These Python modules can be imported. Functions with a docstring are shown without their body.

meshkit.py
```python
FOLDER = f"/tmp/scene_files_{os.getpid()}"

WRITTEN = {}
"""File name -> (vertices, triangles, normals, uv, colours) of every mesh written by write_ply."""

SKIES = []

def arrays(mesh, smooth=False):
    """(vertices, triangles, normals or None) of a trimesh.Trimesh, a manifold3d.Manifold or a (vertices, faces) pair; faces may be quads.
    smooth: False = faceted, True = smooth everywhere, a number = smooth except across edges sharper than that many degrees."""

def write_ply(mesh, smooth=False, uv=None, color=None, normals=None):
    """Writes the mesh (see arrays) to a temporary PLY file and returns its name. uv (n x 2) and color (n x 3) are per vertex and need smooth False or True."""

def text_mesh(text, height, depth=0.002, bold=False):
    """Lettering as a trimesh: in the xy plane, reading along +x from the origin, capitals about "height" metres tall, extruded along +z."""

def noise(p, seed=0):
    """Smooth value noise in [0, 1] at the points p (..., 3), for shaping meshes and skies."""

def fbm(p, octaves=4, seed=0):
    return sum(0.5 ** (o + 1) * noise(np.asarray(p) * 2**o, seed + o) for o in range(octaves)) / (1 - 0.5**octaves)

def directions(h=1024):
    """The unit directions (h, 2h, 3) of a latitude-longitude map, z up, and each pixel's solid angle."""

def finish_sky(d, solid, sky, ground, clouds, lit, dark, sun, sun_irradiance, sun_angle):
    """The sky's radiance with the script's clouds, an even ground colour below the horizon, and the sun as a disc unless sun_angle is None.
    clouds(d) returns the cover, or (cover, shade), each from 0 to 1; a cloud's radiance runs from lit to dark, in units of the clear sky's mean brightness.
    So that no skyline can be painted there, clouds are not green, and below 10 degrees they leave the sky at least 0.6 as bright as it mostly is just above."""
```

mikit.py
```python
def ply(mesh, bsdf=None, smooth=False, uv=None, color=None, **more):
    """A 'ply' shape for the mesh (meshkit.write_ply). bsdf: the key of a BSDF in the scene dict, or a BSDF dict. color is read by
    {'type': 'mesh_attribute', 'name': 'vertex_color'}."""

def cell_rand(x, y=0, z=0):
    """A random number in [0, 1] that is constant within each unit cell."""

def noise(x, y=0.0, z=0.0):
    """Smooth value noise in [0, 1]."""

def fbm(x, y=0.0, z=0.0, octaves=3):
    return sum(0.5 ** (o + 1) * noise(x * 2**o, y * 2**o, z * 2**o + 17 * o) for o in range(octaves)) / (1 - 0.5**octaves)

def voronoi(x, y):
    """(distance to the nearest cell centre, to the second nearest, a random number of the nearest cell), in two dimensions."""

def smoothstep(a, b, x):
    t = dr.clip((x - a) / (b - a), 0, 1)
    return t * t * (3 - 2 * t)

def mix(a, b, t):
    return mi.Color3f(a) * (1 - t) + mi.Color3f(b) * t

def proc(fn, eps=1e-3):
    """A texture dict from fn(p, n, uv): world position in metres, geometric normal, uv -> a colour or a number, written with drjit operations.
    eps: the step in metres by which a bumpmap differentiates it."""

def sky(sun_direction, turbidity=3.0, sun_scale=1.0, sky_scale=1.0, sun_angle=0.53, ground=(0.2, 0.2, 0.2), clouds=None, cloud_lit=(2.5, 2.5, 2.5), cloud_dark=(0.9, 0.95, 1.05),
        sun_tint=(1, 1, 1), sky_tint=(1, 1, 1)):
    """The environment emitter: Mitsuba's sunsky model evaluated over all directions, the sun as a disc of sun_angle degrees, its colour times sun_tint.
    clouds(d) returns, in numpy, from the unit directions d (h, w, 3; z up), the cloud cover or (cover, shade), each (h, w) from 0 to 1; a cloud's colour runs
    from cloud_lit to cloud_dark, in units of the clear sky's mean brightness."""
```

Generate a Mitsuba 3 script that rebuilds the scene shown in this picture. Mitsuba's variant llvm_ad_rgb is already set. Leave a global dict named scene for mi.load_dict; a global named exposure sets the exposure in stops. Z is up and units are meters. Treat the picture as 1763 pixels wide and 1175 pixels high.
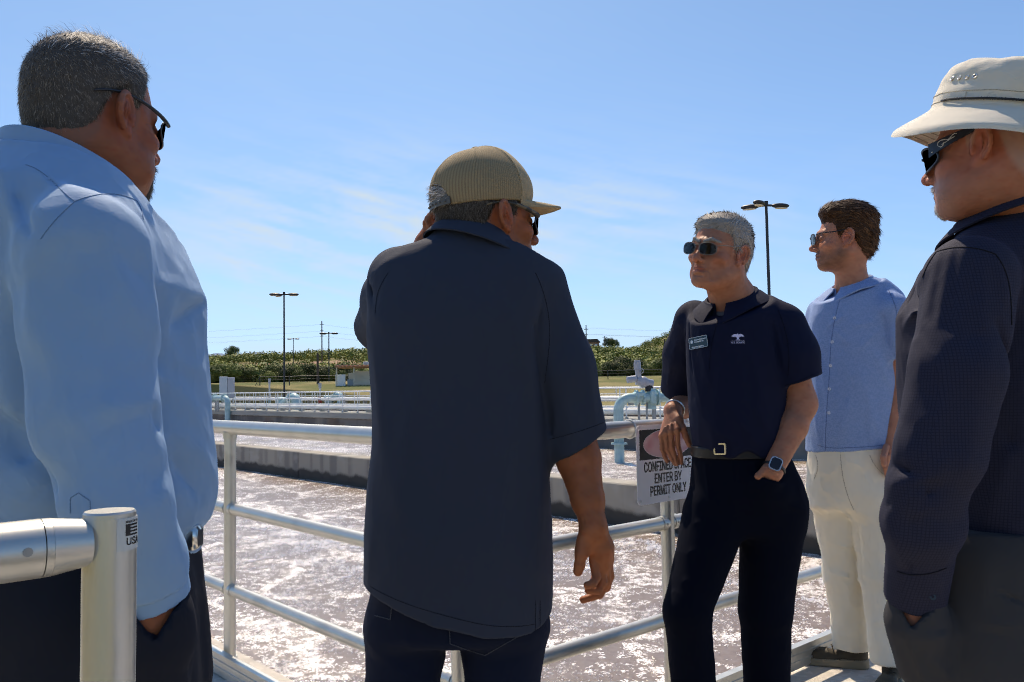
import math, random
import numpy as np, trimesh, manifold3d as m3, mitsuba as mi, mikit, meshkit
import drjit as dr
from mikit import ply, proc, noise, fbm, voronoi, smoothstep, mix, cell_rand
T = mi.ScalarTransform4f

# ------------------------------------------------------------------ camera, sky, exposure
F, CX, CY, EYE = 1450.0, 881.5, 587.5, 1.17              # focal length in pixels of a 1763 x 1175 picture; eye height in metres
pit, rol = math.radians(3.14), math.radians(0.95)
FW = np.array([0, math.cos(pit), math.sin(pit)])
U0, R0 = np.array([0, -math.sin(pit), math.cos(pit)]), np.array([1.0, 0, 0])
RT = math.cos(rol) * R0 - math.sin(rol) * U0
UP = math.sin(rol) * R0 + math.cos(rol) * U0
CAM = np.array([0, 0, EYE])
scene, labels = {}, {}
scene['camera'] = {'type': 'perspective', 'fov': 2 * math.degrees(math.atan(881.5 / F)), 'fov_axis': 'x', 'near_clip': 0.05, 'far_clip': 20000.0,
                   'to_world': T().look_at(origin=CAM.tolist(), target=(CAM + FW).tolist(), up=UP.tolist())}
SUN_AZ, SUN_EL = math.radians(-13), math.radians(56)
SUN = (math.sin(SUN_AZ) * math.cos(SUN_EL), math.cos(SUN_AZ) * math.cos(SUN_EL), math.sin(SUN_EL))

def clouds(d):
    az, el = np.degrees(np.arctan2(d[..., 0], d[..., 1])), np.degrees(np.arcsin(np.clip(d[..., 2], -1, 1)))
    w = meshkit.fbm(np.stack([az * 0.10, el * 0.2, az * 0], -1), 3, 5) - 0.5
    q = np.stack([az * 0.16 + 2.2 * w, el * 0.62 + az * 0.10 + 5 * w, az * 0], -1)
    a = meshkit.fbm(q, 5, 11)
    fine = meshkit.fbm(np.stack([az * 0.35 + el * 0.5, el * 2.4 + az * 0.5, az * 0], -1), 4, 3)
    patch = np.exp(-((az + 10) / 13) ** 2 - ((el - 10.5) / 4.6) ** 2) + 0.45 * np.exp(-((az - 7) / 9) ** 2 - ((el - 11.5) / 3.2) ** 2) + 0.3 * meshkit.fbm(np.stack([az / 25, el / 9, az * 0], -1), 2, 8) * np.exp(-(el / 16) ** 2)
    wisps = np.clip((a * 0.6 + fine * 0.5 - 0.40) * 2.0, 0, 1) * patch
    low = 0.40 * np.exp(-((el - 2.0) / 2.6) ** 2) * np.clip(meshkit.fbm(np.stack([az * 0.13, el * 0.8, az * 0], -1), 4, 21) * 2.2 - 0.62, 0, 1)
    return np.clip(1.15 * wisps + low, 0, 0.85)

scene['sky'] = mikit.sky(SUN, turbidity=3.2, clouds=clouds, cloud_lit=(1.75, 1.98, 2.1), sky_tint=(0.86, 1.0, 1.12), ground=(0.22, 0.2, 0.17))
exposure = 1.95

# ------------------------------------------------------------------ helpers
def at(px, py, d):                                            # the point seen at this pixel, d metres ahead of the eye
    return CAM + d * (FW + (px - CX) / F * RT - (py - CY) / F * UP)

COUNT = {}
def numbered(name):
    n = COUNT.get(name, -1) + 1
    COUNT[name] = n
    return name if n == 0 else f'{name}_{n:03d}'

def thing(name, label, cat, group=None, kind=None):
    key = numbered(name)
    labels[key] = {'label': label, 'category': cat}
    if group: labels[key]['group'] = group
    if kind: labels[key]['kind'] = kind
    return key

def put(key, mesh, bsdf, smooth=False, to=None, label=None, kind=None, **kw):
    scene[key] = ply(mesh, bsdf, smooth, **kw) if not isinstance(mesh, dict) else dict(mesh)
    if to is not None: scene[key]['to_world'] = to
    if label or kind:
        labels.setdefault(key, {})
        if label: labels[key]['label'] = label
        if kind: labels[key]['kind'] = kind
    return key

def part(parent, name, mesh, bsdf, smooth=False, to=None, label=None, kind=None, **kw):
    return put(numbered(parent + '__' + name), mesh, bsdf, smooth, to, label, kind, **kw)

def struct(name, mesh, bsdf, smooth=False, **kw):
    put(name, mesh, bsdf, smooth, **kw)
    labels[name] = {'label': name.replace('_', ' '), 'kind': 'structure'}

cat = trimesh.util.concatenate
def unit(v): v = np.asarray(v, float); return v / np.linalg.norm(v)
def frame(d, up=(0, 0, 1)):
    d = unit(d); a = np.cross(up, d)
    if np.linalg.norm(a) < 1e-4: a = np.cross((1, 0, 0), d)
    a = unit(a); return a, np.cross(d, a), d
def rod(p, q, r, n=16, r2=None):                              # solid cylinder or cone between two points
    a, b, d = frame(np.subtract(q, p)); t = np.arange(n) * 2 * math.pi / n
    c = np.cos(t)[:, None] * a + np.sin(t)[:, None] * b
    v = np.vstack([np.asarray(p) + c * r, np.asarray(q) + c * (r if r2 is None else r2), [p], [q]])
    i = np.arange(n); j = (i + 1) % n
    f = np.vstack([np.c_[i, j, j + n], np.c_[i, j + n, i + n], np.c_[j, i, i * 0 + 2 * n], np.c_[i + n, j + n, i * 0 + 2 * n + 1]])
    return trimesh.Trimesh(v, f, process=False)
def tube(pts, r, n=12, closed=False):                         # bent pipe
    p = np.asarray(pts, float)
    t = (np.roll(p, -1, 0) - np.roll(p, 1, 0)) if closed else np.gradient(p, axis=0)
    t /= np.linalg.norm(t, axis=1, keepdims=True) + 1e-12
    a = np.zeros_like(p); a[0] = frame(t[0])[0]
    for k in range(1, len(p)):
        v = a[k - 1] - t[k] * (a[k - 1] @ t[k]); a[k] = v / np.linalg.norm(v)
    b = np.cross(t, a); g = np.arange(n) * 2 * math.pi / n; rr = np.broadcast_to(r, (len(p),))
    v = p[:, None] + rr[:, None, None] * (np.cos(g)[None, :, None] * a[:, None] + np.sin(g)[None, :, None] * b[:, None])
    L = len(p); rows = range(L if closed else L - 1); fs = []
    for i in rows:
        i2 = (i + 1) % L; k = np.arange(n); k2 = (k + 1) % n
        fs += [np.c_[i * n + k, i * n + k2, i2 * n + k2], np.c_[i * n + k, i2 * n + k2, i2 * n + k]]
    v = v.reshape(-1, 3)
    if not closed:
        v = np.vstack([v, p[:1], p[-1:]]); k = np.arange(n); k2 = (k + 1) % n
        fs += [np.c_[k2, k, k * 0 + L * n], np.c_[(L - 1) * n + k, (L - 1) * n + k2, k * 0 + L * n + 1]]
    return trimesh.Trimesh(v, np.vstack(fs), process=False)
def spline(pts, n=40, closed=False):
    from scipy.interpolate import CubicSpline
    p = np.asarray(pts, float)
    if closed: p = np.vstack([p, p[:1]])
    t = np.r_[0, np.cumsum(np.linalg.norm(np.diff(p, axis=0), axis=1))]
    return CubicSpline(t, p, bc_type='periodic' if closed else 'not-a-knot' if len(p) > 3 else 'natural')(np.linspace(0, t[-1], n + (1 if closed else 0)))[:n]
def box(c, s, ax=None, bev=0.0):                              # box with axes ax (rows), chamfered
    s = np.asarray(s, float) / 2
    if bev:
        k = []
        for sx in (-1, 1):
            for sy in (-1, 1):
                for sz in (-1, 1):
                    for e in np.eye(3): k.append(np.array([sx, sy, sz]) * (s - bev * (1 - e)))
        m = trimesh.convex.convex_hull(np.array(k))
    else: m = trimesh.creation.box(2 * s)
    v = np.array(m.vertices)
    if ax is not None: v = v @ np.asarray(ax)
    return trimesh.Trimesh(v + np.asarray(c), m.faces, process=False)
def mapped(mesh, o, x, y, z):                                 # mesh coordinates laid along the axes x y z from o
    v = np.array(mesh.vertices); return trimesh.Trimesh(np.asarray(o) + v[:, :1] * x + v[:, 1:2] * y + v[:, 2:] * z, mesh.faces, process=False)
def poly(pts, h):                                             # extruded outline
    from shapely.geometry import Polygon
    return trimesh.creation.extrude_polygon(Polygon(pts), h, engine='earcut')

from shapely.geometry import Point, Polygon, box as sbox
from shapely import affinity
def rrect(w, h, r): return sbox(r, r, w - r, h - r).buffer(r, quad_segs=6)
def ext(g, h):
    return cat([trimesh.creation.extrude_polygon(q, h, engine='earcut') for q in getattr(g, 'geoms', [g])])

# plant axes: A runs along the left railing, B along the right railing, K is their corner
E1, E2, EZ = np.array([-0.663, 0.749, 0]), np.array([0.749, 0.663, 0]), np.array([0, 0, 1.0])
E1 /= np.linalg.norm(E1); E2 = np.array([E1[1], -E1[0], 0]); KC = np.array([-0.161, 2.407, 0])
def AB(a, b, z=0.0): return KC + a * E1 + b * E2 + np.array([0, 0, z])
PAX = np.array([E1, E2, EZ])
def slab(a0, a1, b0, b1, z0, z1, bev=0.0): return box(AB((a0 + a1) / 2, (b0 + b1) / 2, (z0 + z1) / 2), (a1 - a0, b1 - b0, z1 - z0), PAX, bev)

# ------------------------------------------------------------------ materials
def mat(key, color, rough=0.6, bump=None, **kw):
    c = {'type': 'rgb', 'value': list(color)} if isinstance(color, (tuple, list)) else proc(color)
    b = {'type': 'principled', 'base_color': c, 'roughness': rough, 'specular': kw.pop('spec', 0.4), **kw}
    if bump: b = {'type': 'bumpmap', 'arbitrary': proc(bump[0], bump[2] if len(bump) > 2 else 1e-3), 'scale': bump[1], 'bsdf': b}
    scene[key] = {'type': 'twosided', 'bsdf': b}
def vcol(key, rough=0.8, **kw):
    scene[key] = {'type': 'twosided', 'bsdf': {'type': 'principled', 'base_color': {'type': 'mesh_attribute', 'name': 'vertex_color'}, 'roughness': rough, 'specular': kw.pop('spec', 0.25), **kw}}

def alu_col(p, n, uv):
    c = mix((0.60, 0.595, 0.55), (0.50, 0.50, 0.46), fbm(p.x * 30, p.y * 30, p.z * 6))
    c = mix(c, (0.36, 0.35, 0.32), 0.45 * smoothstep(0.55, 0.75, fbm(p.x * 9, p.y * 9, p.z * 9, 4)))
    return c
mat('m_alu', alu_col, 0.36, metallic=0.75)
mat('m_alu_dark', (0.30, 0.31, 0.31), 0.4, metallic=0.6)
mat('m_galv', lambda p, n, uv: mix((0.62, 0.63, 0.62), (0.48, 0.50, 0.50), noise(p.x * 4, p.y * 4, p.z * 4)), 0.5)
mat('m_whitepipe', lambda p, n, uv: mix((0.74, 0.76, 0.74), (0.60, 0.61, 0.58), smoothstep(0.45, 0.8, fbm(p.x * 1.5, p.y * 1.5, p.z * 6))), 0.45)
mat('m_teal', lambda p, n, uv: mix((0.40, 0.55, 0.54), (0.30, 0.43, 0.42), smoothstep(0.4, 0.8, fbm(p.x * 2, p.y * 2, p.z * 5))), 0.42)
mat('m_gray', (0.36, 0.37, 0.40), 0.45); mat('m_black', (0.012, 0.012, 0.014), 0.4); mat('m_pole', (0.02, 0.022, 0.026), 0.45)
mat('m_lens', (0.55, 0.5, 0.42), 0.3); mat('m_wood', (0.085, 0.065, 0.05), 0.8); mat('m_yellow', (0.65, 0.52, 0.05), 0.5); mat('m_red', (0.4, 0.06, 0.04), 0.5)
mat('m_cabinet', (0.42, 0.46, 0.50), 0.4, metallic=0.2)
def concrete_col(p, n, uv):
    c = mix((0.40, 0.37, 0.32), (0.50, 0.46, 0.40), fbm(p.x * 1.1, p.y * 1.1, p.z * 1.1, 4))
    c = mix(c, (0.30, 0.28, 0.25), 0.6 * smoothstep(0.55, 0.8, fbm(p.x * 6, p.y * 6, p.z * 1.2, 3)))
    return mix(c, (0.55, 0.52, 0.47), 0.5 * smoothstep(0.6, 0.75, noise(p.x * 60, p.y * 60, p.z * 60)))
mat('m_walk', concrete_col, 0.85, (lambda p, n, uv: fbm(p.x * 120, p.y * 120, p.z * 120, 2), 0.0012))
def wall_col(p, n, uv):
    s = p.x * float(E1[0]) + p.y * float(E1[1])
    streak = fbm(s * 5, p.z * 0.35, 3.0, 4)
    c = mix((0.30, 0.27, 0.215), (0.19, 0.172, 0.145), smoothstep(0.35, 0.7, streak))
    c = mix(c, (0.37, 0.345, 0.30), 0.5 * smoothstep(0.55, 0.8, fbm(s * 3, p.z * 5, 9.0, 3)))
    wet = smoothstep(0.1, -0.12, p.z + 0.62 + 0.1 * (streak - 0.5))          # the wet, slimy band along the water
    c = mix(c, (0.025, 0.022, 0.018), 0.92 * smoothstep(-0.29, -0.37, p.z + 0.12 * (streak - 0.5)))
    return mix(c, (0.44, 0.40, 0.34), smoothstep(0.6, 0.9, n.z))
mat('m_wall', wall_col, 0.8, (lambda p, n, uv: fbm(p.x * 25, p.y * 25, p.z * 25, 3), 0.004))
def farwall_col(p, n, uv):
    s = p.x * float(E1[0]) + p.y * float(E1[1])
    c = mix((0.20, 0.18, 0.155), (0.12, 0.11, 0.10), smoothstep(0.3, 0.7, fbm(s * 1.5, p.z * 0.5, 1.0, 4)))
    c = mix(c, (0.16, 0.09, 0.05), 0.5 * smoothstep(0.55, 0.75, fbm(s * 0.8, p.z * 1.5, 5.0, 3)))
    return mix(c, (0.42, 0.39, 0.34), smoothstep(0.6, 0.9, n.z))
mat('m_farwall', farwall_col, 0.85)
mat('m_farcap', lambda p, n, uv: mix((0.36, 0.35, 0.31), (0.24, 0.24, 0.21), fbm(p.x * 1.2, p.y * 1.2, p.z * 4, 4)), 0.85)

def foam_fields(p):
    a, b = p.x * float(E1[0]) + p.y * float(E1[1]), p.x * float(E2[0]) + p.y * float(E2[1])
    wx, wy = fbm(a * 0.9, b * 0.9, 1.0, 3) - 0.5, fbm(a * 0.9, b * 0.9, 7.0, 3) - 0.5
    x, y = a + 1.3 * wx, b + 1.3 * wy
    d1, d2, r = voronoi(x * 0.85, y * 0.85)
    edge = smoothstep(0.26, 0.0, d2 - d1)                                     # foam gathers in a network between rising cells
    dens = dr.clip(0.16 + 0.62 * edge + 0.9 * (fbm(a * 0.55, b * 0.55, 3.0, 3) - 0.5), 0, 1)
    return a, b, dens
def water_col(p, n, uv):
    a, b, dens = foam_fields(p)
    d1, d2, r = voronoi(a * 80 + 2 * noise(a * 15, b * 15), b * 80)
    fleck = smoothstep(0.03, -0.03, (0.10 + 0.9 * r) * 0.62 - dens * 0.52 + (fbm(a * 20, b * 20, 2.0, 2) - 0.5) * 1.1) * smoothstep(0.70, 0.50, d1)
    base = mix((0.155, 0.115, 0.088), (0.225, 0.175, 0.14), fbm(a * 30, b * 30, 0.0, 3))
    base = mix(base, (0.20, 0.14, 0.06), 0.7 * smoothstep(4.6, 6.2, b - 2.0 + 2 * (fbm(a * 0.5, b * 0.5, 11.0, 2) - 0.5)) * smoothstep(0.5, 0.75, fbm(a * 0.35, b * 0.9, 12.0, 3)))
    return mix(base, (0.88, 0.84, 0.80), fleck)  # white flecks: foam, plus sun glints put into the colour
def water_bump(p, n, uv):
    a, b, dens = foam_fields(p)
    h = 0.0060 * fbm(a * 36, b * 36, 1.0, 3) + 0.0080 * noise(a * 9, b * 9, 4.0) + 0.0036 * noise(a * 95, b * 95, 2.0)
    return h * (0.7 + 0.7 * dens)
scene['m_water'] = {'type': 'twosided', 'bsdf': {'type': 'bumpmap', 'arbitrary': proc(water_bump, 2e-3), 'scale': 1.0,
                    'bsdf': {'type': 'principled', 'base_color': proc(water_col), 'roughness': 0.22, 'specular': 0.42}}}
# ------------------------------------------------------------------ terrain, basins, walkway
WZ, WZ2 = -0.50, -1.05                                        # water levels of the near and the far basin
def hill_z(x, y):
    px = CX + F * x / np.maximum(y, 1)
    b = (x - KC[0]) * E2[0] + (y - KC[1]) * E2[1]
    crest1 = np.interp(px, [-900, -200, 200, 380, 480, 640, 850, 1010, 1100, 1400, 2600], [7, 8, 9.3, 9.9, 10.6, 11.8, 12.2, 11.0, 10.0, 8.5, 7])
    crest2 = np.interp(px, [700, 980, 1060, 1110, 1165, 1225, 1290, 1370, 1500, 2600], [0, 8, 14.5, 20.5, 28, 32, 27, 14, 9, 8])
    def ss(a, c, v): t = np.clip((v - a) / (c - a), 0, 1); return t * t * (3 - 2 * t)
    base = -0.02 + 2.3 * ss(48, 104, y)
    n = meshkit.fbm(np.stack([x / 26, y / 26, 0 * x], -1), 4, 3) - 0.5
    z1 = base + (crest1 - 2.3) * ss(112, 265, y) * (1 - 0.5 * ss(300, 420, y)) + 2.2 * n * ss(112, 190, y)
    z2 = crest2 * ss(235, 440, y) * (1 - 0.5 * ss(470, 700, y)) + 4 * n * ss(235, 330, y)
    z = np.maximum(z1, z2)
    z = z * (1 - ss(900, 2000, np.hypot(x, y)))
    return np.where(b < 34.3, np.where(b < -3.0, -0.05, -4.0), z)
def sheet(ga, gb, fz):
    A, B = np.meshgrid(ga, gb, indexing='ij')
    p = KC + A[..., None] * E1 + B[..., None] * E2
    p[..., 2] = fz(p[..., 0], p[..., 1])
    n, m = A.shape; i, j = np.meshgrid(np.arange(n - 1), np.arange(m - 1), indexing='ij'); k = (i * m + j).ravel()
    f = np.vstack([np.c_[k, k + 1, k + m + 1], np.c_[k, k + m + 1, k + m]])
    return trimesh.Trimesh(p.reshape(-1, 3), f, process=False)
far_g = np.r_[34.3, np.arange(36, 130, 2.5), np.arange(130, 640, 5), 700, 800, 1000, 1500, 2500, 5000, 9000]
ga = np.r_[-9000, -5000, -2500, -1500, -1000, -700, np.arange(-500, 640, 5), 700, 1000, 1500, 2500, 5000, 9000]
gb = np.r_[-9000, -3000, -500, -50, -3.2, -2.9, 34.2, far_g]
def ground_col(p, n, uv):
    v = fbm(p.x * 0.35, p.y * 0.35, 0.0, 4)
    grass = mix((0.17, 0.15, 0.06), (0.25, 0.205, 0.095), v)
    grass = mix(grass, (0.12, 0.125, 0.045), smoothstep(0.45, 0.65, fbm(p.x * 0.12, p.y * 0.12, 4.0, 3)))
    dirt = mix((0.32, 0.19, 0.13), (0.38, 0.25, 0.17), v)
    scrub = mix((0.15, 0.15, 0.05), (0.25, 0.20, 0.10), fbm(p.x * 0.2, p.y * 0.2, 2.0, 4))
    px = p.x / dr.maximum(p.y, 1.0)
    band = smoothstep(5.6, 6.4, p.z + 2 * (fbm(p.x * 0.05, p.y * 0.05, 1.0, 3) - 0.5)) * smoothstep(8.9, 7.9, p.z + 2 * (v - 0.5)) * smoothstep(-0.05, -0.10, px) * smoothstep(-0.36, -0.27, px)
    c = mix(grass, scrub, smoothstep(104, 125, p.y))
    return mix(c, dirt, 0.85 * band * smoothstep(120, 140, p.y))
mat('m_ground', ground_col, 0.95, spec=0.1)
struct('ground', sheet(ga, gb, hill_z), 'm_ground', True)
def ridge(d, prof, thick):
    px, z = np.array(prof).T; xs = np.linspace(px[0], px[-1], 160)
    zz = np.interp(xs, px, z) + 26 * (meshkit.fbm(np.stack([xs / 30, xs * 0, xs * 0], -1), 4, 9) - 0.5)
    X = (xs - CX) / F * d
    rows = [np.c_[X, 0 * X + d - thick, 0 * X - 40], np.c_[X, 0 * X + d - thick * 0.45, zz * 0.55], np.c_[X, 0 * X + d, zz], np.c_[X, 0 * X + d + thick, 0 * X - 40]]
    v = np.vstack(rows); m = len(xs); k = np.arange(m - 1)
    f = np.vstack([np.vstack([np.c_[k + r * m, k + 1 + r * m, k + 1 + (r + 1) * m], np.c_[k + r * m, k + 1 + (r + 1) * m, k + (r + 1) * m]]) for r in range(3)])
    return trimesh.Trimesh(v, f, process=False)
mat('m_mountain', lambda p, n, uv: mix((0.20, 0.25, 0.33), (0.25, 0.31, 0.39), fbm(p.x * 0.01, p.y * 0.01, p.z * 0.02)), 1.0, spec=0.0)  # blue-grey of distant haze put into the rock colour
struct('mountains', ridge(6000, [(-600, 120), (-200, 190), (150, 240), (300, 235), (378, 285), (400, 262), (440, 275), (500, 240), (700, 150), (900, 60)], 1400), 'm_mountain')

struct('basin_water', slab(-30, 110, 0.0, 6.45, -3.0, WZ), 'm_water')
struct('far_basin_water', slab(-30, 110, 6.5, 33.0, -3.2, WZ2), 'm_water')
# foam bubbles crowd along the currents; nobody could count them
def foam_bubbles():
    from scipy.spatial import cKDTree
    rng = np.random.default_rng(5); M = 900000
    dist = 1.9 + 9.5 * rng.random(M) ** 1.35; px = rng.uniform(280, 1480, M)
    p = np.array([0, 0, 1.0]) * WZ + np.c_[(px - CX) / F * dist, dist, 0 * dist]
    a, b = (p - KC) @ E1, (p - KC) @ E2; ok = (a > 0.05) & (b > 0.18) & (b < 6.15); a, b, dist, p = a[ok], b[ok], dist[ok], p[ok]
    wv = lambda s, k: meshkit.fbm(np.stack([a * s, b * s, 0 * a + k], -1), 3, 3) - 0.5
    x, y = a + 1.5 * wv(0.9, 1.0), b + 1.5 * wv(0.9, 7.0)
    cells = rng.uniform([-2, -2], [16, 9], (190, 2)); dd, _ = cKDTree(cells).query(np.c_[x, y], k=2); edge = np.clip(1 - (dd[:, 1] - dd[:, 0]) / 0.30, 0, 1) ** 1.5
    den = np.clip(0.06 + 0.80 * edge + 0.9 * wv(0.7, 4.0) + 1.4 * wv(4.0, 5.0), 0.015, 1.2)
    keep = rng.random(len(a)) < den * 0.19; a, b, dist, p, den = a[keep], b[keep], dist[keep], p[keep], den[keep]
    n = min(len(a), 70000); a, b, dist, p, den = a[:n], b[:n], dist[:n], p[:n], den[:n]
    r = (0.0020 + 0.0052 * rng.random(n) ** 2.2) * (0.75 + 0.5 * den) * (1 + 0.10 * np.maximum(dist - 3, 0)); g = np.arange(6) * math.pi / 3
    ring = np.stack([np.cos(g), np.sin(g), 0 * g], -1); th = rng.random(n) * 6.28; c, s = np.cos(th)[:, None], np.sin(th)[:, None]
    R = np.stack([ring[:, 0] * c - ring[:, 1] * s, ring[:, 0] * s + ring[:, 1] * c, 0 * c + 0 * ring[:, 0]], -1)
    V = np.concatenate([p[:, None] + R * r[:, None, None] - [0, 0, 0.001], p[:, None] + (R * 0.62 * r[:, None, None]) * [1, 1, 0] + (r[:, None, None] * [0, 0, 0.62]), p[:, None] + r[:, None, None] * [0, 0, 0.86]], 1)
    N = np.concatenate([R + [0, 0, 0.15], R + [0, 0, 0.95], np.tile([[[0, 0, 1.0]]], (n, 1, 1))], 1); N /= np.linalg.norm(N, axis=2, keepdims=True)
    k = np.arange(6); k2 = (k + 1) % 6; f = np.vstack([np.c_[k, k2, k2 + 6], np.c_[k, k2 + 6, k + 6], np.c_[k + 6, k2 + 6, k * 0 + 12]])
    fc = (np.arange(n)[:, None, None] * 13 + f).reshape(-1, 3)
    mat('m_bubble', (0.90, 0.87, 0.83), 0.2, spec=0.5)
    scene['foam'] = {'type': 'ply', 'filename': meshkit.write_ply(trimesh.Trimesh(V.reshape(-1, 3), fc, process=False), True, normals=N.reshape(-1, 3)), 'face_normals': False, 'bsdf': {'type': 'ref', 'id': 'm_bubble'}}
    labels['foam'] = {'label': 'white foam bubbles crowded on the brown basin water', 'category': 'foam', 'kind': 'stuff'}
foam_bubbles()
struct('walkway', cat([slab(-2.3, 40, -2.6, 0.16, -2.9, 0, 0.012), slab(-2.3, 0.14, 0.165, 6.2, -2.9, -0.0004, 0.012)]), 'm_walk')
for s in (-4.5, -1.5, 1.5, 4.5): pass

# dividing wall between the basins, cast in bays with recessed joints
w = thing('dividing_wall', 'low grey concrete wall dividing the frothy basin from the basin behind it', 'wall')
bays = [-20, -12.5] + list(np.arange(-5.0, 46, 3.0)) + [109]
for a0, a1 in zip(bays[:-1], bays[1:]):
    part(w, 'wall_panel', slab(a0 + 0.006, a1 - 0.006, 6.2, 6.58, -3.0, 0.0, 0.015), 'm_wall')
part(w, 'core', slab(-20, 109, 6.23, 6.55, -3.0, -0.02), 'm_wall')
w = thing('far_basin_wall', 'dark stained concrete wall of the far basin under the long railing', 'wall')
bays = list(np.arange(-20, 111, 4.5))
for a0, a1 in zip(bays[:-1], bays[1:]):
    part(w, 'wall_panel', slab(a0 + 0.012, a1 - 0.012, 21.0, 21.4, -3.0, -0.3), 'm_farwall')
part(w, 'core', slab(-20, 109, 21.04, 22.3, -3.0, -0.302), 'm_farwall')
part(w, 'coping', slab(-20, 109, 20.88, 22.9, -0.3, 0.0, 0.02), 'm_farcap', label='lighter concrete coping carrying the railing')
w = thing('third_basin_wall', 'concrete wall of the farthest basin in front of the grass', 'wall')
part(w, 'wall_face', slab(-20, 110, 32.7, 34.4, -3.0, -0.3), 'm_farwall'); part(w, 'coping', slab(-20, 110, 32.6, 34.6, -0.3, 0.0, 0.02), 'm_farcap')

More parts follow.
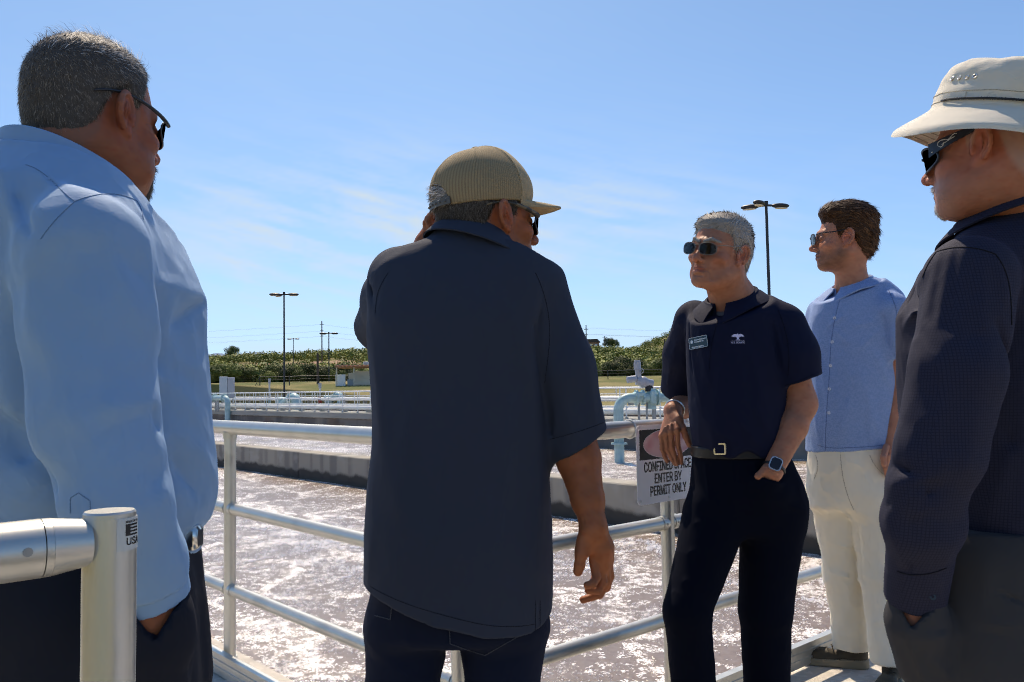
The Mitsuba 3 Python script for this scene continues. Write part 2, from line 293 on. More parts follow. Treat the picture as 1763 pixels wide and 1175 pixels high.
# ------------------------------------------------------------------ railings
PR = 0.0255
def joint_collar(parent, p, d, r=0.027, l=0.022): part(parent, 'collar', rod(p - d * l, p + d * l, r, 18), 'm_alu', 40)
def rail_run(key, o, d, posts, length, rails=((1.02, 0.029), (0.68, 0.0235), (0.345, 0.0235)), start=0.0, toe=None):
    for s in posts:
        p = o + d * s
        po = part(key, 'post', rod(p + EZ * 0.03, p + EZ * 0.995, 0.0245, 24), 'm_alu', 40)
        part(po, 'saddle', rod(p + EZ * 0.972, p + EZ * 1.0, 0.0275, 24, 0.029), 'm_alu', 40)
        part(po, 'base_plate', cat([box(p + EZ * 0.008, (0.10, 0.15, 0.012), PAX if abs(d @ E1) < .5 else PAX[[1, 0, 2]], 0.002), rod(p + EZ * 0.014, p + EZ * 0.07, 0.031, 20)]), 'm_alu', 40)
        for sx in (-1, 1):
            q = p + d * 0.055 * sx + EZ * 0.012
            part(po, 'bolt', rod(q, q + EZ * 0.02, 0.009, 6), 'm_galv')
    for z, r in rails:
        cuts = [start] + [s for s in posts if s > start] + ([length] if length > posts[-1] else [])
        if z > 0.9:
            part(key, 'top_rail', rod(o + d * start + EZ * z, o + d * length + EZ * z, r, 28), 'm_alu', 40)
        else:
            for s0, s1 in zip(cuts[:-1], cuts[1:]):
                rl = part(key, 'rail', rod(o + d * (s0 + 0.01) + EZ * z, o + d * (s1 - 0.01) + EZ * z, r, 24), 'm_alu', 40)
                for s, sg in ((s0, 1), (s1, -1)):
                    if s in posts:
                        p = o + d * (s + sg * 0.032) + EZ * z
                        part(rl, 'collar', rod(p - d * 0.012, p + d * 0.012, r + 0.0028, 20), 'm_alu', 40)
                        q = p - EZ * 0.0 + np.cross(d, EZ) * (r + 0.001)
                        part(rl, 'screw', rod(q, q + np.cross(d, EZ) * 0.004, 0.004, 8), 'm_alu_dark')
r1 = thing('railing', 'aluminium pipe railing running from the corner post to the left along the froth', 'railing')
rail_run(r1, AB(0, 0), E1, [0.0, 1.567, 3.14, 4.71], 6.2, start=0.0)
r2 = thing('railing', 'aluminium pipe railing to the right that carries the warning sign', 'railing')
rail_run(r2, AB(0, 0), E2, [0.94, 2.52, 4.1], 5.6, start=0.0)
def toe_board(o, d, nrm, s0, s1):                             # ribbed aluminium kick plate
    prof = [(0, 0.01), (0.006, 0.01), (0.006, 0.035), (0.010, 0.035), (0.010, 0.043), (0.006, 0.043), (0.006, 0.062), (0.010, 0.062), (0.010, 0.07), (0.006, 0.07), (0.006, 0.098), (0.02, 0.098), (0.02, 0.106), (-0.012, 0.106), (-0.012, 0.1), (0, 0.1)]
    m = poly(prof, s1 - s0); return mapped(m, o + d * s0, nrm, EZ, d)
part(r1, 'toe_board', toe_board(AB(0, -0.05), E1, -E2, -0.06, 6.2), 'm_alu', label='ribbed aluminium kick plate')
part(r2, 'toe_board', toe_board(AB(-0.05, 0), E2, -E1, -0.05, 5.6), 'm_alu', label='ribbed aluminium kick plate')

# the near railing at the left edge: fat post with a welded elbow and a pipe towards the camera
r3 = thing('railing', 'near aluminium end post and pipe at the lower left corner', 'railing')
np0 = at(189, 879, 0.80); nz = np0[2]; NR = 0.0238
pb = np.array([np0[0], np0[1], 0.0])
po = part(r3, 'post', rod(pb + EZ * 0.0, pb + EZ * (nz - 0.006), NR, 48), 'm_alu', 40)
part(po, 'cap', trimesh.util.concatenate([rod(pb + EZ * (nz - 0.006), pb + EZ * (nz - 0.002), NR - 0.0006, 48), rod(pb + EZ * (nz - 0.002), pb + EZ * nz, NR - 0.0006, 48, NR - 0.002)]), 'm_alu', 40)
nd = -E2; hz = nz - 0.0275
mouth = m3.Manifold.cylinder(0.066, 0.0245, 0.0215, 48) - m3.Manifold.cylinder(0.2, NR - 0.001, NR - 0.001, 48).rotate([90, 0, 0]).translate([0, 0.1, 0])
mm = mouth.to_mesh(); mouth = trimesh.Trimesh(mm.vert_properties[:, :3], mm.tri_verts, process=False)
ax, bx, dx = nd, np.cross(EZ, nd), EZ
cp = trimesh.Trimesh(np.array([[0, 0, 0]]) + 0, np.zeros((0, 3), int), process=False)
part(r3, 'elbow', rod(pb + EZ * hz + nd * 0.019, pb + EZ * hz + nd * 0.052, 0.0215, 48, 0.0262), 'm_alu', 40)
part(r3, 'elbow_sleeve', rod(pb + EZ * hz + nd * 0.0522, pb + EZ * hz + nd * 0.0585, 0.0262, 48), 'm_alu', 40)
tr = part(r3, 'top_rail', rod(pb + EZ * hz + nd * 0.0595, pb + EZ * hz + nd * 0.72, 0.0264, 48), 'm_alu', 40)
sd = np.cross(EZ, nd); 
for sgn in (1,):
    q = pb + EZ * (hz + 0.002) + nd * 0.074
    side = unit(np.cross(nd, EZ)); side = side if side @ (CAM - q) > 0 else -side
    part(tr, 'rivet', cat([rod(q + side * 0.0262, q + side * 0.0274, 0.004, 16), rod(q + side * 0.0262, q + side * 0.0278, 0.0018, 10)]), 'm_alu_dark', 40)
part(r3, 'rail', rod(pb + EZ * 0.66 + nd * 0.02, pb + EZ * 0.66 + nd * 0.72, 0.024, 32), 'm_alu', 40)
# maker's sticker on the post
def bent(mesh, ang0, z0, r=NR + 0.0004):                      # flat print wrapped round the post: x along the arc, y up, z outward
    v = np.array(mesh.vertices); t = ang0 + v[:, 0] / r; rr = r + v[:, 2]
    return trimesh.Trimesh(np.c_[pb[0] + rr * np.cos(t), pb[1] + rr * np.sin(t), z0 + v[:, 1]], mesh.faces, process=False)
def fine_rect(w, h, n=16, d=0.0002):
    xs = np.linspace(0, w, n + 1); return cat([trimesh.creation.box(bounds=[[xs[i], 0, 0], [xs[i + 1], h, d]]) for i in range(n)])
mat('m_sticker', (0.52, 0.53, 0.5), 0.4); mat('m_ink', (0.012, 0.012, 0.012), 0.5)
toc = math.atan2(-pb[1], -pb[0]); sa = toc + 0.25; sz = nz - 0.036
st = part(r3, 'sticker', bent(fine_rect(0.032, 0.030), sa, sz), 'm_sticker', label='small clear sticker printed with a flag and the letters USA')
ink = []
for txt, h, x, y in (('MADE IN THE', 0.0020, 0.0080, 0.0255), ('USA', 0.0066, 0.0085, 0.005)):
    t = meshkit.text_mesh(txt, h, 0.0001, bold=True); t.apply_translation([x, y, 0.0003]); ink.append(t)
ink.append(trimesh.creation.box(bounds=[[0.0082, 0.0135, 0.0003], [0.0134, 0.0243, 0.0004]]))
for k in range(4):
    b = fine_rect(0.0115, 0.0016, 8, 0.0001); b.apply_translation([0.0132, 0.0135 + k * 0.00305, 0.0003]); ink.append(b)
part(st, 'print', bent(cat(ink), sa, sz, NR + 0.0006), 'm_ink')

# ------------------------------------------------------------------ warning sign on the right railing
sg = thing('warning_sign', 'white and black confined space warning sign hung on the right railing', 'sign')
mat('m_sign', (0.72, 0.72, 0.74), 0.35); mat('m_signred', lambda p, n, uv: mix((0.62, 0.42, 0.42), (0.55, 0.25, 0.26), smoothstep(0.4, 0.7, fbm(p.x * 14, p.y * 14, p.z * 14))), 0.4)
so = AB(-0.045, 0.725, 0.765); sx, sn = E2, -E1                # lower left corner, along the rail, facing the walkway
SW, SH = 0.335, 0.268
def on_sign(m, x=0, y=0, z=0): m = m.copy(); m.apply_translation([x, y, z]); return mapped(m, so, sx, EZ, sn)
bd = rrect(SW, SH, 0.018)
for hx in (0.014, SW / 2, SW - 0.014):
    for hy in (0.014, SH - 0.014): bd = bd.difference(Point(hx, hy).buffer(0.0028))
part(sg, 'board', on_sign(ext(bd, 0.002)), 'm_sign')
pn = sbox(0.016, 0.150, SW - 0.016, SH - 0.016)
el = Point(0, 0).buffer(1, quad_segs=24)
ov = affinity.translate(affinity.scale(el, 0.132, 0.050), SW / 2, 0.201)
part(sg, 'black_panel', on_sign(ext(pn.difference(affinity.scale(ov, 1.0, 1.0)), 0.0006), 0, 0, 0.002), 'm_ink')
part(sg, 'faded_oval', on_sign(ext(affinity.scale(ov, 0.985, 0.96), 0.0006), 0, 0, 0.002), 'm_signred', label='faded pinkish red oval')
for i, s in enumerate(('CONFINED SPACE', 'ENTER BY', 'PERMIT ONLY')):
    t = meshkit.text_mesh(s, 0.032, 0.0005, bold=True); wv = (0.262, 0.152, 0.202)[i]
    t.apply_scale([wv / t.bounds[1][0], 1, 1]); t2 = t.copy(); t2.apply_translation([0.0011, 0.0003, 0.0001]); t = cat([t, t2]); part(sg, 'lettering', on_sign(t, SW / 2 - wv / 2 - 0.002, 0.109 - i * 0.0415, 0.002), 'm_ink')
for hx, hy in ((0.014, 0.014), (SW / 2, 0.014)):
    part(sg, 'screw', on_sign(trimesh.creation.cylinder(0.0045, 0.004, sections=12), hx, hy, 0.003), 'm_galv', 40)
part(sg, 'strap', cat([tube([AB(-0.0, 0.725 + x, 1.02) + 0.0315 * (math.cos(g) * E1 + math.sin(g) * EZ) for g in np.linspace(0, 2 * math.pi, 25)[:-1]], 0.003, 6, True) for x in (0.02, SW - 0.02)]), 'm_galv', 40)

# ------------------------------------------------------------------ far railings, pipes, valves
def far_railing(label, a0, a1, b, step, off, group):
    k = thing('far_railing', label, 'railing', group)
    pm = ply(rod((0, 0, 0), (0, 0, 1.1), 0.024, 8), 'm_whitepipe', 40)
    for a in np.arange(a0 + off, a1, step):
        q = part(k, 'post', pm, 'm_whitepipe', to=T().translate(AB(a, b).tolist()))
        part(q, 'foot', ply(box((0, 0, 0.03), (0.12, 0.12, 0.05)), 'm_alu_dark') if a == a0 + off else dict(scene[k + '__post__foot']), 'm_alu_dark', to=T().translate(AB(a, b).tolist()))
    for z in (1.08, 0.72, 0.38): part(k, 'rail', rod(AB(a0, b, z), AB(a1, b, z), 0.028, 10), 'm_whitepipe', 40)
far_railing('long white pipe railing on the near edge of the far basin wall', 4, 72, 21.2, 1.5, 0.2, None)
far_railing('white pipe railing on the back edge of the far walkway', 4, 72, 22.7, 1.6, 0.9, None)
far_railing('most distant white pipe railing, on the wall in front of the grass', 4, 96, 33.0, 2.2, 0.4, None)
hp = thing('header_pipe', 'fat white air pipe lying along the far basin wall', 'pipe')
part(hp, 'pipe_run', rod(AB(3, 21.55, 0.24), AB(71, 21.55, 0.24), 0.12, 16), 'm_whitepipe', 40)
for a in np.arange(4, 71, 2.4): part(hp, 'support', box(AB(a, 21.55, 0.06), (0.12, 0.3, 0.12), PAX), 'm_alu_dark')
hp = thing('header_pipe', 'fat pale pipe lying along the most distant basin wall', 'pipe')
part(hp, 'pipe_run', rod(AB(3, 33.5, 0.45), AB(98, 33.5, 0.45), 0.16, 16), 'm_whitepipe', 40)
for a in np.arange(4, 98, 3): part(hp, 'support', box(AB(a, 33.5, 0.16), (0.15, 0.3, 0.32), PAX), 'm_alu_dark')

def flange(key, p, d, r=0.235): 
    f = part(key, 'flange', rod(p - np.asarray(d) * 0.025, p + np.asarray(d) * 0.025, r, 24), 'm_teal', 40)
def gl(px, py, z):                                            # point at height z seen at this pixel
    d = at(px, py, 1) - CAM; return CAM + d * (z - EYE) / d[2]
# right teal pipe with its motor actuated valve, crossing over the far basin edge
tp = thing('teal_pipe', 'teal pipe with an elbow down into the far basin, at right of centre', 'pipe')
pe = np.array([3.05, 24.5, 0.80]); dd = unit([0.985, 0.17, 0.0]); R = 0.145
arc = [pe + dd * 0.36 + (-dd * 0.36 * math.sin(g) + EZ * 0.36 * (math.cos(g) - 1)) for g in np.linspace(0, math.pi / 2, 8)]
part(tp, 'pipe_run', tube([pe + dd * 7, pe + dd * 0.5, *arc, arc[-1] - EZ * 0.6, arc[-1] - EZ * 1.6], R, 20), 'm_teal', 40)
for s in (0.55, 0.75, 1.05, 1.2): flange(tp, pe + dd * s, dd)
flange(tp, arc[-1] - EZ * 0.75, EZ); flange(tp, arc[-1] - EZ * 0.95, EZ)
vb = part(tp, 'valve_body', cat([rod(pe + dd * 1.02 - EZ * 0.34, pe + dd * 1.02 + EZ * 0.27, 0.13, 16), box(pe + dd * 1.02, (0.2, 0.42, 0.42), np.array([dd, np.cross(EZ, dd), EZ]), 0.04)]), 'm_teal', 40)
for s, r in ((0.62, 0.035), (0.86, 0.03), (1.08, 0.06), (1.75, 0.03)):
    part(tp, 'support_leg', rod(pe + dd * s - EZ * 1.0, pe + dd * s - EZ * 0.15, r, 10), 'm_alu_dark', 40)
part(tp, 'clamp_plate', box(pe + dd * 0.62 + EZ * 0.1, (0.28, 0.36, 0.14), np.array([dd, np.cross(EZ, dd), EZ]), 0.03), 'm_teal')
va = thing('valve_actuator', 'tall grey electric valve actuator on top of the teal pipe', 'actuator')
vo = pe + dd * 0.95 + EZ * 0.2
part(va, 'gearbox', cat([trimesh.creation.icosphere(2, 0.17).apply_translation(vo + EZ * 0.26 - dd * 0.18), rod(vo + EZ * 0.02, vo + EZ * 0.22, 0.09, 14), rod(vo + EZ * 0.30 - dd * 0.38, vo + EZ * 0.2 + dd * 0.1, 0.13, 16)]), 'm_gray', 50)
part(va, 'motor', cat([rod(vo + EZ * 0.32 - dd * 0.30, vo + EZ * 0.62 - dd * 0.34, 0.085, 16), rod(vo + EZ * 0.62 - dd * 0.34, vo + EZ * 0.84 - dd * 0.345, 0.105, 16), rod(vo + EZ * 0.84 - dd * 0.345, vo + EZ * 0.9 - dd * 0.345, 0.09, 16)]), 'm_gray', 40)
part(va, 'terminal_box', rod(vo + EZ * 0.36 - dd * 0.38, vo + EZ * 0.33 - dd * 0.66, 0.10, 16), 'm_gray', 40)
part(va, 'mount', rod(vo - EZ * 0.02, vo + EZ * 0.16, 0.12, 12), 'm_black', 40)
part(va, 'handwheel', cat([tube([vo + EZ * (0.58 + 0.07 * math.sin(g)) + np.array([0, -0.12, 0]) - dd * (0.25 + 0.07 * math.cos(g)) for g in np.linspace(0, 6.28, 17)[:-1]], 0.012, 6, True), rod(vo + EZ * 0.58 - dd * 0.25, vo + EZ * 0.58 - dd * 0.25 - np.array([0, 0.12, 0]), 0.02, 8)]), 'm_gray', 40)
tg = thing('flow_meter', 'small flow transmitter with a yellow tag on the teal pipe', 'meter')
fo = pe + dd * 2.05 + EZ * 0.17
part(tg, 'bracket', rod(fo, fo + EZ * 0.28, 0.035, 8), 'm_galv', 40); part(tg, 'yellow_cap', box(fo + EZ * 0.4 - dd * 0.03, (0.16, 0.12, 0.14), None, 0.03), 'm_yellow')
part(tg, 'housing', cat([rod(fo + dd * 0.25, fo + dd * 0.25 + EZ * 0.08, 0.16, 14), rod(fo + dd * 0.18 + EZ * 0.08, fo + dd * 0.18 + EZ * 0.18, 0.07, 12)]), 'm_alu_dark', 40)
part(tg, 'cable', cat([tube(spline([fo + EZ * 0.42, fo + dd * 0.3 + EZ * 0.46, fo + dd * 0.5 + EZ * 0.3, fo + dd * 0.42 + EZ * 0.1], 16), 0.014, 6), tube(spline([fo + dd * 0.1 + EZ * 0.05 - np.array([0, 0.1, 0]), fo + dd * 0.1 - EZ * 0.25 - np.array([0, 0.19, 0]), fo + dd * 0.2 - EZ * 0.5 - np.array([0, 0.15, 0])], 12), 0.016, 6)]), 'm_black', 40)
# left teal pipe
tp = thing('teal_pipe', 'teal pipe bending down the far basin wall at the left, beside the grey cabinet', 'pipe')
pl = AB(50.7, 20.68, 0.78); dl = E1
arc = [pl + dl * 0.40 + (-dl * 0.40 * math.sin(g) + EZ * 0.40 * (math.cos(g) - 1)) for g in np.linspace(0, math.pi / 2, 8)]
part(tp, 'pipe_run', tube([pl + dl * 7, pl + dl * 0.5, *arc, arc[-1] - EZ * 0.5, arc[-1] - EZ * 1.15, arc[-1] - EZ * 1.4 - dl * 0.12, arc[-1] - EZ * 1.5 - dl * 0.4, arc[-1] - EZ * 1.5 - dl * 0.95], 0.17, 18), 'm_teal', 40)
for s in (0.5, 2.1): flange(tp, pl + dl * s, dl, 0.26)
flange(tp, arc[-1] - EZ * 1.5 - dl * 0.62, dl, 0.22)
for s in (1.5, 1.9): part(tp, 'support_leg', rod(pl + dl * s - EZ * 0.9, pl + dl * s, 0.06, 8), 'm_alu_dark')
cb = thing('electrical_cabinet', 'pale grey double electrical cabinet standing on the far walkway at the left', 'cabinet')
co = AB(54.7, 22.35, 0.78); cax = np.array([unit([0.97, 0.25, 0]), unit([-0.25, 0.97, 0]), EZ])
part(cb, 'body', box(co + EZ * 0.7 - cax[0] * 0.26, (0.52, 0.42, 1.5), cax, 0.03), 'm_cabinet'); part(cb, 'side_box', box(co + EZ * 0.68 + cax[0] * 0.24, (0.46, 0.36, 1.45), cax, 0.03), 'm_gray')
for s in (-0.35, 0.35): part(cb, 'stand_leg', box(co - EZ * 0.4 - cax[0] * s, (0.08, 0.08, 0.76), cax), 'm_alu_dark')
def small_valve(px, b, label, color, h, z0=0.24):
    # stands on the header pipe where the ray of px meets the line b
    d = at(px, 690, 1) - CAM; s = ((KC - CAM)[:2] @ E2[:2] + b) / (d[:2] @ E2[:2]); p = CAM + d * s; p[2] = z0
    k = thing('valve', label, 'valve'); 
    part(k, 'body', cat([rod(p, p + EZ * 0.45, 0.14, 12), box(p + EZ * 0.35, (0.42, 0.3, 0.3), None, 0.05)]), color, 40)
    part(k, 'stem', rod(p + EZ * 0.45, p + EZ * h, 0.075, 10), 'm_galv', 40)
    part(k, 'head', rod(p + EZ * (h - 0.45), p + EZ * h, 0.13, 12), 'm_gray', 40)
    part(k, 'handwheel', tube([p + EZ * 0.8 + np.array([0.2 * math.cos(g), -0.12, 0.2 * math.sin(g)]) for g in np.linspace(0, 6.28, 15)[:-1]], 0.02, 6, True), 'm_black')
small_valve(464, 33.4, 'valve with a tall pale stem behind the far railing, left of a lamp post', 'm_teal', 2.25, 0.1)
small_valve(551, 33.4, 'valve with a red body and white stem behind the far railing', 'm_red', 1.7, 0.1)
small_valve(395, 33.4, 'small dark valve behind the far railing next to the grey cabinet', 'm_alu_dark', 1.0, 0.1)
def blower(px, b, lab, w):
    d = at(px, 690, 1) - CAM; s = ((KC - CAM)[:2] @ E2[:2] + b) / (d[:2] @ E2[:2]); p = CAM + d * s; p[2] = 0.2
    k = thing('pipe_elbow', lab, 'pipe')
    g = [p + E1 * (0.9 * w) + EZ * 0.55, p + E1 * 0.35 + EZ * 0.55, p + E1 * 0.15 + EZ * 0.5, p + EZ * 0.3, p - EZ * 0.5]
    part(k, 'bend', tube(spline(g, 18), 0.30, 16), 'm_teal', 40); flange(k, p + E1 * 0.5 + EZ * 0.55, E1, 0.38); flange(k, p - EZ * 0.1, EZ, 0.38)
blower(510, 24.2, 'pale teal pipe elbow seen through the far railing right of the nearest lamp post', 2.4)
blower(586, 33.7, 'pale teal pipe elbow in front of the beige building', 2.4)

# ------------------------------------------------------------------ lamp posts and utility poles
def lamp(px, py_top, dist, height, az, label):
    top = at(px, py_top, dist); base = np.array([top[0], top[1], top[2] - height])
    k = thing('lamp_post', label, 'lamp post')
    part(k, 'pole', rod(base, top, 0.075, 14, 0.06), 'm_pole', 40); part(k, 'cap', rod(top - EZ * 0.12, top + EZ * 0.08, 0.085, 12), 'm_pole', 40)
    for g in az:
        d = np.array([math.cos(math.radians(g)), math.sin(math.radians(g)), 0]); s = np.array([-d[1], d[0], 0])
        o = top - EZ * 0.10
        h = part(k, 'lamp_head', cat([rod(o, o + d * 0.32, 0.05, 10)] + [mapped(trimesh.creation.icosphere(3), o + d * 0.68 + EZ * 0.0, d * 0.42, s * 0.21, EZ * 0.11)]), 'm_pole', 50)
        sc = mapped(trimesh.creation.cylinder(1, 0.02, sections=24), o + d * 0.72 - EZ * 0.105, d * 0.30, s * 0.155, EZ); part(h, 'lens', sc, 'm_lens', 40)
lamp(1319, 350, 37.0, 9.3, (12, 155, 228), 'black three-headed lamp post behind the grey haired man')
lamp(489, 505, 64.0, 9.4, (8, 140, 190), 'tallest black lamp post at the left, in front of the bushes')
lamp(566, 573, 100.0, 9.0, (8, 160, 190), 'black lamp post left of the beige building')
lamp(505, 583, 150.0, 7.6, (0, 180), 'small distant lamp post on the hill, right of the tallest lamp post')
def pole(px, py_top, py_base, dist, label, arms=((0.6, 1.2),), r=0.11):
    top, base = at(px, py_top, dist), at(px, py_base, dist); base[:2] = top[:2]
    k = thing('utility_pole', label, 'utility pole'); part(k, 'pole', rod(base - EZ * 2, top, r, 8, r * 0.7), 'm_wood', 40)
    for dz, wd in arms: part(k, 'crossarm', box(top - EZ * dz, (wd, 0.1, 0.12)), 'm_wood')
    return top
t0 = pole(554, 553, 618, 190, 'tall utility pole on the left hill between the lamp posts', ((0.8, 0.9), (2.2, 0.7), (3.4, 0.7)), 0.16)
pole(547, 608, 690, 90, 'dark pole without wires in front of the bushes at the left', ((0.3, 0.3),), 0.16)
t1 = pole(1009, 560, 606, 190, 'utility pole beside the house on the hill, right of the man in the cap', ((1.0, 1.0), (2.2, 0.7)), 0.14)
t2 = pole(1041, 579, 606, 230, 'short utility pole among the trees on the hill', ((0.3, 1.2),), 0.14)
t3 = pole(1144, 584, 602, 260, 'utility pole on the right hillside', ((0.3, 0.6),), 0.22)
t4 = pole(1152, 594, 618, 230, 'lowest utility pole on the right hillside, nearest the dark polo shirt', ((0.3, 0.9),), 0.16)
k = thing('power_line', 'thin power lines strung between the utility poles on the hill', 'power line')
for off in (0.8, 2.3, 3.5):
    p, q = t0 - EZ * off + np.array([-160, 40, 3]), t0 - EZ * off; 
    part(k, 'wire', tube([p + (q - p) * s - EZ * 2 * 4 * s * (1 - s) for s in np.linspace(0, 1, 14)], 0.013, 4), 'm_wood')
    p, q = t0 - EZ * off, t1 - EZ * min(off, 2.3) * 0.9
    part(k, 'wire', tube([p + (q - p) * s - EZ * 2 * 4 * s * (1 - s) for s in np.linspace(0, 1, 14)], 0.013, 4), 'm_wood')
    p, q = t1 - EZ * min(off, 2.3) * 0.9, t1 + np.array([120, 30, 3 - off])
    part(k, 'wire', tube([p + (q - p) * s - EZ * 2 * 4 * s * (1 - s) for s in np.linspace(0, 1, 14)], 0.013, 4), 'm_wood')

# ------------------------------------------------------------------ beige building, hill house, fence
mat('m_beige', lambda p, n, uv: mix((0.66, 0.60, 0.47), (0.54, 0.49, 0.38), fbm(p.x * 0.8, p.y * 0.8, p.z * 2.0)), 0.9); mat('m_whitewall', (0.86, 0.85, 0.80), 0.8); mat('m_brownroof', (0.42, 0.25, 0.16), 0.9); mat('m_door', (0.30, 0.34, 0.36), 0.6)
bo = at(587, 664, 84.0); bx_, by_ = unit([1, 0.06, 0]), unit([-0.06, 1, 0]); bax = np.array([bx_, by_, EZ]); gz = 1.15
def bp(x, y, z): return np.array([bo[0], bo[1], gz]) + x * bx_ + y * by_ + EZ * z
bl = thing('building', 'low beige utility building with a brown pergola roof in front of the hill', 'building')
part(bl, 'wall', box(bp(4.0, 1.5, 0.75), (5.2, 3.2, 2.3), bax), 'm_beige'); part(bl, 'front_wall', box(bp(1.7, 0.1, 0.72), (1.9, 0.3, 2.0), bax), 'm_beige')
part(bl, 'white_wall', box(bp(0.0, -0.3, 0.62), (0.95, 0.25, 1.9), bax), 'm_whitewall', label='free-standing white screen wall')
part(bl, 'door', box(bp(0.95, -0.1, 0.4), (0.6, 0.12, 1.35), bax), 'm_door'); wn = part(bl, 'window', box(bp(2.25, -0.072, 1.0), (0.34, 0.05, 0.36), bax), 'm_black'); 
part(bl, 'roof', cat([box(bp(3.2, 1.2, 2.30), (7.2, 4.2, 0.14), bax)] ), 'm_brownroof')
for x in np.arange(-0.3, 6.6, 0.42): part(bl, 'roof_slat', box(bp(x, 1.0, 2.42), (0.16, 5.0, 0.12), bax), 'm_brownroof')
for x in (-0.3, 1.4): part(bl, 'roof_post', box(bp(x, -0.85, 0.7), (0.12, 0.12, 3.1), bax), 'm_beige')
ac = thing('roof_unit', 'small white air conditioning unit on the roof of the beige building', 'air conditioner'); part(ac, 'casing', box(bp(2.6, -0.9, 2.62), (0.5, 0.4, 0.30), bax, 0.03), 'm_whitewall'); part(ac, 'grille', box(bp(2.6, -1.105, 2.62), (0.36, 0.02, 0.2), bax), 'm_gray')
hh = at(1015, 594, 255.0); hb = np.array([hh[0], hh[1], hh[2] - 1.0])
ho = thing('house', 'small reddish house on the hilltop beside the utility pole', 'house')
part(ho, 'wall', box(hb + EZ * 0.4, (5.4, 4, 2.4)), 'm_brownroof'); rf = part(ho, 'roof', mapped(poly([(-3.2, 0), (3.2, 0), (2.2, 1.0), (-2.0, 1.0)], 4.6), hb + np.array([0, 2.3, 1.6]), np.array([1, 0, 0]), EZ, np.array([0, -1, 0])), 'm_wood')
for x in (-1.6, 0.1, 1.7): part(ho, 'window', box(hb + np.array([x, -2.02, 0.6]), (0.8, 0.1, 0.9)), 'm_whitewall')
fk = thing('wire_fence', 'low dark wire fence along the grass in front of the bushes', 'fence')
fp = [np.array([x, 88 + 0.05 * x, 0]) for x in np.arange(-38, 26, 3.0)]
for p in fp: p[2] = float(hill_z(p[0], p[1]))
pm = ply(rod((0, 0, -0.2), (0, 0, 0.95), 0.05, 6), 'm_pole')
for p in fp: part(fk, 'post', pm, 'm_pole', to=T().translate(p.tolist()))
for z in (0.9, 0.6, 0.3): part(fk, 'wire', tube([p + EZ * z for p in fp], 0.035 if z > .8 else 0.012, 5), 'm_pole')

# ------------------------------------------------------------------ trees and shrubs
def leaf_cloud(rng, centres, radii, n, size, cols):
    """n small leaf faces spread through blobs, shell-weighted; one colour per clump and face"""
    w = radii.prod(1) ** (2 / 3); k = rng.choice(len(centres), n, p=w / w.sum())
    d = rng.normal(size=(n, 3)); d /= np.linalg.norm(d, axis=1, keepdims=True)
    p = centres[k] + d * radii[k] * (rng.random((n, 1)) ** 0.35)
    nrm_ = rng.normal(size=(n, 3)); nq = d + nrm_ * 0.7 + [0, 0, 0.3]; nq /= np.linalg.norm(nq, axis=1, keepdims=True)
    a = np.cross(nq, rng.normal(size=(n, 3))); a /= np.linalg.norm(a, axis=1, keepdims=True); b = np.cross(nq, a)
    s = size * (0.6 + 0.8 * rng.random((n, 1)))
    v = np.stack([p - a * s - b * s * .6, p + a * s - b * s * .6, p + a * s * .7 + b * s, p - a * s * .7 + b * s], 1)
    c = cols[rng.integers(0, len(cols), len(centres))][k] * (0.84 + 0.32 * rng.random((n, 1)))
    i = np.arange(n) * 4
    gn = np.cross(b, a); sn = d * [1, 1, 0.8] + [0, 0, 0.35] + 0.35 * nrm_; sn /= np.linalg.norm(sn, axis=1, keepdims=True)
    fl = np.einsum('ij,ij->i', np.cross(v[:, 1] - v[:, 0], v[:, 2] - v[:, 0]), sn) < 0; v[fl] = v[fl][:, ::-1]
    return v.reshape(-1, 3), np.vstack([np.c_[i, i + 1, i + 2], np.c_[i, i + 2, i + 3]]), np.repeat(c, 4, 0), np.repeat(sn, 4, 0)
def leaf_ply(v, f, c, n): return {'type': 'ply', 'filename': meshkit.write_ply(trimesh.Trimesh(v, f, process=False), True, None, c, normals=n), 'face_normals': False, 'bsdf': {'type': 'ref', 'id': 'm_leaf'}}
scene['m_leaf'] = {'type': 'twosided', 'bsdf': {'type': 'principled', 'base_color': {'type': 'mesh_attribute', 'name': 'vertex_color'}, 'roughness': 0.7, 'specular': 0.25}}
GREENS = np.array([(0.075, 0.095, 0.018), (0.10, 0.125, 0.025), (0.055, 0.075, 0.018), (0.13, 0.145, 0.035), (0.065, 0.085, 0.025)])
tree_models = []
for seed in range(5):
    rng = np.random.default_rng(seed + 40); nb = 20
    g = rng.random(nb) * 6.283; r = np.sqrt(rng.random(nb)); z = 0.22 + 0.70 * rng.random(nb) * (1 - 0.45 * r)
    ce = np.c_[0.62 * r * np.cos(g), 0.62 * r * np.sin(g), z]; ra = np.c_[[0.17 + 0.15 * rng.random(nb)] * 3].T * [1.1, 1.1, 0.8]
    v, f, c, sn = leaf_cloud(rng, ce, ra, 8000, 0.017, GREENS * (0.6, 1.25, 0.85, 1.5, 0.7)[seed])
    tk = [rod((0, 0, -0.1), (0.02, 0, 0.4), 0.045, 7, 0.03)] + [rod((0.0, 0, 0.15 + 0.05 * q), (0.45 * math.cos(q * 1.9), 0.45 * math.sin(q * 1.9), 0.5 + 0.05 * q), 0.022, 6, 0.01) for q in range(5)]
    tree_models.append((leaf_ply(v, f, c, sn), ply(cat(tk), 'm_wood', 40)))
rng = np.random.default_rng(7)
tree_spots = []
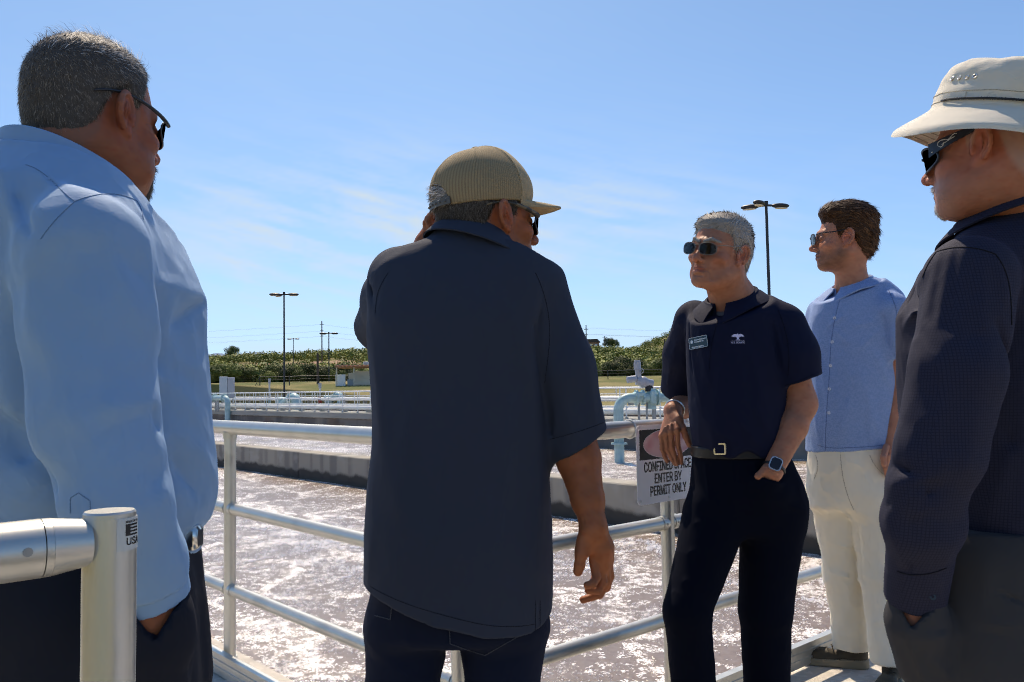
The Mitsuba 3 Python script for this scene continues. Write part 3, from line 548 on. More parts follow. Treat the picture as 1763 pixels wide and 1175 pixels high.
for px0, step, n, d0 in ((352, 38, 9, 104), (372, 36, 9, 112), (1012, 37, 6, 104), (1030, 34, 5, 111), (340, 52, 7, 122), (1010, 50, 4, 124)):
    for i in range(n): tree_spots.append((px0 + step * (i + rng.uniform(-0.25, 0.25)), d0 + rng.uniform(-2, 3), rng.uniform(1.7, 3.4) * (1.0 if d0 < 108 else 1.12), d0))
ORD = ['first', 'second', 'third', 'fourth', 'fifth', 'sixth', 'seventh', 'eighth', 'ninth']
ROWN = {104: 'front row', 112: 'second row', 111: 'second row', 122: 'back row', 124: 'back row'}
seen_in = {}
for i, (px, d, s, d0) in enumerate(tree_spots):
    q = at(px, 650, d); x, y = q[0], q[1]; z = float(hill_z(x, y)) - 0.3
    side = 'left' if px < 800 else 'right'; k0 = (side, d0); seen_in[k0] = seen_in.get(k0, -1) + 1
    k = thing('tree', f'bushy green tree, {ORD[seen_in[k0]]} from left in the {ROWN[d0]} at the {side} hill', 'tree', f'bushy trees at the foot of the {side} hill')
    cr, tk = tree_models[i % 5]; to = T().translate([x, y, z]).rotate([0, 0, 1], float(rng.uniform(0, 360))).scale([s * 0.95, s * 0.95, s * 0.92])
    part(k, 'crown', cr, 'm_leaf', to=to); part(k, 'trunk', tk, 'm_wood', to=to)
def lone_tree(px, py_base, dist, s, model, label):
    q = at(px, py_base, dist); k = thing('tree', label, 'tree'); to = T().translate([q[0], q[1], q[2] - 0.12 * s]).scale([s * 0.8, s * 0.8, s])
    part(k, 'crown', tree_models[model][0], 'm_leaf', to=to); part(k, 'trunk', tree_models[model][1], 'm_wood', to=to)
lone_tree(400, 613, 250, 3.8, 1, 'lone tree standing on the skyline at the far left of the hill')
lone_tree(1048, 596, 250, 3.4, 2, 'dark tree on the hilltop between the two right utility poles'); lone_tree(1058, 597, 252, 2.8, 3, 'smaller tree right of the dark tree on the hilltop')
# scrub over both hills: nobody could count it
rng = np.random.default_rng(11); N = 5200
base_c, base_r = [], []
yy = 112 + 380 * rng.random(N) ** 1.35; pxs = np.where(rng.random(N) < 0.5, rng.uniform(330, 700, N), rng.uniform(960, 1260, N)); ex = rng.random(N)
pxs = np.where(ex < 0.12, rng.uniform(-700, 2500, N), pxs)
xx = (pxs - CX) / F * yy; zz = hill_z(xx, yy); sz = rng.uniform(0.6, 1.6, N) * (1 + yy / 500)
keep = ~((zz > 4.9) & (zz < 8.4) & (pxs > 380) & (pxs < 700) & (yy < 230) & (rng.random(N) < 0.9))
xx, yy, zz, sz = xx[keep], yy[keep], zz[keep], sz[keep]
per = 84; V, FA, CO = [], [], []
v, f, c, sn = leaf_cloud(rng, np.c_[xx, yy, zz + 0.45 * sz], np.c_[sz, sz, 0.75 * sz], per * len(xx), 0.17, GREENS * [1.75, 1.65, 1.35])
put('hill_shrubs', leaf_ply(v, f, c, sn), 'm_leaf')
labels['hill_shrubs'] = {'label': 'green desert scrub covering both hillsides behind the plant', 'category': 'shrubs', 'kind': 'stuff'}
# ------------------------------------------------------------------ figure modelling: distance fields meshed with surface nets
from concurrent.futures import ThreadPoolExecutor
from scipy.interpolate import PchipInterpolator
def nrm(v): return np.sqrt(np.einsum('ij,ij->i', v, v))
def smin(a, b, k): h = np.clip(0.5 + 0.5 * (b - a) / k, 0, 1); return b * (1 - h) + a * h - k * h * (1 - h)
def smax(a, b, k): return -smin(-a, -b, k)
def sstep(a, b, x): t = np.clip((x - a) / (b - a), 0, 1); return t * t * (3 - 2 * t)
def cone(p, a, b, ra, rb):
    a, b = np.asarray(a, float), np.asarray(b, float); e = b - a; L = e @ e + 1e-12
    q = p - a; t = np.clip(q @ e / L, 0, 1); q = q - t[:, None] * e
    return nrm(q) - (ra + (rb - ra) * t)
def ell(p, c, r):
    q = p - np.asarray(c); r = np.asarray(r, float); k0 = nrm(q / r); k1 = nrm(q / (r * r)) + 1e-9
    return k0 * (k0 - 1) / k1
def chain(p, pts, rad, k=0.012):
    d = None
    for i in range(len(pts) - 1):
        e = cone(p, pts[i], pts[i + 1], rad[i], rad[i + 1]); d = e if d is None else smin(d, e, k)
    return d
class Loft:                                                    # upright garment: superellipse sections interpolated over height
    def __init__(self, keys, n=2.3):
        k = np.array(sorted(keys, key=lambda r: r[2]), float); self.z0, self.z1, self.n = k[0, 2], k[-1, 2], n
        self.f = [PchipInterpolator(k[:, 2], k[:, i]) for i in (0, 1, 3, 4)]
    def __call__(self, p):
        z = np.clip(p[:, 2], self.z0, self.z1); cx, cy, a, b = (f(z) for f in self.f)
        x, y = np.abs(p[:, 0] - cx), np.abs(p[:, 1] - cy)
        k0 = ((x / a) ** self.n + (y / b) ** self.n) ** (1 / self.n) + 1e-6
        return np.sqrt(x * x + y * y + 1e-12) * (1 - 1 / k0) * 0.9
def rows(*keys):                                               # (py, left px, right px, depth, half depth) -> loft keys
    out = []
    for py, l, r, d, b in keys:
        c = at((l + r) / 2, py, d); out.append((c[0], c[1], c[2], (r - l) / 2 * d / F, b))
    return out
def cap_z(d, p, z0, z1, k=0.01): return smax(smax(d, z0 - p[:, 2], k), p[:, 2] - z1, k)
def hits(sdf, px, py, d0=0.5):                                 # where rays from the eye meet a distance field (used to lay seams, folds and badges on cloth)
    o = np.array([at(x, y, d0) for x, y in zip(px, py)]); v = o - CAM; v /= nrm(v)[:, None]; t = np.zeros(len(o)); live = np.ones(len(o), bool)
    for _ in range(140):
        s = sdf(o[live] + v[live] * t[live][:, None]); t[live] += np.where(s < 5e-4, 0, np.maximum(s * 0.6, 4e-4)); k = np.where(live)[0]; live[k[(s < 5e-4) | (t[k] > 4)]] = False
        if not live.any(): break
    return o + v * t[:, None]
def hit(sdf, px, py, d0=0.5): return hits(sdf, [px], [py], d0)[0]
def seg_folds(sdf, lst, d0, g=1.5):                                   # creases laid on the garment: (px, py, px, py, width mm, height mm)
    L = np.array(lst, float); a, b = hits(sdf, L[:, 0], L[:, 1], d0), hits(sdf, L[:, 2], L[:, 3], d0)
    return [(x, y, 0.8 * w / 1000, g * h / 1000) for x, y, w, h in zip(a, b, L[:, 4], L[:, 5])]
def seam(parent, bsdf, sdf, pts, d0, r=0.0009, n=40, smooth=True, name='seam'):
    q = spline(np.c_[np.array(pts, float), np.zeros(len(pts))], n) if smooth else np.vstack([np.linspace(pts[i], pts[i + 1], max(3, n // len(pts)))[: None if i == len(pts) - 2 else -1] for i in range(len(pts) - 1)])
    h = hits(sdf, q[:, 0], q[:, 1], d0); return part(parent, name, tube(h, r, 6), bsdf, 40)
def folds(p, segs):
    out = np.zeros(len(p))
    for a, b, w, h in segs:
        e = b - a; L = e @ e + 1e-9; q = p - a; t = np.clip(q @ e / L, 0, 1); q = q - t[:, None] * e
        out += h * np.exp(-(np.sqrt(np.einsum('ij,ij->i', q, q) + 0.09 * w * w) - 0.3 * w) * 1.25 / w) * (np.sin(np.pi * np.clip(0.12 + 0.76 * t, 0, 1)))
    return out
def wrinkle(p, sc, amp, seed=0, sharp=True):                   # soft drapery, stretched by the scales sc (per metre)
    n = meshkit.fbm(p * np.asarray(sc), 2, seed)
    return amp * ((1 - np.abs(2 * n - 1) * 1.6) if sharp else (2 * n - 1))
OFF = np.array([(i, j, k) for i in (0, 1) for j in (0, 1) for k in (0, 1)])
EDG = [(a, b) for a in range(8) for b in range(a + 1, 8) if np.abs(OFF[a] - OFF[b]).sum() == 1]
def surf(f, lo, hi, h, margin=0.0, blk=4):
    lo, hi = np.asarray(lo, float), np.asarray(hi, float); nb = np.ceil((hi - lo) / (h * blk)).astype(int); n = nb * blk + 1
    B = np.stack(np.meshgrid(*[np.arange(k) for k in nb], indexing='ij'), -1).reshape(-1, 3)
    c = lo + (B + 0.5) * blk * h; v = f(c); keep = np.abs(v) < 0.9 * blk * h * 1.25 + margin
    D = np.repeat(np.repeat(np.repeat(v.reshape(nb), blk, 0), blk, 1), blk, 2).astype(np.float32)
    D = np.pad(D, ((0, 1),) * 3, mode='edge'); D = np.where(np.abs(D) < 1e-4, 1e-4, D)
    m = np.repeat(np.repeat(np.repeat(keep.reshape(nb), blk, 0), blk, 1), blk, 2); M = np.zeros(n, bool)
    for o in OFF: M[o[0]:o[0] + n[0] - 1, o[1]:o[1] + n[1] - 1, o[2]:o[2] + n[2] - 1] |= m
    g = np.argwhere(M); w = np.empty(len(g))
    for i in range(0, len(g), 200000): w[i:i + 200000] = f(lo + g[i:i + 200000] * h)
    D[M] = np.where(w == 0, 1e-9, w); s = D < 0
    cnt = sum(s[o[0]:o[0] + n[0] - 1, o[1]:o[1] + n[1] - 1, o[2]:o[2] + n[2] - 1].astype(np.int8) for o in OFF)
    act = (cnt > 0) & (cnt < 8); ci = np.argwhere(act); idx = np.full(act.shape, -1, np.int32); idx[act] = np.arange(len(ci))
    va = np.stack([D[tuple((ci + o).T)] for o in OFF], 1).astype(float); acc = np.zeros((len(ci), 3)); num = np.zeros(len(ci))
    for a, b in EDG:
        x = (va[:, a] < 0) != (va[:, b] < 0); t = np.where(x, va[:, a] / np.where(x, va[:, a] - va[:, b], 1), 0)
        acc += np.where(x[:, None], OFF[a] + t[:, None] * (OFF[b] - OFF[a]), 0); num += x
    V = lo + (ci + acc / num[:, None]) * h; F_ = []
    for ax in range(3):
        sl0 = [slice(1, -1)] * 3; sl1 = [slice(1, -1)] * 3; sl0[ax] = slice(0, -1); sl1[ax] = slice(1, None)
        d = s[tuple(sl0)] != s[tuple(sl1)]; e = np.argwhere(d); e += np.array([0 if k == ax else 1 for k in range(3)])
        if not len(e): continue
        u, w_ = [(1, 2), (2, 0), (0, 1)][ax]; eu, ew = np.eye(3, dtype=int)[u], np.eye(3, dtype=int)[w_]
        q = [idx[tuple((e - du * eu - dw * ew).T)] for du, dw in ((1, 1), (0, 1), (0, 0), (1, 0))]
        q = np.stack(q, 1); q = np.where(s[tuple(e.T)][:, None], q, q[:, ::-1]); F_.append(q)
    Q = np.vstack(F_); Q = Q[(Q >= 0).all(1)]
    fc = np.vstack([Q[:, [0, 1, 2]], Q[:, [0, 2, 3]]])
    e = h * 0.45; f0 = f(V); g = np.stack([f(V + np.eye(3)[k] * e) - f0 for k in range(3)], 1) / e
    V = V - np.clip(f0 / (np.einsum('ij,ij->i', g, g) + 1e-6), -h * 0.7, h * 0.7)[:, None] * g
    N = g / (nrm(g)[:, None] + 1e-9)
    return V, fc, N
JOBS = []
def figure_part(key, bsdf, f, lo, hi, h, margin=0.0, color=None, extra=None, label=None):
    """Queues a part; color(V, N) -> per vertex colour; extra(V, F, N) -> (V, F, N, C) appended, hair for one."""
    key = numbered(key); scene[key] = None
    if label: labels[key] = {'label': label}
    JOBS.append((key, bsdf, f, lo, hi, h, margin, color, extra))
    return key
def run_jobs():
    def go(j):
        key, bsdf, f, lo, hi, h, margin, color, extra = j
        try: V, fc, N = surf(f, lo, hi, h, margin)
        except Exception as e: raise RuntimeError(f'{key}: {e}')
        C = color(V, N) if color else None
        if extra: V, fc, N, C = extra(V, fc, N, C)
        return key, bsdf, V, fc, N, C
    with ThreadPoolExecutor(4) as ex: res = list(ex.map(go, JOBS))
    for key, bsdf, V, fc, N, C in res:
        path = meshkit.write_ply(trimesh.Trimesh(V, fc, process=False), True, None, C, normals=N)
        scene[key] = {'type': 'ply', 'filename': path, 'face_normals': False, 'bsdf': {'type': 'ref', 'id': bsdf}}
    JOBS.clear()
def bbox(pts, m):
    p = np.array(pts); return p.min(0) - m, p.max(0) + m

class Head:
    """Head frame: x the person's right, y forward, z up; centre between the ears at eye level."""
    def __init__(s, o, yaw, pitch=0.0, roll=0.0, scale=1.0, gaunt=0.0, nose=1.0, jowl=0.0, back=0.0, flat=0.0):
        y, p, r = np.radians([yaw, pitch, roll])              # yaw: 0 looks along +y (away), positive turns right
        fwd = np.array([math.sin(y) * math.cos(p), math.cos(y) * math.cos(p), math.sin(p)]); rt = np.array([math.cos(y), -math.sin(y), 0]); up = np.cross(rt, fwd)
        s.x = math.cos(r) * rt - math.sin(r) * up; s.z = math.sin(r) * rt + math.cos(r) * up; s.y = fwd
        s.o, s.k, s.gaunt, s.nose, s.jowl, s.back, s.flat = np.asarray(o), scale, gaunt, nose, jowl, back, flat; s.R = np.array([s.x, s.y, s.z])
    def loc(s, p): return (p - s.o) @ s.R.T / s.k
    def w(s, x, y, z): return s.o + (np.array([x, y, z]) @ s.R) * s.k
    def wv(s, v): return s.o + (np.asarray(v) @ s.R) * s.k
    def cran(s, q): b = s.back; return smin(ell(q, (0, -0.020 + b * 0.5, 0.036), (0.0775, 0.100 - b * 0.5, 0.084 - s.flat)), ell(q, (0, -0.055 + b, -0.02), (0.060, 0.058, 0.065)), 0.03)
    def skin(s, p):
        out = np.linalg.norm(p - s.o, axis=1) - 0.13 * s.k; m = out < 0.06
        if m.any(): out[m] = s._skin(s.loc(p[m])) * s.k
        return out
    def _skin(s, q0):
        q = q0.copy(); q[:, 0] = np.abs(q[:, 0]); g = s.gaunt
        d = smin(s.cran(q), ell(q, (0, 0.022, -0.032), (0.063 - 0.002 * g, 0.072, 0.090)), 0.03)
        d = smin(d, cone(q, (0.052, -0.016, -0.055), (0.020, 0.062, -0.097), 0.022, 0.020), 0.03)
        if s.jowl: d = smin(d, ell(q, (0.045, 0.03, -0.075), (0.03 * s.jowl, 0.04 * s.jowl, 0.035 * s.jowl)), 0.03)
        d = smin(d, ell(q, (0, 0.074, -0.100), (0.022, 0.018, 0.016)), 0.02)
        d = smin(d, cone(q, (0.008, 0.087, 0.019), (0.044, 0.068, 0.018), 0.010, 0.009), 0.014)
        d = smin(d, ell(q, (0.046, 0.056, -0.030), (0.022, 0.022, 0.017)), 0.02)
        d = smax(d, -ell(q, (0.032, 0.100, -0.003), (0.021, 0.019, 0.014)), 0.012)
        d = smin(d, ell(q, (0.0315, 0.076, -0.003), (0.015, 0.012, 0.0115)), 0.005)
        d = smin(d, cone(q, (0, 0.086, 0.010), (0, 0.110 * s.nose, -0.034), 0.0085, 0.0105), 0.012)
        d = smin(d, ell(q, (0, 0.112 * s.nose, -0.0365), (0.0115, 0.0115, 0.0105)), 0.006)
        d = smin(d, ell(q, (0.0125, 0.099 * s.nose, -0.041), (0.0075, 0.0115, 0.0075)), 0.006)
        d = smax(d, -ell(q, (0.0065, 0.103 * s.nose, -0.0495), (0.004, 0.006, 0.005)), 0.004)
        d = smin(d, ell(q, (0, 0.071, -0.068), (0.034, 0.026, 0.024)), 0.016)
        d = smin(d, cone(q, (0.003, 0.0955, -0.0625), (0.021, 0.084, -0.0665), 0.0048, 0.003), 0.006)
        d = smin(d, cone(q, (0, 0.0945, -0.0735), (0.017, 0.086, -0.0715), 0.0056, 0.0035), 0.006)
        d = smax(d, -cone(q, (0, 0.1045, -0.0678), (0.026, 0.088, -0.0695), 0.0032, 0.0022), 0.004)
        if g:                                                  # an older face: lines from nose to mouth, chin crease, furrowed brow
            d = smax(d, -cone(q, (0.0190, 0.1005, -0.043), (0.034, 0.083, -0.074), 0.0036, 0.0034), 0.010 * g)
            d = smax(d, -cone(q, (0.034, 0.083, -0.074), (0.036, 0.073, -0.094), 0.0032, 0.0022), 0.009 * g)
            d = smax(d, -cone(q, (0.0, 0.0955, -0.0845), (0.014, 0.092, -0.0855), 0.0034, 0.002), 0.008 * g)
            d = smax(d, -ell(q, (0.052, 0.070, -0.066), (0.010, 0.012, 0.024)), 0.02)
            d = smax(d, -cone(q, (0.0055, 0.0985, 0.012), (0.0075, 0.0985, 0.027), 0.0024, 0.0018), 0.008 * g)
        # ear
        e = q - np.array([0.0785, -0.010, -0.008]); t, u = math.radians(24), math.radians(12)
        ex, ey = e[:, 0] * math.cos(t) + e[:, 1] * math.sin(t), -e[:, 0] * math.sin(t) + e[:, 1] * math.cos(t)
        ey, ez = ey * math.cos(u) + e[:, 2] * math.sin(u), -ey * math.sin(u) + e[:, 2] * math.cos(u)
        ee = np.stack([ex, ey, ez], 1); m = nrm(ee) < 0.07; a = np.full(len(q), 1.0)
        if m.any():
            w = ee[m]; b = ell(w, (0.0, 0.0, 0.002), (0.0075, 0.018, 0.030))
            ang = np.radians(np.linspace(-35, 235, 11)); rim = [(0.0055, 0.0185 * math.cos(g_), 0.002 + 0.030 * math.sin(g_)) for g_ in ang]
            b = smin(b, chain(w, rim, [0.0042] * 11, 0.002), 0.003)
            b = smin(b, chain(w, [(0.006, -0.006, -0.016), (0.007, -0.008, 0.0), (0.006, -0.002, 0.014)], [0.003, 0.004, 0.003], 0.002), 0.004)
            b = smin(b, ell(w, (0.002, 0.006, -0.027), (0.006, 0.009, 0.009)), 0.006)
            b = smax(b, -ell(w, (0.009, 0.004, -0.004), (0.008, 0.0085, 0.013)), 0.004)
            b = smax(b, -chain(w, [(0.008, -0.012, -0.006), (0.0085, -0.011, 0.008), (0.008, -0.002, 0.021)], [0.0026] * 3, 0.002), 0.003)
            b = smin(b, ell(w, (0.006, 0.0145, -0.006), (0.004, 0.004, 0.006)), 0.004); a[m] = b
        return smin(d, a, 0.006)
def hair_blades(V, Fc, N, H, n, ln, wd, comb, cols, seed, lift=0.35, mask=None, jit=0.28):
    """n short hairs on the hair mesh, combed along comb(q) in head coordinates"""
    rng = np.random.default_rng(seed); tri = V[Fc]; ar = nrm(np.cross(tri[:, 1] - tri[:, 0], tri[:, 2] - tri[:, 0]))
    if mask is not None: ar = ar * mask(H.loc(tri.mean(1)))
    k = rng.choice(len(Fc), n, p=ar / ar.sum()); u = rng.random((n, 2)); fl = u.sum(1) > 1; u[fl] = 1 - u[fl]
    p = tri[k, 0] + u[:, :1] * (tri[k, 1] - tri[k, 0]) + u[:, 1:] * (tri[k, 2] - tri[k, 0]); nn = N[Fc[k, 0]]
    d = comb(H.loc(p)) @ H.R; d = d - nn * np.einsum('ij,ij->i', d, nn)[:, None]; d /= nrm(d)[:, None] + 1e-9
    d = d + rng.normal(size=(n, 3)) * jit + nn * (lift * (0.5 + rng.random((n, 1)))); d /= nrm(d)[:, None]
    L = ln * (0.55 + 0.9 * rng.random((n, 1))); s = np.cross(d, nn) + rng.normal(size=(n, 3)) * 0.3; s /= nrm(s)[:, None]; W = wd * (0.6 + 0.8 * rng.random((n, 1)))
    p = p - nn * 0.001; mid = p + d * L * 0.55; tip = p + d * L - nn * L * lift * 0.35
    P = np.stack([p - s * W, p + s * W, mid - s * W * 0.7, mid + s * W * 0.7, tip], 1).reshape(-1, 3); i = np.arange(n)[:, None] * 5
    f = np.vstack([i + [0, 1, 3], i + [0, 3, 2], i + [2, 3, 4]]); nv = np.repeat(nn + 0.5 * d, 5, 0); nv /= nrm(nv)[:, None]
    c = np.repeat(cols[rng.integers(0, len(cols), n)] * (0.8 + 0.4 * rng.random((n, 1))), 5, 0)
    return P, f, nv, c
def with_blades(H, cols, base, *sets):
    def ex(V, fc, N, C):
        C = np.tile(np.asarray(base, float), (len(V), 1)); Vs, Fs, Ns, Cs = [V], [fc], [N], [C]; o = len(V)
        for kw in sets:
            P, f, nv, c = hair_blades(V, fc, N, H, cols=kw.pop('cols', cols), **kw); Vs.append(P); Fs.append(f + o); Ns.append(nv); Cs.append(c); o += len(P)
        return np.vstack(Vs), np.vstack(Fs), np.vstack(Ns), np.vstack(Cs)
    return ex
def skin_color(H, tone, stubble=None, seed=1):
    tone = np.asarray(tone)
    def fn(V, N):
        q = H.loc(V); c = np.tile(tone, (len(V), 1)); n = meshkit.fbm(V * 45, 4, seed); m = meshkit.fbm(V * 130, 2, seed + 9); c = c * (0.78 + 0.44 * n)[:, None] * (1 - np.outer(np.clip(m - 0.5, 0, 1), [0.15, 0.55, 0.6]))
        red = np.exp(-((np.abs(q[:, 0]) - 0.08) / 0.012) ** 2 - ((q[:, 2] + 0.005) / 0.04) ** 2) + 0.8 * np.exp(-(q[:, 0] / 0.016) ** 2 - ((q[:, 1] - 0.112) / 0.02) ** 2 - ((q[:, 2] + 0.035) / 0.018) ** 2)
        red += 0.5 * np.exp(-((np.abs(q[:, 0]) - 0.045) / 0.02) ** 2 - ((q[:, 2] + 0.03) / 0.025) ** 2 - ((q[:, 1] - 0.06) / 0.04) ** 2)
        c = c * (1 - 0.35 * red[:, None] * np.array([0.0, 0.55, 0.5])) * (1 + 0.08 * red[:, None] * np.array([1, 0, 0]))
        lip = np.exp(-(q[:, 0] / 0.02) ** 4 - ((q[:, 2] + 0.068) / 0.0085) ** 4) * (q[:, 1] > 0.08); c = c * (1 - lip[:, None] * np.array([0.12, 0.38, 0.3]))
        if stubble is not None: k, col = stubble(q); k = k * (nrm(q) < 0.17); c = c * (1 - k[:, None]) + np.asarray(col) * k[:, None]
        return np.clip(c, 0, 1)
    return fn
def hair_line(q, pts): y, z = np.array(pts).T; return q[:, 2] - np.interp(q[:, 1], y, z)
SHORT = [(-0.13, -0.075), (-0.065, -0.072), (-0.045, -0.035), (-0.030, 0.018), (-0.004, 0.026), (0.006, -0.012), (0.024, -0.010), (0.034, 0.030), (0.050, 0.060), (0.070, 0.084), (0.10, 0.100)]

def torus_tube(pts, r, n=10): return tube(pts, r, n)
def collar_mesh(C, X, Y, Z, prof, rx, ry, tilt, gap=0.0, thick=0.0035, n=96, tip=0.0, tip_w=0.5, wave=0.0, open_=0.0):
    """Fold-over collar round a neck. C neck centre, Y the front; prof: list of (radial offset, height) from the stand's foot over the fold to the leaf's edge.
    tilt: metres the front sits lower than the back; gap: half angle left open at the front; tip: how far the leaf's points drop; open_: how far the front edges swing outwards."""
    a = np.linspace(gap, 2 * math.pi - gap, n); m = len(prof); t = np.linspace(0, 1, m); V = np.zeros((n, m, 3))
    near = np.clip(1 - np.minimum(a - gap, 2 * math.pi - gap - a) / tip_w, 0, 1) ** 1.5
    for j, (ro, hz) in enumerate(prof):
        leaf = max(0.0, (j - m * 0.5) / (m * 0.5)); rr = ro + open_ * near * leaf
        h = hz - tip * near * leaf + wave * np.sin(5 * a + 1) * leaf; cs, sn = np.cos(a), np.sin(a)
        dz = -tilt * (0.5 + 0.5 * cs)
        V[:, j] = C + np.outer(sn * (rx + rr), X) + np.outer(cs * (ry + rr), Y) + np.outer(h + dz, Z)
    du, dv = np.gradient(V, axis=0), np.gradient(V, axis=1); nn = np.cross(du, dv); nn /= np.linalg.norm(nn, axis=2, keepdims=True) + 1e-12
    A, B = V + nn * thick / 2, V - nn * thick / 2; P = np.vstack([A.reshape(-1, 3), B.reshape(-1, 3)]); k = n * m
    i, j = np.meshgrid(np.arange(n - 1), np.arange(m - 1), indexing='ij'); q = (i * m + j).ravel(); f = np.vstack([np.c_[q, q + m, q + m + 1], np.c_[q, q + m + 1, q + 1]])
    fs = [f, f[:, ::-1] + k]
    def rim(e): e = np.asarray(e); return np.vstack([np.c_[e[:-1], e[1:], e[1:] + k], np.c_[e[:-1], e[1:] + k, e[:-1] + k]])
    fs += [rim(np.arange(n) * m), rim((np.arange(n) * m + m - 1)[::-1]), rim(np.arange(m)[::-1]), rim((n - 1) * m + np.arange(m))]
    return trimesh.Trimesh(P, np.vstack(fs), process=False)
def collar_prof(stand, leaf, out=0.006, flare=0.012, base=0.0):
    return [(base, 0.0), (base - 0.001, stand * 0.5), (base, stand * 0.9), (base + out * 0.35, stand), (base + out * 0.8, stand * 0.97), (base + out, stand * 0.85), (base + out + flare * 0.35, stand - leaf * 0.4), (base + out + flare * 0.75, stand - leaf * 0.75), (base + out + flare, stand - leaf)]
def on_surface(sdf, pts, off):                                 # points dropped on to a distance field and lifted by off
    p = np.array(pts, float)
    for _ in range(6):
        g = np.stack([(sdf(p + np.eye(3)[k] * 1e-3) - sdf(p - np.eye(3)[k] * 1e-3)) / 2e-3 for k in range(3)], 1); g /= nrm(g)[:, None] + 1e-9
        p = p - (sdf(p) - off)[:, None] * g
    return p, g

def cloth(key, color, rough=0.85, sheen=0.3, bump=None, **kw):
    mat(key, color, rough, bump, sheen=sheen, spec=kw.pop('spec', 0.2), **kw)
scene['m_skin'] = {'type': 'twosided', 'bsdf': {'type': 'bumpmap', 'arbitrary': proc(lambda p, n, uv: 0.6 * fbm(p.x * 170, p.y * 170, p.z * 170, 3) + 0.4 * noise(p.x * 600, p.y * 600, p.z * 600)), 'scale': 0.0011,
                   'bsdf': {'type': 'principled', 'base_color': {'type': 'mesh_attribute', 'name': 'vertex_color'}, 'roughness': 0.5, 'specular': 0.2}}}; vcol('m_hair', 0.6, spec=0.15)
scene['m_glasslens'] = {'type': 'roughplastic', 'diffuse_reflectance': {'type': 'rgb', 'value': [0.012, 0.014, 0.018]}, 'alpha': 0.05}
scene['m_tint'] = {'type': 'thindielectric', 'int_ior': 1.2, 'specular_transmittance': {'type': 'rgb', 'value': [0.05, 0.075, 0.09]}}
mat('m_frame', (0.012, 0.014, 0.018), 0.3, spec=0.5); mat('m_wire', (0.25, 0.23, 0.2), 0.3, metallic=0.9); mat('m_button', (0.7, 0.7, 0.72), 0.4); mat('m_belt', (0.012, 0.011, 0.010), 0.45); mat('m_steel', (0.7, 0.68, 0.62), 0.22, metallic=1.0)
def weave(s): return (lambda p, n, uv: 0.5 * noise(p.x * s, p.y * s, p.z * s * 0.5) + 0.5 * noise(p.x * s * 0.5, p.y * s * 0.5, p.z * s), 0.0006)
def lens_patch(H, cx, w, h, base=0.094, r=0.085, rake=0.0, cz=0.0, drop=0.0, n=14, corner=2.6, thick=0.0018, tilt=0.0):
    """a curved lens: superellipse outline on a vertical cylinder of radius r round the head"""
    g = np.linspace(0, 2 * math.pi, 48, endpoint=False); rad = np.linspace(0, 1, 6)[1:]
    out = np.sign(np.cos(g)) * np.abs(np.cos(g)) ** (2 / corner) * w / 2, np.sign(np.sin(g)) * np.abs(np.sin(g)) ** (2 / corner) * h / 2
    P = [(cx, cz)]; 
    for q in rad: P += list(zip(cx + out[0] * q, cz + out[1] * q + drop * out[0] * q))
    P = np.array(P); y = base - (r - np.sqrt(np.maximum(r * r - P[:, 0] ** 2, 1e-6))) + rake * P[:, 1]
    L = np.c_[P[:, 0], y, P[:, 1]]; k = np.arange(48); k2 = (k + 1) % 48; f = [np.c_[k * 0, 1 + k, 1 + k2]]
    for j in range(4): f += [np.c_[1 + j * 48 + k, 1 + (j + 1) * 48 + k, 1 + (j + 1) * 48 + k2], np.c_[1 + j * 48 + k, 1 + (j + 1) * 48 + k2, 1 + j * 48 + k2]]
    f = np.vstack(f); m = len(L)
    V = np.vstack([L, L - [0, thick, 0]]); e = 1 + 4 * 48 + k; e2 = 1 + 4 * 48 + k2
    ff = np.vstack([f, f[:, ::-1] + m, np.c_[e, e + m, e2 + m], np.c_[e, e2 + m, e2]])
    return trimesh.Trimesh(H.wv(V), ff, process=False), H.wv(L[1 + 4 * 48:])
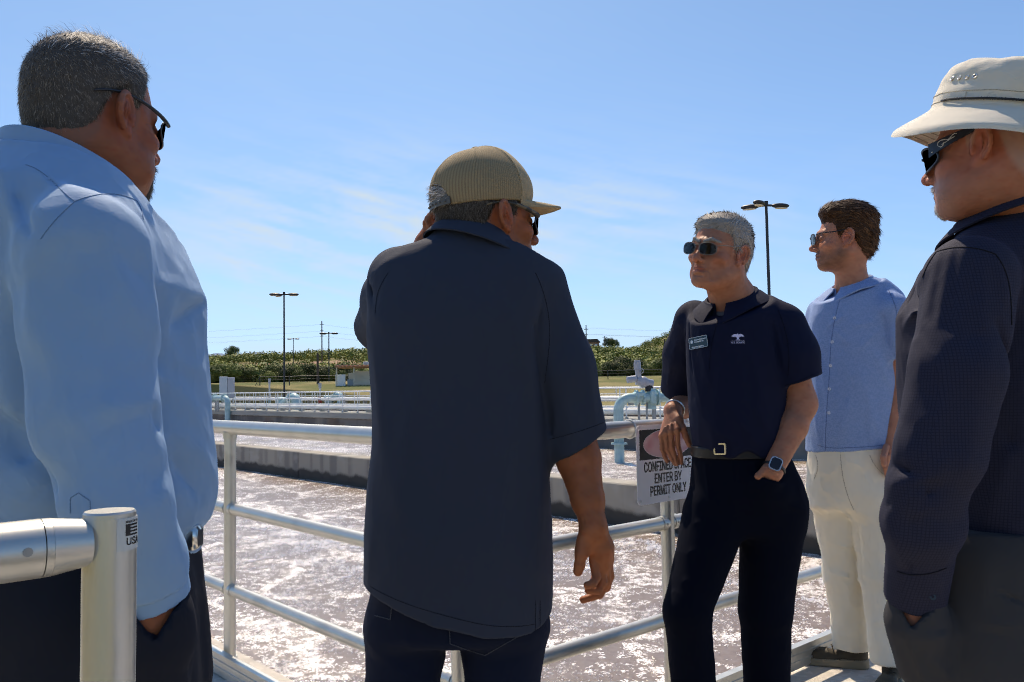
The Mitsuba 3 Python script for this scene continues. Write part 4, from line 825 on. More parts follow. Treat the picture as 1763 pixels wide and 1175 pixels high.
# ------------------------------------------------------------------ generic pieces of a figure
def plane(p, o, n): return (p - np.asarray(o)) @ unit(n)
def legs(p, hips, knees, ankles, rh, rk, ra, k=0.03):
    d = None
    for h, kn, a in zip(hips, knees, ankles):
        e = smin(cone(p, h, kn, rh, rk), cone(p, kn, a, rk, ra), 0.03); d = e if d is None else smin(d, e, k)
    return d
def shoe(parent, o, yaw, upper, sole, k=1.0):
    y = math.radians(yaw); fy = np.array([math.sin(y), math.cos(y), 0]); fx = np.array([fy[1], -fy[0], 0]); R = np.array([fx, fy, EZ]); o = np.asarray(o, float)
    L = lambda p: (p - o) @ R.T / k
    def outline(q, w): return smin(cone(np.c_[q[:, :2], 0 * q[:, 2]], (0, -0.07, 0), (0.006, 0.02, 0), 0.036 + w, 0.042 + w), cone(np.c_[q[:, :2], 0 * q[:, 2]], (0.006, 0.08, 0), (-0.004, 0.15, 0), 0.046 + w, 0.034 + w), 0.03)
    def fs(p): q = L(p); return smax(outline(q, 0.003), np.abs(q[:, 2] - 0.016 - 0.10 * np.maximum(q[:, 1] - 0.09, 0) ** 1.4 - 0.02 * np.maximum(-q[:, 1], 0)) - 0.015 - 0.004 * (q[:, 1] < 0), 0.006) * k
    def fu(p):
        q = L(p); d = smin(ell(q, (0.001, 0.088, 0.030), (0.044, 0.095, 0.040)), ell(q, (0, -0.055, 0.05), (0.037, 0.055, 0.052)), 0.04)
        d = smin(d, cone(q, (0, -0.06, 0.05), (0, -0.055, 0.115), 0.038, 0.036), 0.03); d = smax(d, outline(q, 0.0), 0.012); d = smax(d, 0.022 - q[:, 2], 0.004); d = smax(d, (q[:, 2] - 0.100 + 0.40 * q[:, 1]) * 0.93, 0.014)
        for yy in (0.035, 0.055, 0.075): d = smin(d, cone(np.c_[np.abs(q[:, 0]), q[:, 1:]], (0, yy, 0.083 - 0.55 * (yy - 0.035)), (0.024, yy - 0.006, 0.066 - 0.5 * (yy - 0.035)), 0.003, 0.003), 0.003)
        return d * k
    lo, hi = bbox([o, o + EZ * 0.15 * k], 0.2 * k); lo[2] = -0.004
    u = figure_part(parent + '__shoe', upper, fu, lo, hi, 0.005); figure_part(u + '__sole', sole, fs, lo, hi, 0.005)
def skin_core(p, H, neck0, neck1, hip, r=0.062): return smin(smin(H.skin(p), cone(p, neck0, neck1, r, r * 1.1), 0.03), cone(p, neck1, hip, r * 0.9, 0.10), 0.05)
def finger(p, pts, r0): return chain(p, pts, np.linspace(r0, r0 * 0.78, len(pts)), 0.004)
GREY = np.array([(0.16, 0.145, 0.13), (0.33, 0.31, 0.285), (0.07, 0.06, 0.052), (0.5, 0.48, 0.45), (0.22, 0.2, 0.18)])

# ------------------------------------------------------------------ person in the light blue shirt, left
def person_left():
    P = thing('person', 'person in a light blue dress shirt and dark trousers, at the left edge with hand in pocket, wearing sunglasses', 'person', None)
    labels[P]['label'] = 'person in light blue dress shirt at the left edge, seen from behind, hand in pocket'
    H = Head(at(165, 203, 1.33), 27, -3, 1, 0.99, jowl=1.0, back=0.014, flat=0.006)
    tone = (0.27, 0.095, 0.045)
    cloth('m_shirt_a', (0.225, 0.345, 0.505), 0.8, 0.4, weave(900)); cloth('m_trousers_a', (0.010, 0.012, 0.020), 0.85, 0.1)
    sh, el, fa, wr = at(146, 434, 1.10), at(170, 722, 1.06), at(204, 876, 1.05), at(242, 962, 1.07); ce = at(261, 1033, 1.085)
    neck1 = at(125, 330, 1.33); hip = at(150, 980, 1.3)
    arm_dir = unit(ce - wr)
    # trousers first, so that the pocket can be cut
    tl = Loft(rows((850, -40, 322, 1.30, 0.185), (930, -48, 318, 1.30, 0.185), (1010, -52, 326, 1.30, 0.19), (1100, -48, 336, 1.30, 0.19), (1175, -40, 342, 1.30, 0.19), (1240, -20, 335, 1.30, 0.18)), 2.4)
    cx = at(150, 1000, 1.3); fx = np.array([0.6, -0.8, 0]) * 0.10
    hips = [np.array([cx[0], cx[1], 0.86]) + s * fx for s in (1, -1)]; knees = [np.array([cx[0] + 0.03, cx[1], 0.47]) + s * fx * 1.1 for s in (1, -1)]; ank = [np.array([cx[0], cx[1], 0.09]) + s * fx * 1.25 for s in (1, -1)]
    pk = at(320, 1024, 1.10), at(266, 1106, 1.10), at(233, 1066, 1.10)      # front pocket opening
    pv = unit(pk[1] - CAM)
    def trousers(p):
        d = smax(tl(p), 0.66 - p[:, 2], 0.05); d = smin(d, legs(p, hips, knees, ank, 0.12, 0.095, 0.085), 0.04); z = p[:, 2] + 0.10 * (p[:, 0] - cx[0])
        d = smax(d, z - (EYE - 0.165), 0.006); d = smax(d, 0.05 - p[:, 2], 0.006)
        h = cone(p, ce, at(258, 1085, 1.10), 0.056, 0.040)
        d = smin(d, cone(p, at(250, 1130, 1.14), at(258, 1190, 1.14), 0.062, 0.05), 0.03)
        d = smax(d, -h, 0.012)
        hd = smin(smin(cone(p, wr, at(256, 1052, 1.075), 0.031, 0.034), cone(p, at(244, 1055, 1.075), at(254, 1100, 1.08), 0.030, 0.034), 0.02), cone(p, at(254, 1100, 1.08), at(262, 1185, 1.10), 0.038, 0.034), 0.02)
        hd = smin(hd, cone(p, at(276, 1055, 1.085), at(278, 1095, 1.10), 0.028, 0.030), 0.02) - 0.009
        d = smin(d, smax(hd, np.minimum(plane(p, pk[1], np.cross(pv, pk[2] - pk[1])), plane(p, pk[1], np.cross(pk[0] - pk[1], pv))), 0.003), 0.012)
        return d - 0.003 * wrinkle(p, (9, 9, 5), 1, 4)
    figure_part(P + '__trousers', 'm_trousers_a', trousers, [cx[0] - .32, cx[1] - .32, 0.03], [cx[0] + .32, cx[1] + .32, 1.08], 0.008, 0.01)
    # body
    fingers = [[at(250 + 9 * i, 1098, 1.075 + 0.012 * i), at(256 + 8 * i, 1150, 1.09 + 0.012 * i), at(262 + 7 * i, 1190, 1.10 + 0.01 * i)] for i in range(4)]
    thumb = [at(232, 1060, 1.06), at(220, 1095, 1.075), at(224, 1125, 1.09)]
    def skin(p):
        d = skin_core(p, H, H.w(0, -0.022, -0.06), neck1, hip, 0.060)
        d = smin(d, cone(p, H.w(0.0, -0.045, -0.06), at(108, 285, 1.31), 0.044, 0.05), 0.03)      # the thick nape
        d = smin(d, chain(p, [sh, el, wr], [0.05, 0.042, 0.03]), 0.03)
        hnd = smin(cone(p, wr, at(256, 1052, 1.075), 0.031, 0.034), cone(p, at(244, 1055, 1.075), at(254, 1100, 1.08), 0.030, 0.034), 0.02)
        hnd = smin(hnd, cone(p, at(276, 1055, 1.085), at(278, 1095, 1.10), 0.028, 0.030), 0.02)
        for f in fingers: hnd = smin(hnd, finger(p, f, 0.0095), 0.006)
        hnd = smin(hnd, finger(p, thumb, 0.0115), 0.008)
        return smin(d, hnd, 0.015)
    stub = lambda q: (0.30 * sstep(0.0, 0.03, hair_line(q, SHORT) + 0.03)[:] * (q[:, 1] < 0.03), (0.16, 0.13, 0.115))
    figure_part(P + '__body', 'm_skin', skin, *bbox([H.o, hip, at(290, 1190, 1.1)], 0.19), 0.0042, color=skin_color(H, tone, stub))
    # hair
    HL = [(-0.13, -0.088), (-0.075, -0.085), (-0.05, -0.05), (-0.030, 0.010), (-0.004, 0.024), (0.006, -0.006), (0.022, -0.002), (0.034, 0.036), (0.050, 0.062), (0.070, 0.082), (0.10, 0.100)]
    def hair(p):
        q = H.loc(p); m = np.abs(q).max(1) < 0.16; d = np.full(len(p), 0.05)
        qq = q[m]; t = 0.0105 * sstep(-0.004, 0.03, hair_line(qq, HL)) + 0.001 * sstep(0.05, 0.11, qq[:, 2]); qs = qq.copy(); qs[:, 0] = np.abs(qs[:, 0])
        d[m] = H.cran(qs) - t + 0.003 - 0.0022 * (meshkit.fbm(qq * [150, 90, 60], 2, 5) - 0.5); return d * H.k
    comb = lambda q: np.stack([q[:, 0] * 2, 0.35 + 0 * q[:, 0], -0.8 + 9 * np.maximum(q[:, 2] - 0.03, 0)], 1)
    msk = lambda q: (hair_line(q, HL) > 0.0) * (1.0 + 0 * q[:, 0])
    cols = np.array([(0.09, 0.082, 0.074), (0.17, 0.158, 0.145), (0.05, 0.045, 0.040), (0.26, 0.245, 0.225), (0.12, 0.11, 0.10)])
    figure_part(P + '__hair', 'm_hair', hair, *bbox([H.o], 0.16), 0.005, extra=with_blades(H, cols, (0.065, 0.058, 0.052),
        dict(n=30000, ln=0.0085, wd=0.0004, comb=comb, seed=3, lift=0.18, mask=msk, jit=0.2), dict(n=7000, ln=0.012, wd=0.0004, comb=lambda q: np.stack([q[:, 0] * 2, 0.8 + 0 * q[:, 0], 0.0 * q[:, 0]], 1), seed=5, lift=0.25, jit=0.25, cols=cols * 2.4, mask=lambda q: sstep(0.055, 0.10, q[:, 2])), dict(n=500, ln=0.026, wd=0.0003, comb=lambda q: np.stack([q[:, 0] * 3, -0.6 + 0 * q[:, 0], 0.5 + 0 * q[:, 0]], 1), seed=4, lift=0.8, mask=lambda q: (q[:, 2] > 0.085) * 1.0)))  # second set: sunlight on the crown put into brighter hair colours
    def beard(p):
        q = H.loc(p); qs = q.copy(); qs[:, 0] = np.abs(qs[:, 0]); d = smin(ell(qs, (0, 0.082, -0.098), (0.027, 0.022, 0.028)), cone(qs, (0.026, 0.086, -0.064), (0.024, 0.082, -0.092), 0.008, 0.009), 0.01); d = smin(d, cone(qs, (0, 0.1, -0.056), (0.024, 0.088, -0.062), 0.006, 0.006), 0.008)
        return (d - 0.003 * (meshkit.fbm(q * 160, 2, 8) - 0.3)) * H.k
    figure_part(P + '__beard', 'm_hair', beard, *bbox([H.w(0, 0.08, -0.08)], 0.08), 0.004, extra=with_blades(H, cols * 0.8, (0.07, 0.055, 0.045), dict(n=3500, ln=0.009, wd=0.0004, comb=lambda q: np.stack([0 * q[:, 0], 0.4 + 0 * q[:, 0], -1 + 0 * q[:, 0]], 1), seed=6, lift=0.5)))
    # sunglasses
    g = numbered(P + '__sunglasses')
    for sgn in (-1, 1):
        m, rim = lens_patch(H, sgn * 0.034, 0.064, 0.040, 0.1105, 0.075, 0.10, -0.004); part(g, 'lens', m, 'm_glasslens', 40)
        top = [v for v in rim if (v - H.o) @ H.z > -0.004 * H.k]; part(g, 'rim', tube(rim, 0.0014, 8, True), 'm_frame', 40)
        part(g, 'temple', tube(spline([H.w(sgn * 0.062, 0.088, 0.006), H.w(sgn * 0.076, 0.060, 0.012), H.w(sgn * 0.0815, 0.01, 0.022), H.w(sgn * 0.083, -0.03, 0.020), H.w(sgn * 0.078, -0.062, 0.010)], 24), np.interp(np.arange(24), [0, 6, 16, 23], [0.0034, 0.0030, 0.0022, 0.0016]), 10), 'm_frame', 40)
    part(g, 'bridge', tube(spline([H.w(-0.012, 0.112, 0.004), H.w(0, 0.116, 0.006), H.w(0.012, 0.112, 0.004)], 8), 0.0028, 8), 'm_frame', 40)
    # shirt
    bl = Loft(rows((240, 28, 196, 1.30, 0.09), (280, 16, 214, 1.30, 0.105), (315, -6, 236, 1.30, 0.14), (352, -30, 256, 1.30, 0.175), (420, -48, 286, 1.30, 0.195), (480, -54, 313, 1.30, 0.20), (512, -58, 328, 1.30, 0.205), (600, -62, 327, 1.30, 0.205), (700, -62, 334, 1.30, 0.21), (800, -58, 341, 1.30, 0.215), (860, -52, 345, 1.30, 0.215), (900, -46, 336, 1.30, 0.20), (925, -42, 320, 1.30, 0.19)), 2.25)
    yb = math.radians(40); BY = np.array([math.sin(yb), math.cos(yb), 0]); BX = np.array([BY[1], -BY[0], 0]); CC = at(122, 300, 1.30)
    npl = lambda p: (p - CC) @ EZ + 0.44 * ((p - CC) @ BY + 0.09) - 0.014
    def shirt0(p):
        d = smax(bl(p), npl(p), 0.008)
        d = smin(d, cone(p, at(122, 352, 1.26), sh + np.array([-0.01, 0.03, 0.004]), 0.066, 0.068), 0.06)
        a = chain(p, [sh, at(160, 560, 1.09), el, fa, wr, ce], [0.072, 0.070, 0.065, 0.056, 0.046, 0.046], 0.02)
        a = smax(a, plane(p, wr + arm_dir * 0.034, arm_dir), 0.004)
        d = smax(d, (EYE - 0.235) - (p[:, 2] + 0.13 * (p[:, 0] - cx[0])), 0.02)
        return smin(d, a, 0.022)
    FS = seg_folds(shirt0, [
        (30, 470, 62, 660, 16, 9), (62, 640, 78, 770, 15, 8), (75, 770, 190, 800, 20, 9), (110, 870, 235, 835, 20, 10), (60, 560, 150, 640, 18, 6), (262, 560, 270, 660, 12, 7), (190, 700, 268, 655, 17, 9), (150, 745, 250, 705, 22, -4),
        (205, 800, 272, 770, 15, 8), (165, 905, 275, 850, 16, 8), (180, 960, 290, 900, 15, 7), (225, 860, 275, 815, 18, -3), (248, 420, 262, 545, 10, 9), (284, 415, 292, 520, 9, 10), (285, 520, 276, 590, 10, 8), (300, 470, 352, 505, 14, 10), (290, 560, 350, 520, 22, -9),
        (283, 660, 330, 720, 18, 9), (290, 740, 345, 790, 18, 8), (335, 770, 365, 830, 12, 8), (295, 790, 340, 850, 20, -6), (8, 560, 22, 700, 16, 8), (5, 700, 50, 800, 25, -10), (30, 800, 80, 840, 20, 8), (6, 300, 38, 395, 12, 9), (25, 330, 55, 400, 10, -7), (48, 470, 110, 400, 13, 6), (60, 300, 150, 350, 22, 5), (120, 425, 245, 480, 30, -5), (300, 850, 350, 905, 14, 7), (10, 440, 14, 560, 9, 8), (60, 700, 74, 760, 8, 8), (80, 790, 105, 850, 14, -5), (262, 700, 272, 745, 12, -5), (240, 380, 256, 470, 7, 7), (150, 640, 240, 620, 14, 4), (100, 600, 130, 720, 16, 4), (295, 620, 345, 640, 12, 5), (310, 700, 352, 760, 10, 6), (0, 620, 30, 720, 12, 8), (10, 850, 90, 865, 12, 5), (255, 470, 268, 600, 6, 7), (60, 480, 66, 590, 9, 6), (190, 440, 236, 560, 18, 5), (110, 690, 160, 760, 16, 5), (120, 800, 180, 850, 12, 6), (215, 700, 262, 690, 8, 6), (235, 780, 276, 760, 8, 6), (60, 350, 40, 470, 10, 6)], 0.6, 2.1)
    SM = seg_folds(shirt0, [(46, 285, 62, 290, 2.6, -3), (62, 290, 128, 345, 2.6, -3.2), (128, 345, 180, 332, 2.4, -3.2), (180, 332, 234, 345, 2.4, -3.2), (128, 345, 100, 372, 2.4, -2.6), (100, 372, 70, 410, 2.4, -2.4), (234, 345, 245, 372, 2.4, -3)], 0.6)
    shirt = lambda p: shirt0(p) - folds(p, FS) - folds(p, SM) - wrinkle(p, (7, 7, 4), 0.004, 2) - wrinkle(p, (15, 15, 7), 0.0032, 6) - wrinkle(p, (30, 30, 16), 0.0012, 9)
    cloth('m_seam_a', (0.12, 0.20, 0.33), 0.9)
    S = figure_part(P + '__shirt', 'm_shirt_a', shirt, *bbox([at(-60, 240, 1.25), at(366, 1050, 1.3), at(160, 700, 0.98), at(-60, 900, 1.52), at(345, 980, 1.05)], 0.05), 0.0040, 0.016)
    for q_ in ([(44, 284), (64, 292), (96, 318), (129, 347)], [(129, 347), (156, 338), (190, 334), (216, 338), (236, 346)], [(129, 347), (108, 366), (86, 390), (70, 412)], [(236, 346), (243, 360), (247, 378)]): seam(S, 'm_seam_a', shirt, q_, 0.6, 0.0006)
    seam(S, 'm_seam_a', shirt, [(121, 884), (121, 858), (135, 849), (155, 863), (156, 884)], 0.6, 0.0006, 40, False)
    def cuff(p):
        d = smax(smax(cone(p, wr - arm_dir * 0.02, ce, 0.0495, 0.0485), plane(p, ce, arm_dir), 0.003), -plane(p, wr + arm_dir * 0.004, arm_dir), 0.003)
        d = smax(d, -cone(p, wr, ce + arm_dir * 0.03, 0.043, 0.043), 0.002); return d - 0.0012 * wrinkle(p, (20, 20, 20), 1, 3)
    figure_part(S + '__cuff', 'm_shirt_a', cuff, *bbox([wr, ce], 0.09), 0.004)
    part(S, 'collar', collar_mesh(CC, BX, BY, unit([0.03, 0.0, 1]), collar_prof(0.052, 0.046, 0.007, 0.013, 0.0), 0.086, 0.092, 0.080, gap=0.12, tip=0.02), 'm_shirt_a', 50)
    def belt(p): z = p[:, 2] + 0.10 * (p[:, 0] - cx[0]); return smax(smax(np.abs(tl(p) - 0.006) - 0.0035, np.abs(z - (EYE - 0.178)) - 0.018, 0.003), 0.0 * z - 1, 0.01)
    figure_part(P + '__belt', 'm_belt', belt, *bbox([at(-50, 860, 1.3), at(335, 960, 1.3)], 0.23), 0.006)
    bk = hit(tl, 318, 925, 0.7); part(P, 'belt_buckle', box(bk + np.array([0.012, -0.004, 0.0]), (0.028, 0.034, 0.036), None, 0.006), 'm_steel', 40)
    for a in ank: shoe(P, [a[0] + 0.02, a[1] + 0.02, 0.0], 53, 'm_belt', 'm_black')
person_left()
# ------------------------------------------------------------------ person in the charcoal polo and tan cap, centre
def cap(P, H, mc, mesh_mat, strap_m):
    """mesh-backed cap with a bent brim and a snap strap below an arched opening at the back"""
    tilt = math.radians(-6)
    def cq(p): q = H.loc(p); c, s_ = math.cos(tilt), math.sin(tilt); return np.stack([q[:, 0], q[:, 1] * c - q[:, 2] * s_, q[:, 1] * s_ + q[:, 2] * c], 1)
    def dome(q): return smin(ell(q, (0, -0.014, 0.058), (0.0945, 0.116, 0.098)), cone(q, (0, 0.055, 0.065), (0, 0.015, 0.105), 0.045, 0.05), 0.03)
    def crown(p, back=True):
        q = cq(p); d = smax(smax(dome(q), -dome(q) - 0.011, 0.002), 0.026 - q[:, 2], 0.003)
        for ang in (0.55, 1.6, 2.55):                          # panel seams
            nn = np.array([math.cos(ang), math.sin(ang)]); d = d - 0.0012 * np.exp(-((q[:, 0] * nn[1] - (q[:, 1] + 0.012) * nn[0]) / 0.0028) ** 2)
        arch = np.sqrt((q[:, 0] / 0.040) ** 2 + ((q[:, 2] - 0.038) / 0.040) ** 2) - 1; d = smax(d, np.where(q[:, 1] < -0.04, -arch * 0.035, -1.0), 0.003); return d * H.k
    C = numbered(P + '__cap')
    def isf(q): return q[:, 1] + 0.012 - 0.45 * np.abs(q[:, 0]) - 0.012
    lo, hi = bbox([H.w(0, -0.012, 0.06)], 0.15)
    figure_part(C + '__back_panel', mesh_mat, lambda p: smax(crown(p), isf(cq(p)) * 0.9, 0.001), lo, hi, 0.0032)
    figure_part(C + '__front_panel', mc, lambda p: smax(crown(p), -isf(cq(p)) * 0.9, 0.001) - 0.0008, lo, hi, 0.0032)
    bt = lambda x, y, z: H.w(x, y * math.cos(tilt) + z * math.sin(tilt), -y * math.sin(tilt) + z * math.cos(tilt))
    part(C, 'button', mapped(trimesh.creation.icosphere(2), bt(0, -0.014, 0.158), H.x * 0.009, H.y * 0.009, H.z * 0.005), mc, 40)
    n, m = 41, 12; V = []
    for i, u in enumerate(np.linspace(-1, 1, n)):              # brim
        a = u * math.radians(63); bx, by = 0.0925 * math.sin(a), -0.014 + 0.114 * math.cos(a)
        ln = 0.088 * (1 - abs(u) ** 2.6); 
        for t in np.linspace(0, 1, m): x = bx * (1 - 0.06 * t); V.append((x, by - 0.004 + ln * t, 0.034 - 2.9 * x * x * (0.35 + 0.65 * t) - 0.010 * t * t * (1 - u * u)))
    V = np.array(V); V2 = V - [0, 0, 0.0036]; k = n * m; W = np.array([bt(*v) for v in np.vstack([V, V2])])
    i, j = np.meshgrid(np.arange(n - 1), np.arange(m - 1), indexing='ij'); q = (i * m + j).ravel(); f = np.vstack([np.c_[q, q + m, q + m + 1], np.c_[q, q + m + 1, q + 1]])
    e = np.r_[np.arange(n) * m + m - 1]; rim = np.vstack([np.c_[e[:-1], e[1:] + k, e[1:]], np.c_[e[:-1], e[:-1] + k, e[1:] + k]])
    part(C, 'brim', trimesh.Trimesh(W, np.vstack([f, f[:, ::-1] + k, rim]), process=False), mc, 40)
    st = [bt(0.0945 * math.sin(a), -0.014 + 0.1165 * math.cos(a), z) for a in np.linspace(math.pi - 0.52, math.pi + 0.52, 15) for z in (0.0275, 0.0425)]
    st = np.array(st); st2 = st + (st - H.o) * 0.018; W = np.vstack([st, st2]); k = 30; f = []
    for r in range(14): a, b, c, d = 2 * r, 2 * r + 1, 2 * r + 3, 2 * r + 2; f += [[a, b, c], [a, c, d], [a + k, c + k, b + k], [a + k, d + k, c + k], [b, b + k, c + k], [b, c + k, c], [a, d, d + k], [a, d + k, a + k]]
    part(C, 'snap_strap', trimesh.Trimesh(W, np.array(f), process=False), strap_m, 40)
    for a in np.linspace(-0.4, 0.3, 6):
        o = bt(0.0975 * math.sin(math.pi + a), -0.014 + 0.1195 * math.cos(math.pi + a), 0.035); part(C, 'snap', mapped(trimesh.creation.icosphere(1), o, H.x * 0.0028, H.y * 0.0028, H.z * 0.0028), strap_m, 40)
def person_centre():
    P = thing('person', 'person in charcoal polo shirt and tan cap, seen from behind in the centre', 'person')
    H = Head(at(843, 380, 1.93), 59, 0, -2, 1.05, back=0.006)
    tone = (0.34, 0.115, 0.045)
    cloth('m_shirt_b', (0.033, 0.040, 0.060), 0.9, 0.15, weave(1100)); cloth('m_jeans_b', (0.006, 0.010, 0.026), 0.9, 0.05, (lambda p, n, uv: noise(p.x * 500 + p.z * 500, p.y * 500 + p.z * 300, 0.0), 0.0005))
    cloth('m_cap', lambda p, n, uv: mix((0.40, 0.30, 0.17), (0.33, 0.245, 0.135), noise(p.x * 400, p.y * 400, p.z * 400)), 0.9, 0.3)
    def meshy(p, n, uv):
        a = dr.atan2(p.x - float(H.o[0]), p.y - float(H.o[1])); s = dr.sin(a * 120); return mix((0.23, 0.17, 0.092), (0.32, 0.24, 0.135), smoothstep(-0.9, 0.6, s))
    cloth('m_capmesh', meshy, 0.9, 0.2); mat('m_strap', (0.10, 0.095, 0.085), 0.5)
    shR, elR, wrR = at(922, 497, 1.93), at(985, 742, 1.93), at(1022, 908, 1.83); shL, elL, wrL = at(694, 482, 1.93), at(674, 552, 2.16), at(734, 420, 2.05)
    hip = at(790, 1010, 1.93); neck1 = at(835, 465, 1.93)
    D = 1.83
    pal = [(1020, 915, D), (1034, 945, D + .006), (1036, 972, D + .01)]
    fin = [[(1022, 966, D - .005), (1027, 994, D - .02), (1020, 1006, D - .035), (1011, 1008, D - .045)],
           [(1034, 974, D + .004), (1038, 1003, D - .002), (1030, 1017, D - .01), (1013, 1017, D - .016)],
           [(1042, 972, D + .014), (1045, 1004, D + .014), (1032, 1024, D + .012), (1004, 1033, D + .010)],
           [(1046, 962, D + .024), (1050, 992, D + .030), (1044, 1012, D + .034), (1028, 1020, D + .036)]]
    thumb = [(1004, 930, D - .012), (1000, 955, D - .022), (998, 973, D - .026), (995, 984, D - .027)]
    fl = [[(744, 394, 2.03), (737, 378, 2.02), (746, 366, 2.01), (760, 369, 2.00)], [(741, 400, 2.045), (734, 385, 2.04), (741, 372, 2.03), (756, 369, 2.02)], [(746, 403, 2.06), (739, 390, 2.06), (746, 378, 2.05), (760, 376, 2.04)], [(752, 405, 2.07), (746, 394, 2.07), (752, 385, 2.06), (764, 382, 2.05)]]
    def skin(p):
        d = skin_core(p, H, H.w(0, -0.03, -0.05), neck1, hip, 0.058)
        a = smin(chain(p, [shR, elR], [0.05, 0.044]), chain(p, [elR, at(996, 790, 1.91), at(1012, 862, 1.86), wrR], [0.046, 0.050, 0.036, 0.0255]), 0.03)
        h = smin(cone(p, wrR, at(*pal[1]), 0.026, 0.026), cone(p, at(*pal[1]), at(*pal[2]), 0.027, 0.022), 0.012)
        h = smin(h, cone(p, at(1034, 935, D + .012), at(1046, 962, D + .022), 0.021, 0.014), 0.015)
        h = smin(h, cone(p, at(1014, 922, D - .008), at(1004, 948, D - .014), 0.021, 0.017), 0.012)       # ball of the thumb
        h = smax(h, -cone(p, at(1006, 918, D - .05), at(1016, 955, D - .045), 0.018, 0.014), 0.012)
        for f in fin: h = smin(h, finger(p, [at(*q) for q in f], 0.0105), 0.005)
        h = smin(h, finger(p, [at(*q) for q in thumb], 0.0135), 0.008)
        d = smin(d, smin(a, h, 0.02), 0.02)
        b = chain(p, [shL, elL, wrL], [0.05, 0.043, 0.027]); g = cone(p, wrL, at(746, 396, 2.05), 0.026, 0.025)
        for f in fl: g = smin(g, finger(p, [at(*q) for q in f], 0.0095), 0.005)
        g = smin(g, finger(p, [at(756, 408, 2.03), at(765, 397, 2.01), at(772, 389, 2.00)], 0.011), 0.006)
        return smin(d, smin(b, g, 0.012), 0.02)
    stub = lambda q: (0.25 * sstep(0.0, 0.03, hair_line(q, SHORT) + 0.025) * (q[:, 1] < 0.03) + 0.35 * sstep(-0.055, -0.075, q[:, 2]) * (q[:, 1] > 0.045), (0.24, 0.21, 0.19))
    figure_part(P + '__body', 'm_skin', skin, *bbox([H.o, hip, at(*fin[2][3]), wrL, elL], 0.15), 0.0042, color=skin_color(H, tone, stub))
    HL = [(-0.13, -0.062), (-0.075, -0.064), (-0.05, -0.040), (-0.030, 0.010), (-0.004, 0.022), (0.006, -0.020), (0.024, -0.018), (0.034, 0.030), (0.050, 0.060), (0.070, 0.084), (0.10, 0.100)]
    def hair(p):
        q = H.loc(p); m = np.abs(q).max(1) < 0.16; d = np.full(len(p), 0.05); qq = q[m]
        t = 0.010 * sstep(-0.004, 0.025, hair_line(qq, HL)) * (1 - 0.55 * sstep(0.02, 0.05, qq[:, 2]) * sstep(-0.07, -0.05, qq[:, 1])) + 0.012 * np.exp(-((qq[:, 0]) / 0.03) ** 2 - ((qq[:, 2] - 0.05) / 0.02) ** 2) * (qq[:, 1] < -0.05)
        qs = qq.copy(); qs[:, 0] = np.abs(qs[:, 0]); d[m] = H.cran(qs) - t + 0.003 - 0.002 * (meshkit.fbm(qq * [150, 90, 60], 2, 5) - 0.5); return d * H.k
    down = lambda q: np.stack([q[:, 0] * 2, -0.2 + 0 * q[:, 0], -1 + 0 * q[:, 0]], 1)
    cols = 0.5 * np.array([(0.10, 0.085, 0.075), (0.22, 0.2, 0.18), (0.05, 0.042, 0.036), (0.36, 0.33, 0.3), (0.14, 0.12, 0.1)])
    figure_part(P + '__hair', 'm_hair', hair, *bbox([H.o], 0.16), 0.005, extra=with_blades(H, cols, (0.045, 0.036, 0.03),
        dict(n=15000, ln=0.012, wd=0.0005, comb=down, seed=13, lift=0.25, mask=lambda q: ((hair_line(q, HL) > 0) & (q[:, 2] < 0.035)) * 1.0),
        dict(n=1600, ln=0.022, wd=0.0006, comb=lambda q: np.stack([-1.0 + q[:, 0], -0.9 + 0 * q[:, 0], -0.6 + 0 * q[:, 0]], 1), seed=14, lift=0.5, cols=cols * 5, mask=lambda q: ((np.abs(q[:, 0]) < 0.042) & (q[:, 1] < -0.05) & (q[:, 2] > 0.02) & (q[:, 2] < 0.075)) * 1.0)))
    cap(P, H, 'm_cap', 'm_capmesh', 'm_strap')
    g = numbered(P + '__sunglasses'); mat('m_camo', lambda p, n, uv: mix((0.16, 0.12, 0.07), (0.04, 0.035, 0.025), smoothstep(0.45, 0.55, noise(p.x * 90, p.y * 90, p.z * 90))), 0.5)
    for sgn in (-1, 1):
        m, rim = lens_patch(H, sgn * 0.034, 0.062, 0.040, 0.112, 0.078, 0.12, -0.008); part(g, 'lens', m, 'm_glasslens', 40); part(g, 'rim', tube(rim, 0.0019, 8, True), 'm_frame', 40)
        part(g, 'temple', tube(spline([H.w(sgn * 0.064, 0.084, 0.004), H.w(sgn * 0.076, 0.058, 0.010), H.w(sgn * 0.0815, 0.012, 0.020), H.w(sgn * 0.083, -0.026, 0.019), H.w(sgn * 0.079, -0.056, 0.010)], 24), np.interp(np.arange(24), [0, 6, 16, 23], [0.0062, 0.005, 0.003, 0.002]), 10), 'm_camo', 40)
    part(g, 'bridge', tube(spline([H.w(-0.010, 0.113, 0.002), H.w(0, 0.117, 0.004), H.w(0.010, 0.113, 0.002)], 8), 0.0024, 8), 'm_frame', 40)
    # polo shirt
    bl = Loft(rows((380, 765, 880, 1.93, 0.075), (412, 742, 900, 1.93, 0.09), (432, 690, 932, 1.93, 0.105), (462, 660, 950, 1.93, 0.125), (500, 646, 956, 1.93, 0.14), (560, 641, 952, 1.93, 0.15), (640, 645, 942, 1.93, 0.15), (740, 649, 938, 1.93, 0.155), (840, 641, 940, 1.93, 0.16), (940, 635, 944, 1.93, 0.17), (1020, 634, 945, 1.93, 0.17), (1110, 634, 947, 1.93, 0.165)), 2.4)
    sdir = unit(at(1000, 770, 1.93) - shR); lend = at(660, 562, 2.13); ldir = unit(elL - shL)
    BY = unit([0.10, 1, 0]); BX = np.array([BY[1], -BY[0], -0.30]); CC = at(822, 420, 1.915)
